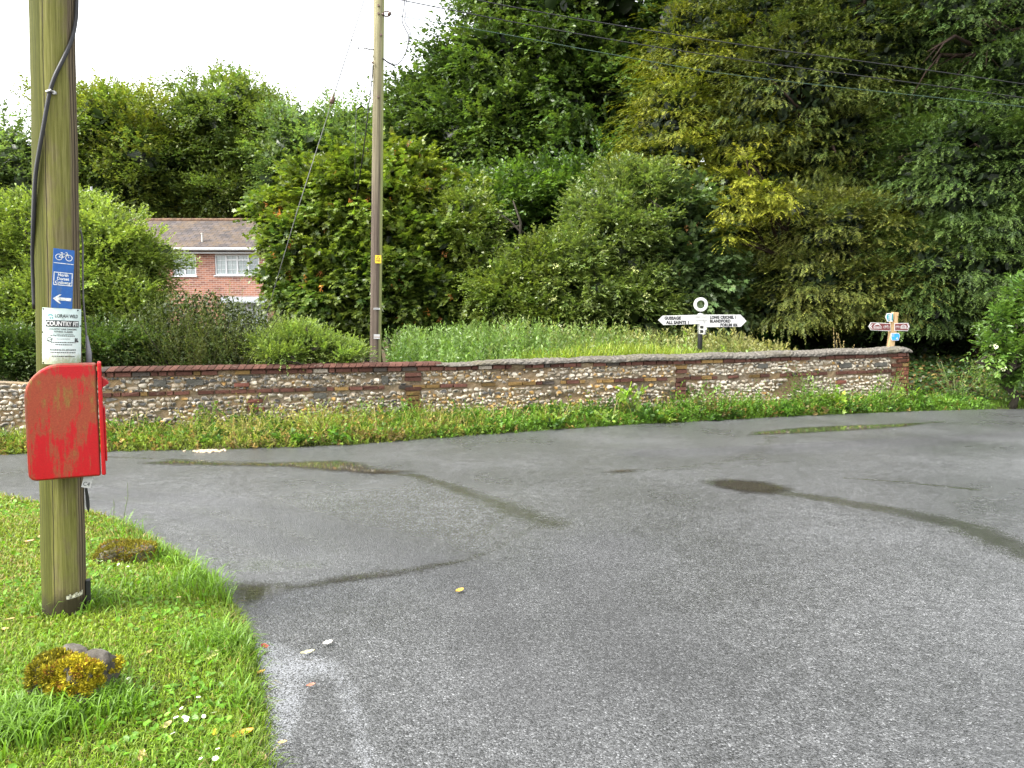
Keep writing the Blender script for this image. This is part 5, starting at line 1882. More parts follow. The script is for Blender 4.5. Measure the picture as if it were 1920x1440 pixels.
# ------------------------------------------------------------------ mossy post with the box
def pole_wood():
    b = NB('algae_wood')
    p = b.pos()
    sp = b.n('ShaderNodeSeparateXYZ')
    b.l(p, sp.inputs[0])
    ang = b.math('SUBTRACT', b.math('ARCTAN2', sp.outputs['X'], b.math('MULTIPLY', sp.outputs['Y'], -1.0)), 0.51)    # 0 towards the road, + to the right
    cm = b.n('ShaderNodeCombineXYZ')
    b.l(ang, cm.inputs['X'])
    b.l(b.math('MULTIPLY', sp.outputs['Z'], 0.22), cm.inputs['Y'])
    st = b.noise(b.scale(cm.outputs[0], (5, 5, 1)), 2.0, 7, 0.7)
    fine = b.noise(b.scale(cm.outputs[0], (6, 5.5, 1)), 2.0, 8, 0.78)
    pat = b.noise(b.scale(p, (1, 1, 0.4)), 7.5, 6, 0.7)
    algae = b.ramp(fine, [(0.28, (0.050, 0.052, 0.010)), (0.5, (0.14, 0.138, 0.034)), (0.72, (0.25, 0.24, 0.095))])
    wood = b.ramp(fine, [(0.28, (0.035, 0.026, 0.018)), (0.5, (0.125, 0.095, 0.06)), (0.75, (0.24, 0.195, 0.13))])
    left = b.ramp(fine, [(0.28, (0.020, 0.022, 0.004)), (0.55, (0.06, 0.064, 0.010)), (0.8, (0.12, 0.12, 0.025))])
    am = b.math('ADD', ang, b.math('MULTIPLY', b.math('SUBTRACT', st, 0.5), 0.5))
    c = b.mix(b.math('MULTIPLY', b.ramp(pat, [(0.47, 0.0), (0.60, 1.0)]), 0.55), algae, wood)
    c = b.mix(b.ramp(b.math('ADD', b.math('MULTIPLY', am, 0.5), 0.5), [(0.80, 0.0), (0.88, 0.9)]), c, wood)
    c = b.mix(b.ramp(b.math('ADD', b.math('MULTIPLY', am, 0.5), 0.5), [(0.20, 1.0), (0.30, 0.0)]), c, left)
    # drying cracks along the grain
    crk = None
    for a0, wd in ((-0.42, 0.028), (0.78, 0.024), (0.98, 0.045), (1.22, 0.035)):
        d = b.math('ABSOLUTE', b.math('SUBTRACT', b.math('ADD', ang, b.math('MULTIPLY', b.math('SUBTRACT', b.noise(b.scale(p, (0.2, 0.2, 2.2)), 1.4, 4), 0.5), 0.16)), a0))
        k = b.math('MULTIPLY', b.math('SUBTRACT', wd, d), 120, clamp=True)
        crk = k if crk is None else b.math('MAXIMUM', crk, k)
    c = b.mix(b.math('MULTIPLY', crk, 0.85), c, (0.012, 0.009, 0.006))
    kn = b.math('MULTIPLY', b.math('SUBTRACT', 0.06, b.voro(b.scale(cm.outputs[0], (2.2, 6, 1)), 1.6)), 26, clamp=True)
    c = b.mix(b.math('MULTIPLY', kn, 0.8), c, (0.03, 0.02, 0.01))
    # contact darkening at the foot, painted into the wood colour
    foot_ = b.math('MULTIPLY', b.math('SUBTRACT', b.math('ADD', 0.13, b.math('MULTIPLY', b.math('SUBTRACT', pat, 0.5), 0.3)), sp.outputs['Z']), 14, clamp=True)
    c = b.mix(b.math('MULTIPLY', foot_, 0.85), c, (0.02, 0.016, 0.008))
    h = b.math('SUBTRACT', fine, b.math('MULTIPLY', crk, 1.2))
    return b.done(b.bsdf(c, 0.85, b.bump(h, 0.55, 0.006), spec=0.2))


M_POLE = pole_wood()


def pole_mesh(r0, r1, L, n=40, m=60, wob=0.02, seed=5, bump=None):
    g = np.random.default_rng(seed)
    th = np.arange(n) / n * 2 * math.pi
    prof = 1 + wob * np.cos(2 * th + 1) + wob * 0.7 * np.cos(3 * th + 2.2) + g.normal(0, wob * 0.18, n)
    V, F = [], []
    for i in range(m + 1):
        t = i / m
        r = r0 + (r1 - r0) * t
        q = r * prof * (1 + 0.010 * math.sin(i * 0.37 + seed) + 0.005 * math.sin(i * 0.9) + 0.004 * math.sin(i * 2.3))
        if bump:
            q = q * (1 + bump[2] * np.exp(-((th - bump[0] + math.pi) % (2 * math.pi) - math.pi) ** 2 / 0.25) * math.exp(-((-0.15 + (L + 0.15) * t - bump[1]) / 0.16) ** 2))
        for k in range(n):
            V.append((q[k] * math.cos(th[k]), q[k] * math.sin(th[k]), -0.15 + (L + 0.15) * t))
    for i in range(m):
        for k in range(n):
            k2 = (k + 1) % n
            F.append((i * n + k, i * n + k2, (i + 1) * n + k2, (i + 1) * n + k))
    F.append(tuple(m * n + k for k in range(n)))
    mb = MB()
    mb.v, mb.f = V, F
    return mb


PY = 3.92
foot_p = P(122, 1158, PY)
top_p = P(98, 0, PY)
lean_y = math.atan((top_p.x - foot_p.x) / (top_p.z - foot_p.z))
pz = gz(foot_p.x, PY)
post = empty('wooden_pole', (foot_p.x, PY, pz), (0, lean_y, 0))
tag(post, 'thick algae-green wooden pole on the grass verge, carrying the red post box', 'pole')
PR = 0.102
o = pole_mesh(PR, 0.096, 6.2, m=110, bump=(math.pi + 0.45, 1.98, 0.10)).link('shaft', M_POLE, post, smooth=True)


AL = math.atan2(-foot_p.x, PY)


def on_pole(px, py):
    """local (angle, z) of the pole's surface seen at a photograph pixel"""
    d = ray(px, py)
    tn = math.tan(lean_y)
    ax, bx = -foot_p.x - tn * (EYE - pz), d.x - tn * d.z
    ay, by = -PY, d.y
    A, B_, C_ = bx * bx + by * by, 2 * (ax * bx + ay * by), ax * ax + ay * ay - PR * PR
    disc = max(0.0, B_ * B_ - 4 * A * C_)
    t = (-B_ - math.sqrt(disc)) / (2 * A)
    return math.atan2(ax + bx * t, -(ay + by * t)), EYE + d.z * t - pz


def pole_pt(px, py, out=0.0):
    a, z = on_pole(px, py)
    r = PR - 0.001 * z + out
    return Vector((r * math.sin(a), -r * math.cos(a), z))


Mp = Matrix.Translation(post.location) @ Matrix.Rotation(lean_y, 4, 'Y')
# black cable running down the pole and the service cable behind it
cab = empty('cable', post.location, post.rotation_euler)
tag(cab, 'black cable clipped slantwise down the mossy pole', 'cable')
pts = [pole_pt(*q, 0.012) for q in [(139, -330), (140, -120), (140, 0), (138, 40), (131, 75), (118, 108), (104, 140), (95, 168), (90, 195), (83, 240), (75, 290), (70, 330)]]
pts += [pole_pt(67, 380, 0.010), pole_pt(65, 430, 0.009), pole_pt(62, 500, 0.006), pole_pt(60, 580, 0.003)]


def smooth_path(pts, k=5):
    out = []
    n = len(pts)
    for i in range(n - 1):
        p0, p1, p2, p3 = pts[max(i - 1, 0)], pts[i], pts[i + 1], pts[min(i + 2, n - 1)]
        for j in range(k):
            t = j / k
            out.append(0.5 * ((2 * p1) + (p2 - p0) * t + (2 * p0 - 5 * p1 + 4 * p2 - p3) * t * t + (3 * p1 - p0 - 3 * p2 + p3) * t ** 3))
    out.append(pts[-1])
    return out


mb = MB()
mb.tube(smooth_path([Vector(p_) for p_ in pts]), 0.0095, 10)
mb.link('sheath', M_RUBBER, cab, smooth=True, fix=False)
mb = MB()
c0 = pole_pt(95, 172, 0.012)
c1 = pole_pt(103, 174, 0.006)
mb.tube([c0 + Vector((-0.012, -0.012, -0.004)), c0 + Vector((0.012, -0.012, 0.004))], 0.006, 8)
mb.tube([c0 + Vector((0.012, -0.006, 0.0)), c1], 0.0045, 8)
mb.tube([c1, c1 + Vector((0.002, -0.014, 0))], 0.009, 10)
mb.link('clip', M_STEEL, cab)
# grey capping strip and drooping cable at the right side
cap_ = empty('cable', post.location, post.rotation_euler)
tag(cap_, 'thin grey cable hanging down the right side of the mossy pole above the post box', 'cable')
mb = MB()
pts = [pole_pt(147, 430, 0.012), pole_pt(151, 455, 0.012), pole_pt(153, 500, 0.010), pole_pt(154, 560, 0.010), pole_pt(157, 610, 0.018), pole_pt(160, 650, 0.022), pole_pt(160, 690, 0.02)]
mb.tube(smooth_path(pts), 0.0045, 8)
mb.link('sheath', M_WIRE, cap_, smooth=True, fix=False)
mb = MB()
pts = [pole_pt(158, 628, 0.022), pole_pt(160, 660, 0.03), pole_pt(161, 700, 0.03)]
mb.tube(pts, [0.006, 0.014, 0.014], 10)
mb.link('sleeve', plain_mat('grey_plastic', (0.16, 0.16, 0.17), 0.5), cap_, smooth=True, fix=False)
# dark steel strip ends low on the right side
strip = empty('cable_guard', post.location)
strip.matrix_world = Mp @ Matrix.Rotation(AL, 4, 'Z')
tag(strip, 'black cable guard stub at the right foot of the mossy pole', 'cable guard')
mb = MB()
a0 = 1.36
for (za, zb, rr, wd) in ((on_pole(168, 1127)[1], on_pole(168, 1083)[1], PR + 0.012, 0.02),):
    mb.box((rr * math.sin(a0) - 0.016, -rr * math.cos(a0) - 0.02, za), (rr * math.sin(a0) + 0.008, -rr * math.cos(a0) + 0.02, zb))
mb.link('channel', M_RUBBER, strip, bevel=0.003)
fl_ = empty('rubber_flap', post.location)
fl_.matrix_world = Mp @ Matrix.Rotation(AL, 4, 'Z')
tag(fl_, 'black pointed flap hanging on the right side of the mossy pole below the box', 'flap')
mb = MB()
zt = on_pole(163, 912)[1]
mb.prism([(0.100, zt), (0.112, zt), (0.120, zt - 0.05), (0.122, zt - 0.10), (0.116, zt - 0.135), (0.106, zt - 0.10)], -0.035, -0.015)
mb.link('flap', M_RUBBER, fl_, bevel=0.001)
# white strip low on the pole
Ft = empty('number_strip', post.location + Vector((0, 0, 0)), post.rotation_euler)
tag(Ft, 'worn white strip nailed round the foot of the mossy pole', 'strip')
mb = MB()
a0, z0 = on_pole(124, 1124)
a1, z1 = on_pole(154, 1113)
for i in range(8):
    t0, t1 = i / 8, (i + 1) / 8
    q = []
    for t in (t0, t1):
        a = a0 + (a1 - a0) * t
        z = z0 + (z1 - z0) * t
        q.append(Vector(((PR + 0.004) * math.sin(a), -(PR + 0.004) * math.cos(a), z)))
    h_ = 0.021 + 0.004 * math.sin(i * 2.1)
    mb.add([q[0], q[1], q[1] + Vector((0, 0, h_)), q[0] + Vector((0, 0, h_))], [(0, 1, 2, 3)])
mb.link('strip', plain_mat('dirty_white', (0.52, 0.50, 0.38), 0.7, vary=0.5, scale=90), Ft)

# cycleway sign plate
a, z = on_pole(117.5, 522)
r = PR + 0.004
sgn = empty('cycle_sign', (0, 0, 0))
sgn.matrix_world = Mp @ Matrix.Rotation(a, 4, 'Z') @ Matrix.Translation((0, -r - 0.002, z)) @ Matrix.Rotation(R(3.2), 4, 'Y')
tag(sgn, 'narrow blue cycleway sign with bicycle, name box and left arrow, nailed on the mossy pole', 'sign')
SGS = 0.92
sgn.scale = (SGS, SGS, SGS)
W_, H_ = 0.100, 0.315
mb = MB()
mb.prism([(-W_ / 2, -H_ / 2), (W_ / 2, -H_ / 2), (W_ / 2, H_ / 2), (-W_ / 2, H_ / 2)], 0.0, 0.003)
b = NB('sign_blue')
n = b.noise(b.pos(), 40, 6, 0.75)
n2 = b.noise(b.scale(b.pos(), (20, 20, 7)), 1.0, 5, 0.7)
c = b.mix(b.ramp(n2, [(0.56, 0.0), (0.74, 0.6)]), b.ramp(n, [(0.3, (0.008, 0.07, 0.26)), (0.7, (0.013, 0.11, 0.37))]), (0.10, 0.13, 0.10))
M_BLUE = b.done(b.bsdf(c, 0.35, spec=0.4))
mb.link('plate', M_BLUE, sgn, bevel=0.001)
b = NB('worn_white')
n2 = b.noise(b.pos(), 55, 5, 0.8)
c = b.ramp(n2, [(0.34, (0.25, 0.27, 0.20)), (0.52, (0.72, 0.74, 0.72))])
M_WWHITE = b.done(b.bsdf(c, 0.5, spec=0.3))
f = Flat()
f.bike(0.0, 0.114, 0.043)
f.rect(-0.047, 0.080, 0.047, 0.0835)
f.frame(-0.045, -0.036, 0.045, 0.034, 0.004)
f.text('North', 0.0, 0.013, 0.022, 0.9, 'CENTER', 1.0, 0.0006)
f.text('Dorset', 0.0, -0.007, 0.022, 0.9, 'CENTER', 1.0, 0.0006)
f.text('Cycleway', 0.0, -0.027, 0.022, 0.88, 'CENTER', 0.98, 0.0006)
f.bar(-0.010, -0.108, 0.043, -0.108, 0.016)
f.poly([(-0.044, -0.108), (-0.014, -0.084), (-0.004, -0.084), (-0.020, -0.1)])
f.poly([(-0.044, -0.108), (-0.020, -0.116), (-0.004, -0.132), (-0.014, -0.132)])
f.poly([(-0.044, -0.108), (-0.020, -0.1), (-0.005, -0.1), (-0.005, -0.116), (-0.020, -0.116)])
f.link('marking', M_WWHITE, sgn)

# poster wrapped round the pole
a, z = on_pole(119, 630)
RB = PR + 0.006
pst = empty('poster', (0, 0, 0))
pst.matrix_world = Mp @ Matrix.Rotation(a, 4, 'Z') @ Matrix.Translation((0, -RB, z)) @ Matrix.Rotation(R(1.2), 4, 'Y')
pst.scale = (0.93, 0.93, 0.93)
tag(pst, 'pale green weathered paper poster for dance classes, pinned to the mossy pole above the box', 'poster')
W_, H_ = 0.212, 0.298
RBB = 0.116
mb = MB()
nx, nz = 18, 10
V = []
for j in range(nz + 1):
    for i in range(nx + 1):
        x = -W_ / 2 + W_ * i / nx
        z_ = -H_ / 2 + H_ * j / nz
        y_ = 0.0025 * math.sin(x * 40 + z_ * 30) + 0.002 * math.sin(z_ * 55)
        V.append((RBB * math.sin(x / RBB), RBB - RBB * math.cos(x / RBB) + 0.0, z_))
F = [(j * (nx + 1) + i, j * (nx + 1) + i + 1, (j + 1) * (nx + 1) + i + 1, (j + 1) * (nx + 1) + i) for j in range(nz) for i in range(nx)]
n0 = len(V)
V2 = [(x, y + 0.0012, z_) for x, y, z_ in V]
mb.add(V, F)
mb.add(V2, [tuple(reversed(q)) for q in F])
b = NB('poster_paper')
p = b.pos()
n = b.noise(p, 9, 5, 0.7)
n2 = b.noise(b.scale(p, (30, 30, 18)), 2.0, 6, 0.8)
sp = b.n('ShaderNodeSeparateXYZ')
b.l(p, sp.inputs[0])
c = b.ramp(n, [(0.3, (0.46, 0.58, 0.53)), (0.7, (0.62, 0.74, 0.72))])
lo = b.math('MULTIPLY', b.math('SUBTRACT', b.math('MULTIPLY', n2, 0.16), b.math('ADD', sp.outputs['Z'], 0.165)), 22, clamp=True)
lf = b.math('MULTIPLY', b.math('SUBTRACT', b.math('MULTIPLY', n, 0.12), b.math('ADD', sp.outputs['X'], 0.115)), 14, clamp=True)
c = b.mix(b.math('MULTIPLY', lo, 0.75), c, (0.20, 0.26, 0.10))
c = b.mix(b.math('MULTIPLY', lf, 0.5), c, (0.42, 0.46, 0.22))
M_PAPER = b.done(b.bsdf(c, 0.45, spec=0.4))
mb.link('sheet', M_PAPER, pst, smooth=True, fix=False)
f = Flat()
f.rect(-0.086, 0.050, 0.082, 0.085)
f.text('LORAH WILD', -0.042, 0.1, 0.026, 0.74, 'LEFT', 1.0, 0.0005)
f.text('FOR', -0.003, 0.0905, 0.007, 1.0, 'CENTER')
f.text('COUNTRY LINE DANCING', -0.001, 0.034, 0.0125, 0.92, 'CENTER', 1.0, 0.0003)
f.text('FITNESS CLASSES', -0.001, 0.0205, 0.0125, 0.95, 'CENTER', 1.0, 0.0003)
f.text('SUITABLE FOR BEGINNERS', -0.001, 0.009, 0.0085, 1.0, 'CENTER')
f.text('ONLY £8 PER PERSON', -0.003, -0.016, 0.0072, 0.95, 'CENTER')
for zz, x0, x1 in ((0.001, -0.062, 0.058), (-0.034, -0.060, 0.062), (-0.046, -0.040, 0.042), (-0.088, -0.062, 0.062), (-0.108, -0.055, 0.06)):
    # lines too small to read in the photograph: broken rules of grey
    x = x0
    g = np.random.default_rng(int(abs(zz) * 1e4))
    while x < x1:
        w_ = 0.003 + 0.007 * g.random()
        f.rect(x, zz, min(x + w_, x1), zz + 0.0045)
        x += w_ + 0.0022
f.text('BOOKING IN ADVANCE', -0.001, -0.076, 0.0125, 0.95, 'CENTER', 1.0, 0.0003)
# hat, boots and sprigs
f.ring(-0.066, -0.018, 0.011, 0.003)
f.bar(-0.08, -0.028, -0.05, -0.012, 0.003)
f.poly([(0.066, -0.03), (0.082, -0.03), (0.082, -0.026), (0.074, -0.022), (0.074, -0.008), (0.067, -0.008)])
f.poly([(0.056, -0.028), (0.064, -0.028), (0.064, -0.008), (0.058, -0.008)])
M_INK = plain_mat('faded_ink', (0.045, 0.05, 0.05), 0.6, vary=0.4, scale=120)


def bend_link(f, name, mat, parent):
    # cut long faces so that they follow the curve
    me = bpy.data.meshes.new(name)
    me.from_pydata(f.mb.v, [], f.mb.f)
    bm = bmesh.new()
    bm.from_mesh(me)
    for i in range(-9, 10):
        g = list(bm.verts) + list(bm.edges) + list(bm.faces)
        bmesh.ops.bisect_plane(bm, geom=g, plane_co=(i * 0.0115 + 0.0003, 0, 0), plane_no=(1, 0, 0))
    for v in bm.verts:
        x, y = v.co.x, v.co.y
        v.co.x = (RBB - y) * math.sin(x / RBB)
        v.co.y = RBB - (RBB - y) * math.cos(x / RBB)
    bm.to_mesh(me)
    bm.free()
    return link(name, me, mat, parent)


bend_link(f, 'lettering', M_INK, pst)
f = Flat(-0.003)
f.text('COUNTRY FIT', -0.003, 0.0565, 0.0335, 0.735, 'CENTER', 1.0, 0.0009)
bend_link(f, 'lettering', M_WWHITE, pst)
f = Flat(-0.002)
f.text('BB', -0.078, 0.094, 0.014, 0.9, 'LEFT') if False else f.ring(-0.062, 0.105, 0.010, 0.006, 12, 0.2, 3.0)
f.rect(-0.066, 0.092, -0.06, 0.101)
f.rect(-0.055, 0.092, -0.049, 0.101)
bend_link(f, 'emblem', plain_mat('pale_teal_ink', (0.12, 0.32, 0.34), 0.6), pst)
mb = MB()
for x, z_ in ((-0.100, 0.142), (0.076, 0.142), (-0.100, -0.143), (0.094, -0.143), (0.098, 0.058), (-0.104, 0.02)):
    xx = RBB * math.sin(x / RBB)
    yy = RBB - RBB * math.cos(x / RBB)
    mb = MB()
    mb.tube([(xx, yy + 0.001, z_), (xx, yy - 0.004, z_)], 0.0042, 10)
    mb.link('pin', BLACK_P, pst)


# ------------------------------------------------------------------ red post box
BA = R(28)
bdir = Vector((-math.sin(BA), math.cos(BA), 0))          # from the viewer into the box
bu = Vector((math.cos(BA), math.sin(BA), 0))
bo = Vector((foot_p.x + math.tan(lean_y) * 1.0, PY, 0)) - bdir * 0.275


def on_box(px, py):
    d = ray(px, py)
    eye = Vector((0, 0, EYE))
    t = (bo - eye).dot(bdir) / d.dot(bdir)
    w_ = eye + d * t
    return (w_ - bo).dot(bu), w_.z


BX0, BX1 = on_box(48, 800)[0], on_box(187, 800)[0]
BZ0, BZ1 = on_box(110, 899)[1], on_box(110, 684)[1]
BY0, BY1 = 0.0, 0.17
box = empty('post_box', bo, (0, 0, BA))
tag(box, 'red lamp-type post box stained with green algae, fixed to the mossy pole', 'post box')
b = NB('red_paint')
p = b.pos()
pw = b.n('ShaderNodeNewGeometry').outputs['Position']
stv = b.scale(pw, (26, 26, 4.0))
n = b.noise(stv, 1.0, 8, 0.72)
n2 = b.noise(pw, 7.5, 5, 0.6, dist=0.6)
n3 = b.noise(pw, 140, 4, 0.8)
red = b.ramp(n3, [(0.3, (0.30, 0.003, 0.005)), (0.7, (0.42, 0.005, 0.008))])
fade = b.ramp(n3, [(0.25, (0.17, 0.026, 0.009)), (0.75, (0.30, 0.060, 0.022))])
alg = b.ramp(n3, [(0.25, (0.10, 0.065, 0.010)), (0.75, (0.24, 0.16, 0.03))])
spz = b.n('ShaderNodeSeparateXYZ')
b.l(pw, spz.inputs[0])
up_ = b.math('MULTIPLY', b.math('SUBTRACT', spz.outputs['Z'], BZ0), 1.0 / (BZ1 - BZ0))
band = b.ramp(up_, [(0.0, 0.42), (0.25, 0.48), (0.5, 0.60), (0.86, 0.62), (0.93, 0.48), (1.0, 0.5)])
big_ = b.noise(b.scale(pw, (9, 9, 5)), 1.0, 6, 0.7)
stk = b.noise(b.scale(pw, (90, 90, 7)), 1.0, 5, 0.7)
k1 = b.math('ADD', b.math('MULTIPLY', n, 0.35), b.math('MULTIPLY', big_, 0.45))
k1 = b.math('ADD', k1, b.math('MULTIPLY', stk, 0.22))
k1 = b.math('ADD', b.math('MULTIPLY', b.math('SUBTRACT', k1, 0.51), 1.9), b.math('SUBTRACT', band, 0.05))
flk = b.attr('side', 'Fac')
k1 = b.math('ADD', k1, b.math('MULTIPLY', b.math('SUBTRACT', flk, 1.0), 0.45))
c = b.mix(b.ramp(k1, [(0.47, 0.0), (0.53, 0.92)]), red, fade)
c = b.mix(b.ramp(b.math('ADD', k1, b.math('MULTIPLY', b.math('SUBTRACT', b.noise(b.scale(pw, (14, 14, 5)), 1.0, 6, 0.7), 0.5), 1.1)), [(0.66, 0.0), (0.78, 0.7)]), c, alg)
po = b.n('ShaderNodeSeparateXYZ')
b.l(p, po.inputs[0])
ed = b.math('MINIMUM', b.math('MINIMUM', b.math('SUBTRACT', po.outputs['X'], BX0), b.math('SUBTRACT', BX1 - 0.004, po.outputs['X'])), b.math('MINIMUM', b.math('SUBTRACT', po.outputs['Z'], BZ0), b.math('SUBTRACT', BZ1, po.outputs['Z'])))
ed = b.math('MULTIPLY', b.math('SUBTRACT', b.math('MULTIPLY', big_, 0.020), b.math('ABSOLUTE', ed)), 160, clamp=True)
c = b.mix(b.math('MULTIPLY', b.math('MULTIPLY', ed, flk), 0.7), c, (0.07, 0.022, 0.008))
chip = b.math('MULTIPLY', b.math('SUBTRACT', b.noise(pw, 65, 3, 0.8), 0.68), 18, clamp=True)
c = b.mix(b.math('MULTIPLY', chip, 0.6), c, (0.10, 0.03, 0.012))
M_RED = b.done(b.bsdf(c, b.ramp(k1, [(0.4, 0.30), (0.7, 0.62)]), b.bump(n3, 0.12, 0.003), spec=0.35))


def box_part(name, outline, y0, y1, bev, side, parent=None):
    mb = MB()
    mb.prism(outline, y0, y1)
    me_o = mb.link(name, M_RED, bevel=bev)
    a = me_o.data.attributes.new('side', 'FLOAT', 'POINT')
    a.data.foreach_set('value', np.full(len(me_o.data.vertices), side, dtype=np.float32))
    for p_ in me_o.data.polygons: p_.use_smooth = False
    me_o.parent = box
    return me_o


def arc(cx, cz, r, a0, a1, n=10):
    return [(cx + r * math.cos(a0 + (a1 - a0) * i / n), cz + r * math.sin(a0 + (a1 - a0) * i / n)) for i in range(n + 1)]


rB, rT = 0.035, 0.155
ol = arc(BX0 + rB, BZ0 + rB, rB, math.pi, 1.5 * math.pi, 6) + [(BX1 - 0.004, BZ0), (BX1 - 0.004, BZ1)] + arc(BX0 + rT, BZ1 - rT, rT, 0.5 * math.pi, math.pi, 14)
box_part('body', ol, BY0, BY1, 0.009, 1.0)
# raised edge bead round the side
xr = on_box(195, 800)[0]
ol = [(BX1, BZ0 + 0.004), (xr, BZ0 + 0.004), (xr, BZ1 + 0.006), (BX1, BZ1 + 0.006)]
box_part('door_frame', ol, BY0 - 0.008, BY1 + 0.008, 0.006, 0.15)
zd0, zd1 = on_box(197, 865)[1], on_box(197, 765)[1]
box_part('door', [(xr, zd0), (xr + 0.009, zd0), (xr + 0.009, zd1), (xr, zd1)], BY0 + 0.004, BY1 - 0.004, 0.003, 0.05)
zh = on_box(200, 716)[1]
box_part('hood', [(xr, zh + 0.02), (xr + 0.012, zh + 0.012), (xr + 0.030, zh - 0.004), (xr + 0.026, zh - 0.012), (xr + 0.006, zh - 0.026), (xr, zh - 0.03)], BY0 + 0.02, BY1 - 0.02, 0.002, 0.0)
mb = MB()
for zz in (on_box(195, 767)[1], on_box(195, 782)[1], on_box(195, 850)[1]):
    mb = MB()
    mb.tube([(xr + 0.002, BY0 + 0.015, zz - 0.008), (xr + 0.002, BY0 + 0.015, zz + 0.008)], 0.007, 8)
    mb.link('hinge', M_RED, box)
# white tag below the box
q = P(163, 905, 3.76)
tg = empty('tag', (q.x, 3.76, q.z))
tag(tg, 'small white tag with black lettering hanging under the post box', 'tag')
tg.rotation_euler = (0, R(14), R(28))
mb = MB()
mb.prism([(-0.02, -0.025), (0.02, -0.025), (0.02, 0.03), (-0.02, 0.03)], 0, 0.002)
mb.link('plate', WHITE_P, tg)
f = Flat()
f.text('C4', -0.016, -0.016, 0.028, 0.9)
f.link('lettering', BLACK_P, tg)

# ------------------------------------------------------------------ telegraph pole and its wires
TY = 12.9
tb = P(704, 690, TY)
tt = P(711, 0, TY)
tl = math.atan((tt.x - tb.x) / (tt.z - tb.z))
tz = gz(tb.x, TY)
tele = empty('telegraph_pole', (tb.x - math.tan(tl) * (tb.z - tz), TY, tz), (0, tl, 0))
tag(tele, 'tall slim dark wooden telegraph pole behind the flint wall', 'telegraph pole')
b = NB('creosote_wood')
p = b.pos()
sp = b.n('ShaderNodeSeparateXYZ')
b.l(p, sp.inputs[0])
st = b.noise(b.scale(p, (40, 40, 0.9)), 1.0, 6, 0.7)
c = b.ramp(st, [(0.3, (0.04, 0.03, 0.023)), (0.7, (0.12, 0.095, 0.075))])
hi = b.ramp(st, [(0.3, (0.11, 0.10, 0.05)), (0.7, (0.30, 0.28, 0.17))])
c = b.mix(b.math('MULTIPLY', b.math('ADD', b.math('SUBTRACT', sp.outputs['Z'], 3.6), b.math('MULTIPLY', st, 1.6)), 0.30, clamp=True), c, hi)
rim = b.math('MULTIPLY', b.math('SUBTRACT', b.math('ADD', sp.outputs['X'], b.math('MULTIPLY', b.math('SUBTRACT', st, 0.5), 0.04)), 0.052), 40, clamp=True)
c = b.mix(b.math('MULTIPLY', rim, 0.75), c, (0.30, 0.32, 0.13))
M_CREO = b.done(b.bsdf(c, 0.9, b.bump(st, 0.5, 0.01), spec=0.15))
pole_mesh(0.097, 0.078, 9.6, 24, 40, 0.012, 9).link('shaft', M_CREO, tele, smooth=True)
TINV = Matrix.Translation(-tele.location)


def tpart(o, root=None):
    o.parent = root or tele
    o.matrix_parent_inverse = (root or tele).matrix_basis.inverted()
    return o


def tele_axis(z):
    return Vector((tele.location.x + math.tan(tl) * (z - tz), TY, z))


# plates on it
def tele_plate(name, label, px, py, w_, h_, mat, cat='sign'):
    q = P(px, py, TY - 0.105)
    e = empty(name, q, (0, tl, R(10)))
    tag(e, label, cat)
    mb = MB()
    mb.prism([(-w_ / 2, -h_ / 2), (w_ / 2, -h_ / 2), (w_ / 2, h_ / 2), (-w_ / 2, h_ / 2)], 0, 0.004)
    mb.link('plate', mat, e)
    return e


M_YEL = plain_mat('warning_yellow', (0.72, 0.47, 0.02), 0.4, vary=0.15)
e = tele_plate('warning_sign', 'small yellow danger plate high on the telegraph pole', 709, 486, 0.10, 0.13, M_YEL)
f = Flat()
f.poly([(-0.032, 0.0), (0.032, 0.0), (0.0, 0.056)])
f.rect(-0.036, -0.022, 0.036, -0.014)
f.rect(-0.036, -0.036, 0.030, -0.029)
f.link('marking', BLACK_P, e)
f = Flat(-0.0025)
f.poly([(-0.018, 0.008), (0.018, 0.008), (0.0, 0.042)])
f.link('marking', M_YEL, e)
e = tele_plate('number_plate', 'narrow white number plate on the telegraph pole, the upper one', 706.5, 579, 0.105, 0.03, WHITE_P, 'plate')
f = Flat()
for i in range(5): f.rect(-0.045 + i * 0.018, -0.009, -0.034 + i * 0.018, 0.007)
f.link('marking', M_INK, e)
e = tele_plate('number_plate', 'white number plate low on the telegraph pole above the nettles', 706.5, 631, 0.10, 0.075, WHITE_P, 'plate')
f = Flat()
f.rect(-0.048, -0.012, 0.048, -0.003)
f.link('marking', plain_mat('rust', (0.22, 0.10, 0.05), 0.8), e)


def sag(a, b_, s, n=24):
    return [a.lerp(b_, i / n) - Vector((0, 0, s * 4 * (i / n) * (1 - i / n))) for i in range(n + 1)]


def wire(name, label, pts, r, mat, cat='cable', group=None):
    mb = MB()
    mb.tube(pts, r, 6)
    return tag(mb.link(name, mat, smooth=True, fix=False), label, cat, group)


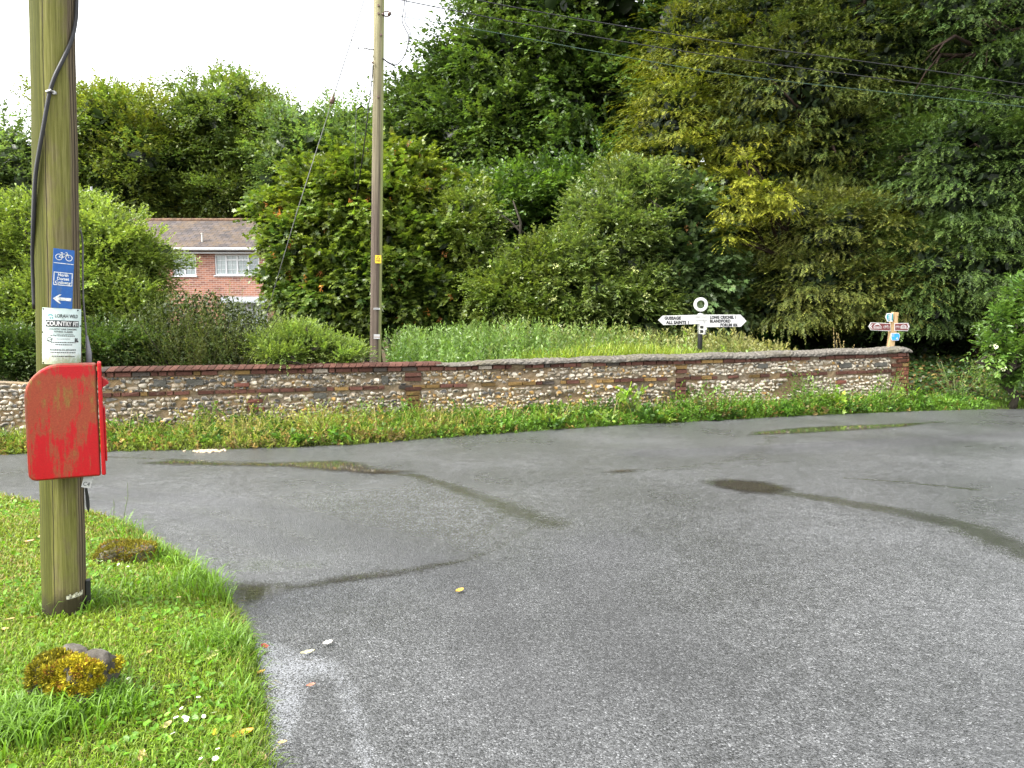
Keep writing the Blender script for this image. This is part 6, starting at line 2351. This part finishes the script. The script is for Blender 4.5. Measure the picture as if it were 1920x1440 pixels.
GR = 'overhead wires to the right'
wire('overhead_wire', 'uppermost of the overhead wires crossing the tall trees', smooth_path([P(722, -40, 12.9), P(890, -1, 13.2), P(1100, 38, 13.7), P(1410, 87, 14.3), P(1735, 131, 14.8), P(1990, 168, 15.2)]), 0.0085, M_RUBBER, group=GR)
wire('overhead_wire', 'middle overhead wire crossing the tall trees, with the cable loop hanging near its left end', smooth_path([P(722, -6, 12.9), P(960, 41, 13.4), P(1180, 80, 13.9), P(1410, 115, 14.4), P(1710, 155, 14.9), P(1990, 193, 15.3)]), 0.0085, M_RUBBER, group=GR)
wire('overhead_wire', 'lowest and thinnest green overhead wire, running from the bracket on the telegraph pole', smooth_path([P(731, 27, 12.9), P(960, 67, 13.4), P(1180, 108, 13.9), P(1410, 145, 14.4), P(1890, 197, 15.1), P(1990, 208, 15.3)]), 0.006,
     plain_mat('green_wire', (0.035, 0.07, 0.05), 0.5), group=GR)
mb = MB()
mb.tube(smooth_path([P(761, -30, 12.9), P(758, 10, 12.9), P(754, 38, 12.9), P(760, 54, 12.9), P(766, 68, 12.9), P(764, 90, 12.9), P(755, 110, 12.9), P(742, 122, 12.88), P(728, 118, 12.85), P(717, 109, 12.85)]), 0.009, 6)
mb.tube(smooth_path([P(763, -30, 12.95), P(761, 20, 12.95), P(759, 40, 12.95), P(768, 56, 12.95), P(769, 66, 12.95), P(765, 84, 12.95), P(757, 106, 12.95), P(744, 121, 12.9), P(729, 117, 12.9), P(717, 108, 12.9)]), 0.008, 6)
tag(mb.link('cable_loop', M_RUBBER, smooth=True, fix=False), 'black cable looping down and back to the telegraph pole under the wires', 'cable')
wire('drop_wire', 'thin wire rising to the upper left from the hook on the telegraph pole', sag(P(674, 92, 12.8), P(560, -75, 12.0), 0.1), 0.006, M_WIRE)
wire('drop_wire', 'thin grey wire hanging straight down from the hook into the trees', [P(675, 93, 12.8), P(671, 150, 12.8), P(667, 230, 12.8), P(665, 330, 12.9)], 0.004, M_WIRE)
wire('stay_cable', 'black cable slanting down left from the telegraph pole into the sycamore', [P(699, 122, 12.85), P(698, 145, 12.82), P(688, 230, 12.9), P(678, 310, 13.3), P(668, 370, 14.0)], 0.010, M_RUBBER)
wire('overhead_wire', 'short thin wire crossing behind the insulator right of the telegraph pole', [P(722, -5, 12.95), P(730, 14, 12.95), P(740, 28, 12.95)], 0.005, M_WIRE)
stay = empty('stay_wire', P(470, 690, 12.3))
tag(stay, 'guy wire with brown insulator slanting down from the telegraph pole past the sycamore', 'guy wire')
s_top, s_ins, s_end = P(700, -55, 12.85), P(623, 188, 12.7), P(470, 690, 12.3)
mb = MB()
mb.tube([s_top, s_ins + (s_top - s_ins).normalized() * 0.12], 0.0085, 6)
mb.tube([s_ins - (s_ins - s_end).normalized() * 0.12, P(556, 400, 12.5), s_end], 0.006, 6)
tpart(mb.link('strand', M_WIRE, smooth=True, fix=False), stay)
mb = MB()
dv_ = (s_top - s_ins).normalized()
mb.tube([s_ins - dv_ * 0.055, s_ins - dv_ * 0.04, s_ins + dv_ * 0.04, s_ins + dv_ * 0.055], [0.025, 0.04, 0.04, 0.025], 10)
for sg in (-1, 1):
    o_ = Vector((0.018 * sg, 0, 0))
    mb.tube([s_ins + dv_ * 0.12, s_ins + dv_ * 0.05 + o_], 0.006, 5)
    mb.tube([s_ins - dv_ * 0.12, s_ins - dv_ * 0.05 + o_], 0.006, 5)
tpart(mb.link('insulator', M_PORC, smooth=True), stay)
# ironwork of the pole
mb = MB()
mb.tube([P(716, 27, 12.84), P(721, 27, 12.85)], 0.02, 8)
c0 = P(725, 26, 12.86)
mb.tube([c0 + Vector((0.055 * math.cos(t), 0, 0.042 * math.sin(t))) for t in np.linspace(0, 6.283, 15)], 0.011, 6, cap=False)
tpart(mb.link('bracket', M_PORC, smooth=True, fix=False))
mb = MB()
mb.tube([P(728, 25, 12.86), P(732, 27, 12.86)], 0.035, 10)
tpart(mb.link('insulator', M_PORC, smooth=True))
mb = MB()
mb.tube([P(701, 93, 12.85), P(690, 92, 12.8), P(682, 90, 12.8)], 0.009, 6)
mb.tube(smooth_path([P(682, 90, 12.8), P(677, 87, 12.8), P(672, 90, 12.8), P(674, 94, 12.8), P(680, 93, 12.8), P(688, 90, 12.8), P(697, 101, 12.8), P(700, 108, 12.82)]), 0.006, 6)
tpart(mb.link('hook', M_WIRE, smooth=True, fix=False))
mb = MB()
for px, py in ((710, 11), (710, 26), (709, 182), (715, 66), (699, 118)):
    q = P(px, py, TY - 0.083)
    mb = MB()
    mb.tube([q, q + Vector((0, -0.03, 0))], 0.018, 8)
    tpart(mb.link('bolt', M_PORC))

# ------------------------------------------------------------------ white fingerpost
FY = 13.55
fp = P(1312, 660, FY)
fz = gz(fp.x, FY)
fing = empty('fingerpost', (fp.x, FY, fz))
tag(fing, 'white cast fingerpost road sign with a round finial, behind the flint wall', 'road sign')
k_ = FY / FPX


def fx_(px): return (px - 1312) * k_
def fz_(py): return P(1312, py, FY).z - fz


mb = MB()
mb.tube([(0, 0, -0.1), (0, 0, fz_(625)), (0, 0, fz_(624))], [0.043, 0.043, 0.043], 16)
mb.link('post', BLACK_P, fing, smooth=True)
mb = MB()
mb.tube([(0, 0, fz_(626)), (0, 0, fz_(588))], 0.046, 16)
mb.link('collar', WHITE_P, fing, smooth=True)
mb = MB()
mb.tube([(0, 0, fz_(588)), (0, 0, fz_(583.5))], [0.03, 0.02], 12)
mb.link('neck', BLACK_P, fing, smooth=True)
mb = MB()
rc = fz_(571)
Ro, Ri = 13.2 * k_, 7.6 * k_
nseg = 40
vs, fs = [], []
for i in range(nseg):
    a = 2 * math.pi * i / nseg
    for rr in (Ri, Ro):
        for yy in (-0.02, 0.02):
            vs.append((rr * math.cos(a), yy, rc + rr * math.sin(a)))
for i in range(nseg):
    j = (i + 1) % nseg
    A, B_ = i * 4, j * 4
    fs += [(A, A + 2, B_ + 2, B_), (A + 1, B_ + 1, B_ + 3, A + 3), (A + 2, A + 3, B_ + 3, B_ + 2), (A, B_, B_ + 1, A + 1)]
mb.add(vs, fs)
mb.link('finial_ring', WHITE_P, fing, bevel=0.006)
# left arm and right arm
y0 = -0.065


def arm(pts, lines, name='arm'):
    mb = MB()
    mb.prism([(fx_(a), fz_(c_)) for a, c_ in pts], y0, y0 + 0.025)
    o = mb.link(name, WHITE_P, fing, bevel=0.003)
    f = Flat(y0 - 0.002)
    for body, px, py, size_px, sx in lines:
        f.text(body, fx_(px), fz_(py), size_px * k_ * 1.5, sx, 'LEFT', 1.08, 0.0045)
    t = f.link('lettering', BLACK_P, o)
    return o


arm([(1232, 600.5), (1240.5, 592), (1308, 590.2), (1308, 607.6), (1241.5, 609.6)],
    [('GUSSAGE', 1243.5, 599.2, 5.2, 0.86), ('ALL SAINTS 1', 1247, 607.2, 5.2, 0.86)])
arm([(1308.2, 590.0), (1385, 590.0), (1396.5, 602.0), (1386, 612.8), (1319, 613.6), (1308.2, 607.6)],
    [('LONG CRICHEL 1', 1328, 597.4, 4.9, 0.80), ('BLANDFORD', 1328, 604.6, 4.9, 0.84), ('FORUM 8¼', 1347.5, 611.8, 4.9, 0.84)])
# bolted joint: raised straps and rivets
mb = MB()
for a, c_, d_, e_ in ((1300, 593, 1323, 594), (1300, 600, 1323, 601), (1316, 597, 1317, 606)):
    mb.box((fx_(a), y0 - 0.006, fz_(e_)), (fx_(d_), y0 - 0.0005, fz_(c_)))
for px in (1301, 1305, 1318, 1323):
    for py in (595.5, 603.2):
        mb.tube([(fx_(px), y0, fz_(py)), (fx_(px), y0 - 0.008, fz_(py))], 0.007, 8)
mb.link('strap', plain_mat('shaded_white', (0.32, 0.32, 0.31), 0.5), fing)
# the third arm points almost at the viewer
an = math.atan2(-FY, -fp.x)
t3 = empty('arm', (0.0, 0, 0))
t3.parent = fing
t3.location = (fx_(1309), -0.05, 0)
t3.rotation_euler = (0, 0, math.radians(-96))
mb = MB()
mb.prism([(0.0, fz_(626)), (0.62, fz_(626)), (0.70, fz_(617)), (0.62, fz_(608)), (0.0, fz_(608))], 0, 0.025)
pl = mb.link('plate', WHITE_P, t3, bevel=0.003)
f = Flat(-0.002)
f.rect(0.12, fz_(615.5), 0.52, fz_(610.5))
f.rect(0.12, fz_(623.5), 0.52, fz_(618.5))
f.link('marking', BLACK_P, t3)

# ------------------------------------------------------------------ wooden waymark post
QY = 14.5
qb = P(1667, 668, QY)
qz = gz(qb.x, QY)
k_ = QY / FPX
wt = math.atan((1675 - 1668.5) / (655 - 586))
way = empty('waymark_post', (qb.x - math.tan(wt) * (qb.z - qz), QY, qz), (0, wt, 0))
tag(way, 'pale timber waymark post with brown cycle route arms at the end of the wall', 'signpost')
b = NB('pale_timber')
p = b.pos()
n = b.noise(b.scale(p, (30, 30, 3)), 1.0, 6, 0.7)
n2 = b.noise(p, 14, 3)
c = b.ramp(n, [(0.3, (0.22, 0.14, 0.065)), (0.7, (0.46, 0.33, 0.18))])
c = b.mix(b.ramp(n2, [(0.62, 0.0), (0.7, 0.8)]), c, (0.10, 0.055, 0.025))
M_TIMBER = b.done(b.bsdf(c, 0.85, b.bump(n, 0.3, 0.005), spec=0.2))
hz_ = lambda py: (P(1668, py, QY).z - qz)
hx_ = lambda px, py: (P(px, py, QY).x - (way.location.x + math.tan(wt) * hz_(py)))
mb = MB()
mb.box((-0.052, -0.05, -0.1), (0.052, 0.05, hz_(585)))
mb.link('timber', M_TIMBER, way, bevel=0.006)
M_BROWN = plain_mat('sign_brown', (0.115, 0.028, 0.026), 0.4, vary=0.1)
M_TEAL = plain_mat('sign_teal', (0.03, 0.20, 0.24), 0.4, vary=0.1)
M_SKY = plain_mat('sign_sky_blue', (0.02, 0.22, 0.62), 0.4, vary=0.1)


def way_arm(name, pts, inner, mat, yy, label):
    e = empty(name, (0, 0, 0))
    e.parent = way
    e.location = (0, yy, 0)
    e.rotation_euler = (0, -wt, 0)
    if label: e['label'] = label
    mb = MB()
    cx_ = lambda a, c_: (P(a, c_, QY).x - way.location.x - math.tan(wt) * 0)
    # the arm hangs level although the post leans: coordinates from the post's foot
    mb.prism([(P(a, c_, QY).x - way.location.x, hz_(c_)) for a, c_ in pts], -0.012, 0.0)
    mb.link('plate', WHITE_P, e, bevel=0.002)
    f = Flat(-0.0145)
    f.poly([(P(a, c_, QY).x - way.location.x, hz_(c_)) for a, c_ in inner])
    f.link('panel', mat, e)
    return e


X_ = lambda a: P(a, 612, QY).x - way.location.x


def museum(f, x, z, s, flip=1):
    f.ring(x, z, 0.10 * s, 0.03 * s, 10, 0.35, 2.8)
    f.ring(x, z - 0.06 * s, 0.17 * s, 0.035 * s, 12, 0.6, 2.55)
    f.frame(x - 0.17 * s, z - 0.02 * s - 0.1 * s, x + 0.17 * s, z + 0.02 * s, 0.02 * s)


e = way_arm('arm', [(1625.5, 612), (1630, 604.5), (1666.5, 606), (1666.5, 621), (1629.5, 619)], [(1626.8, 612), (1630.6, 605.6), (1665.6, 607), (1665.6, 619.6), (1630, 617.8)], M_BROWN, -0.056, 'longer brown cycle route arm pointing left')
f = Flat(-0.0165)
f.poly([(X_(1627.6), hz_(612)), (X_(1631.5), hz_(607.6)), (X_(1633), hz_(607.6)), (X_(1630), hz_(612)), (X_(1633), hz_(616.4)), (X_(1631.5), hz_(616.4))])
f.bike(X_(1658.5), hz_(613.2), 0.058)
for i in range(5): f.rect(X_(1636 + 2.5 * i), hz_(615), X_(1637.4 + 2.5 * i), hz_(613.2))
f.ring(X_(1641.5), hz_(615.5), 0.075, 0.014, 12, 0.7, 2.45)
f.ring(X_(1641.5), hz_(613.0), 0.062, 0.010, 12, 0.7, 2.45)
f.frame(X_(1634.5), hz_(616.2), X_(1649.5), hz_(611.8), 0.005)
f.link('marking', WHITE_P, e)
e = way_arm('arm', [(1674, 606), (1699.5, 605.5), (1702.6, 612), (1699, 620.6), (1674, 620)], [(1674.6, 607), (1698.9, 606.6), (1701.6, 612), (1698.4, 619.2), (1674.6, 618.8)], M_BROWN, -0.056, 'shorter brown cycle route arm pointing right')
f = Flat(-0.0165)
f.poly([(X_(1701), hz_(612)), (X_(1698.2), hz_(607.6)), (X_(1696.8), hz_(607.6)), (X_(1699), hz_(612)), (X_(1696.8), hz_(616.8)), (X_(1698.2), hz_(616.8))])
f.bike(X_(1679.5), hz_(613.2), 0.045, -1)
for i in range(4): f.rect(X_(1686.2 + 2.4 * i), hz_(615), X_(1687.5 + 2.4 * i), hz_(613.2))
f.ring(X_(1690.4), hz_(615.5), 0.06, 0.012, 12, 0.7, 2.45)
f.frame(X_(1685), hz_(616.0), X_(1696), hz_(612), 0.007)
f.link('marking', WHITE_P, e)
e = way_arm('arm', [(1657, 594.5), (1659.6, 587.4), (1671, 587.2), (1671, 603.2), (1660.4, 603)], [(1658.8, 594.5), (1660.8, 589), (1665.8, 588.8), (1665.8, 601.4), (1661.4, 601.2)], M_TEAL, -0.054, 'small teal walking sign at the top of the post')
f = Flat(-0.0165)
f.ring(X_(1663), hz_(591.6), 0.008, 0.012, 10)
f.bar(X_(1663), hz_(593), X_(1663), hz_(596.5), 0.016)
f.bar(X_(1663), hz_(596.5), X_(1661.8), hz_(600.4), 0.008)
f.bar(X_(1663), hz_(596.5), X_(1664.4), hz_(600.2), 0.008)
f.link('marking', WHITE_P, e)
f = Flat(-0.0165)
f.rect(X_(1667.8), hz_(601), X_(1670.2), hz_(589))
f.link('panel', M_TEAL, e)
e = way_arm('arm', [(1667.5, 624.5), (1682, 624), (1684.6, 629), (1682, 638.5), (1669, 638.5), (1667, 633)], [(1668.6, 625.5), (1681.2, 625.2), (1683.4, 629), (1681.2, 637.4), (1669.8, 637.4), (1668.2, 633)], M_SKY, -0.054, 'small blue route number sign low on the post')
f = Flat(-0.0165)
f.frame(X_(1669.4), hz_(630.4), X_(1673.6), hz_(626.4), 0.006)
f.poly([(X_(1677), hz_(634.5)), (X_(1680.4), hz_(631.5)), (X_(1680.4), hz_(637))])
f.link('marking', WHITE_P, e)
mb = MB()
for py in (604.6, 621.6):
    mb.box((-0.056, -0.054, hz_(py) - 0.012), (0.056, 0.054, hz_(py) + 0.012))
mb.link('strap', M_TIMBER, way)


# ------------------------------------------------------------------ mossy stones
b = NB('stone')
p = b.pos()
n = b.noise(p, 12, 7, 0.7)
n2 = b.noise(p, 3.5, 4)
c = b.ramp(n, [(0.3, (0.03, 0.026, 0.02)), (0.55, (0.11, 0.10, 0.085)), (0.8, (0.25, 0.245, 0.24))])
c = b.mix(b.ramp(n2, [(0.5, 0.0), (0.65, 0.6)]), c, (0.09, 0.085, 0.02))
M_STONE = b.done(b.bsdf(c, 0.9, b.bump(n, 0.9, 0.02), spec=0.2))
M_MOSS = foliage_mat('moss', 0.25, 0.7, 0.15, (1.1, 1.1, 0.6))


def stone(label, loc, size, rz, seed, moss_cols, cut=0.15, mossf=None, nm=24000, square=0.42):
    g = np.random.default_rng(seed)
    root = empty('mossy_stone', loc, (0, 0, rz))
    tag(root, label, 'stone')
    bm = bmesh.new()
    bmesh.ops.create_icosphere(bm, subdivisions=5, radius=1.0)
    lf = lump_fn(g, 9, 0.08)
    V = np.array([v.co for v in bm.verts])
    u = unit(V)
    p4 = (np.abs(u) ** (2 / square)).sum(1) ** (-square / 2)
    fine = lump_fn(np.random.default_rng(seed + 1), 14, 0.035)
    A = g.normal(0, 11, (12, 3))
    ph = g.random(12) * 6.28
    ff = 1 + 0.012 * np.cos(u @ A.T + ph).sum(1)
    V = u * (p4 * lf(u) * ff)[:, None] * np.array(size)
    for v, q in zip(bm.verts, V): v.co = q
    me = bpy.data.meshes.new('rock')
    bm.normal_update()
    nrm = np.array([v.normal for v in bm.verts])
    bm.to_mesh(me)
    bm.free()
    link('rock', me, M_STONE, root, smooth=True)
    # moss tufts over the upper faces
    k = mossf(V / np.array(size), nrm, g)
    idx = np.nonzero(k)[0]
    pick = idx[g.integers(0, len(idx), nm)]
    O = V[pick] + g.normal(0, 0.006, (nm, 3))
    N_ = nrm[pick]
    D = unit(N_ + g.normal(0, 0.55, (nm, 3)) + np.array([0, -0.1, 0.2]))
    L = 0.009 + 0.009 * g.random(nm)
    mc = np.array(moss_cols)
    rel = V[pick] / np.array(size)
    t = np.clip(0.5 + 0.6 * rel[:, 0] + g.normal(0, 0.25, nm), 0, 1)[:, None]
    col = (mc[0] * (1 - t) + mc[1] * t) * np.exp(g.normal(0, 0.38, (nm, 1)))
    rust = (g.random(nm) < 0.35) & (np.sin(rel[:, 0] * 8 + 2) * np.sin(rel[:, 2] * 9) > 0.45)
    col[rust] = np.array([0.22, 0.10, 0.03])
    fo = Foliage()
    fo.add(*leaves_arrays(O - N_ * 0.003, D, g.normal(size=(nm, 3)), L, L * 0.42, col, 'lance'))
    link('moss', fo.mesh('moss'), M_MOSS, root)
    return root


q = G(108, 1345, 0.08)
stone('large square stone capped with golden moss, in the grass at the lower left corner', (q.x, q.y + 0.12, gz(q.x, q.y + 0.12) + 0.055), (0.118, 0.12, 0.125), R(-8), 201,
      [(0.075, 0.07, 0.010), (0.27, 0.22, 0.018)], mossf=lambda r, n, g: (n[:, 2] > 0.10 - 0.5 * (n[:, 1] < -0.2)) & (r[:, 2] > 0.28 - 0.15 * r[:, 0] + 0.12 * np.sin(r[:, 0] * 9)) & ~((r[:, 1] > 0.1) & (r[:, 2] > 0.5)) & (np.sin(r[:, 0] * 7 + 1) + np.sin(r[:, 1] * 9) + np.sin((r[:, 0] + r[:, 2]) * 13) > -1.5))
q = G(234, 1044, 0.08)
stone('smaller low stone covered with olive moss, beside the mossy pole at the road edge', (q.x, q.y + 0.02, gz(q.x, q.y) + 0.012), (0.17, 0.12, 0.09), R(12), 202,
      [(0.09, 0.078, 0.012), (0.12, 0.105, 0.014)], mossf=lambda r, n, g: (n[:, 2] > 0.0) & (r[:, 2] > 0.05), nm=9000)

# ------------------------------------------------------------------ fallen leaves, daisies, seedlings
def fallen_leaf(label, px, py, L, W, col, rz, z=None, group=None, curl=0.25, lobes=False):
    q = G(px, py, 0.0)
    zz = (z if z is not None else max(gz(q.x, q.y) + 0.018, 0.012))
    if z is None:
        q = G(px, py, zz)
    n = 9
    V, F = [], []
    for i in range(n + 1):
        t = i / n
        w_ = W / 2 * math.sin(math.pi * min(1, t * 0.96 + 0.02)) ** 0.8 * (1 + (0.25 * math.sin(t * 19) if lobes else 0.05 * math.sin(t * 23)))
        y = (t - 0.5) * L
        zc = 0.12 * L * (t - 0.5) ** 2
        for j, s_ in enumerate((-1, -0.5, 0, 0.5, 1)):
            V.append((w_ * s_, y, zc + curl * W * (s_ * s_ - 0.2) * 0.6 + 0.002))
    for i in range(n):
        for j in range(4):
            F.append((i * 5 + j, i * 5 + j + 1, i * 5 + j + 6, i * 5 + j + 5))
    mb = MB()
    mb.v, mb.f = V, F
    m = plain_mat('dead_leaf', col, 0.5, vary=0.2, scale=60)
    o = mb.link('fallen_leaf', m, smooth=True, fix=False)
    o.location = (q.x, q.y, zz)
    o.rotation_euler = (R(8), R(6), rz)
    tag(o, label, 'leaf', group)
    return o


GL = 'fallen leaves'
fallen_leaf('big orange-yellow fallen leaf on the grass near the bottom', 454, 1377, 0.085, 0.042, (0.62, 0.30, 0.02), R(-62), group=GL)
fallen_leaf('pale cream fallen leaf at the grass edge, nearest the bottom', 490, 1420, 0.06, 0.035, (0.58, 0.47, 0.20), R(35), group=GL)
fallen_leaf('pale fallen leaf standing in the grass left of the orange leaf', 311, 1361, 0.055, 0.028, (0.48, 0.40, 0.16), R(-25), group=GL)
fallen_leaf('lone yellow leaf lying out on the tarmac', 862, 1111, 0.055, 0.036, (0.58, 0.36, 0.05), R(-55), 0.012, GL)
fallen_leaf('white leaf scrap on the tarmac beside the wet gutter', 615, 1210, 0.05, 0.034, (0.72, 0.68, 0.60), R(-70), 0.012, GL, lobes=True)
fallen_leaf('faded olive leaf on the tarmac next to the white scrap', 577, 1228, 0.07, 0.03, (0.38, 0.36, 0.20), R(-80), 0.012, GL, lobes=True)
fallen_leaf('reddish leaf in the wet gutter below the olive leaf', 583, 1290, 0.04, 0.022, (0.38, 0.12, 0.07), R(-75), 0.012, GL, lobes=True)
fallen_leaf('red leaf at the edge of the grass in the wet gutter', 496, 1217, 0.05, 0.035, (0.36, 0.06, 0.04), R(40), 0.012, GL, lobes=True)
fallen_leaf('yellow leaf caught at the grass edge', 487, 1261, 0.05, 0.022, (0.55, 0.35, 0.06), R(-60), group=GL)
fallen_leaf('small tan leaf on the wet tarmac by the bottom of the verge', 530, 1398, 0.035, 0.018, (0.50, 0.33, 0.12), R(-85), 0.012, GL)
fallen_leaf('light yellow-green dead leaf lying on the verge by the road edge', 392, 1232, 0.10, 0.06, (0.40, 0.40, 0.16), R(-40), group=GL, lobes=True)
fallen_leaf('bent yellow leaf on the grass left of the orange leaf', 402, 1375, 0.045, 0.02, (0.60, 0.45, 0.03), R(20), group=GL)
g = np.random.default_rng(301)
for k, (px, py) in enumerate([(15, 985), (55, 1015), (10, 1085), (70, 1062), (35, 1063), (18, 1162), (60, 1158), (10, 1180), (257, 1082), (330, 1122), (205, 1060), (75, 1008), (275, 1225), (265, 1418)]):
    fallen_leaf('small tan dead leaf lying in the grass of the verge', px, py, 0.045 + 0.03 * g.random(), 0.018 + 0.015 * g.random(),
                [(0.42, 0.25, 0.10), (0.50, 0.36, 0.16), (0.34, 0.16, 0.06), (0.55, 0.42, 0.18)][k % 4], g.random() * 6.28, group='small dead leaves in the grass')
# daisies
dm = MB()
for i in range(9):
    a = i / 9 * 6.283
    c_, s_ = math.cos(a), math.sin(a)
    dm.add([(0.001 * c_, 0.001 * s_, 0), (0.006 * c_ - 0.0022 * s_, 0.006 * s_ + 0.0022 * c_, 0.001), (0.0095 * c_, 0.0095 * s_, 0.0005), (0.006 * c_ + 0.0022 * s_, 0.006 * s_ - 0.0022 * c_, 0.001)], [(0, 3, 2, 1)])
dproto = None
k = 0
for px, py in [(203, 1257), (214, 1260), (241, 1272), (372, 1307), (340, 1328), (350, 1346), (401, 1336), (382, 1343), (365, 1347), (330, 1345), (345, 1344), (349, 1350), (324, 1375), (408, 1404), (376, 1422), (404, 1422),
               (202, 1030), (190, 1052), (222, 1058), (240, 1062), (204, 1066)]:
    if dproto is None:
        dproto = dm.link('daisy', M_PETAL, fix=False)
        col_a = dproto.data.attributes.new('col', 'FLOAT_COLOR', 'POINT')
        col_a.data.foreach_set('color', np.tile(np.array([0.8, 0.8, 0.76, 1], dtype=np.float32), len(dproto.data.vertices)))
        o = dproto
    else:
        o = dproto.copy()
        COL.objects.link(o)
    q = G(px, py, 0.10)
    o.location = (q.x, q.y, max(0.06, gz(q.x, q.y) + 0.045))
    q = G(px, py, o.location.z)
    o.location = (q.x, q.y, o.location.z)
    o.rotation_euler = (g.normal(-0.25, 0.3), g.normal(0, 0.3), g.random() * 6)
    sc = 0.8 + 0.5 * g.random()
    o.scale = (sc, sc, sc)
    tag(o, 'tiny white daisy flower in the verge grass', 'daisy', 'daisies in the grass')
# tall seedlings behind the smaller stone
for k, (px0, py0, pts, lab) in enumerate([(212, 995, [(213, 970), (214, 945), (213, 935)], 'short leafy seedling stem left of its taller twin behind the small mossy stone'),
                                          (228, 995, [(233, 965), (240, 930), (239, 905)], 'tall thin seeding weed rising behind the small mossy stone')]):
    q = G(px0, py0, 0.08)
    root = empty('seedling', (q.x, q.y, gz(q.x, q.y)))
    tag(root, lab, 'weed')
    pp = [Vector((q.x, q.y, gz(q.x, q.y) - 0.02))] + [P(a, c_, q.y) for a, c_ in pts]
    mb = MB()
    mb.tube(pp, [0.003, 0.0025, 0.002, 0.001], 5)
    part(root, mb.link('stem', M_STEM, fix=False))
    fo = Foliage()
    n = 9
    C = np.array([pp[0].lerp(pp[1], i / n * 1.0) if i < 5 else pp[1].lerp(pp[3], (i - 5) / 4) for i in range(n)])
    D = np.stack([g.normal(0, 1, n), g.normal(0, 0.5, n), 0.6 + 0.4 * g.random(n)], 1)
    L = 0.05 * (1.1 - np.arange(n) / n)
    fo.add(*leaves_arrays(C, D, g.normal(size=(n, 3)), L, L * 0.28, np.tile(np.array([0.10, 0.18, 0.03]), (n, 1)), 'lance'))
    part(root, link('leaves', fo.mesh('leaves'), M_LEAF))
# pale rubble at the far kerb
g = np.random.default_rng(305)
mb = MB()
q0 = G(388, 847)
for i in range(70):
    x, y = q0.x + g.normal(0, 0.10), q0.y + g.normal(0, 0.04)
    r_ = 0.010 + 0.016 * g.random()
    vs = [(x + r_ * a * (0.7 + 0.6 * g.random()), y + r_ * b_ * (0.7 + 0.6 * g.random()), 0.006 + r_ * 0.6 * c_) for a, b_, c_ in ((-1, -1, 0), (1, -1, 0), (1, 1, 0), (-1, 1, 0), (-.6, -.6, 1), (.6, -.6, 1), (.6, .6, 1), (-.6, .6, 1))]
    mb.add(vs, [(0, 3, 2, 1), (4, 5, 6, 7), (0, 1, 5, 4), (1, 2, 6, 5), (2, 3, 7, 6), (3, 0, 4, 7)])
tag(mb.link('rubble', plain_mat('pale_rubble', (0.48, 0.38, 0.25), 0.9, vary=0.3), fix=False), 'pale stony rubble spilled at the road edge below the bedstraw', 'rubble', kind='stuff')
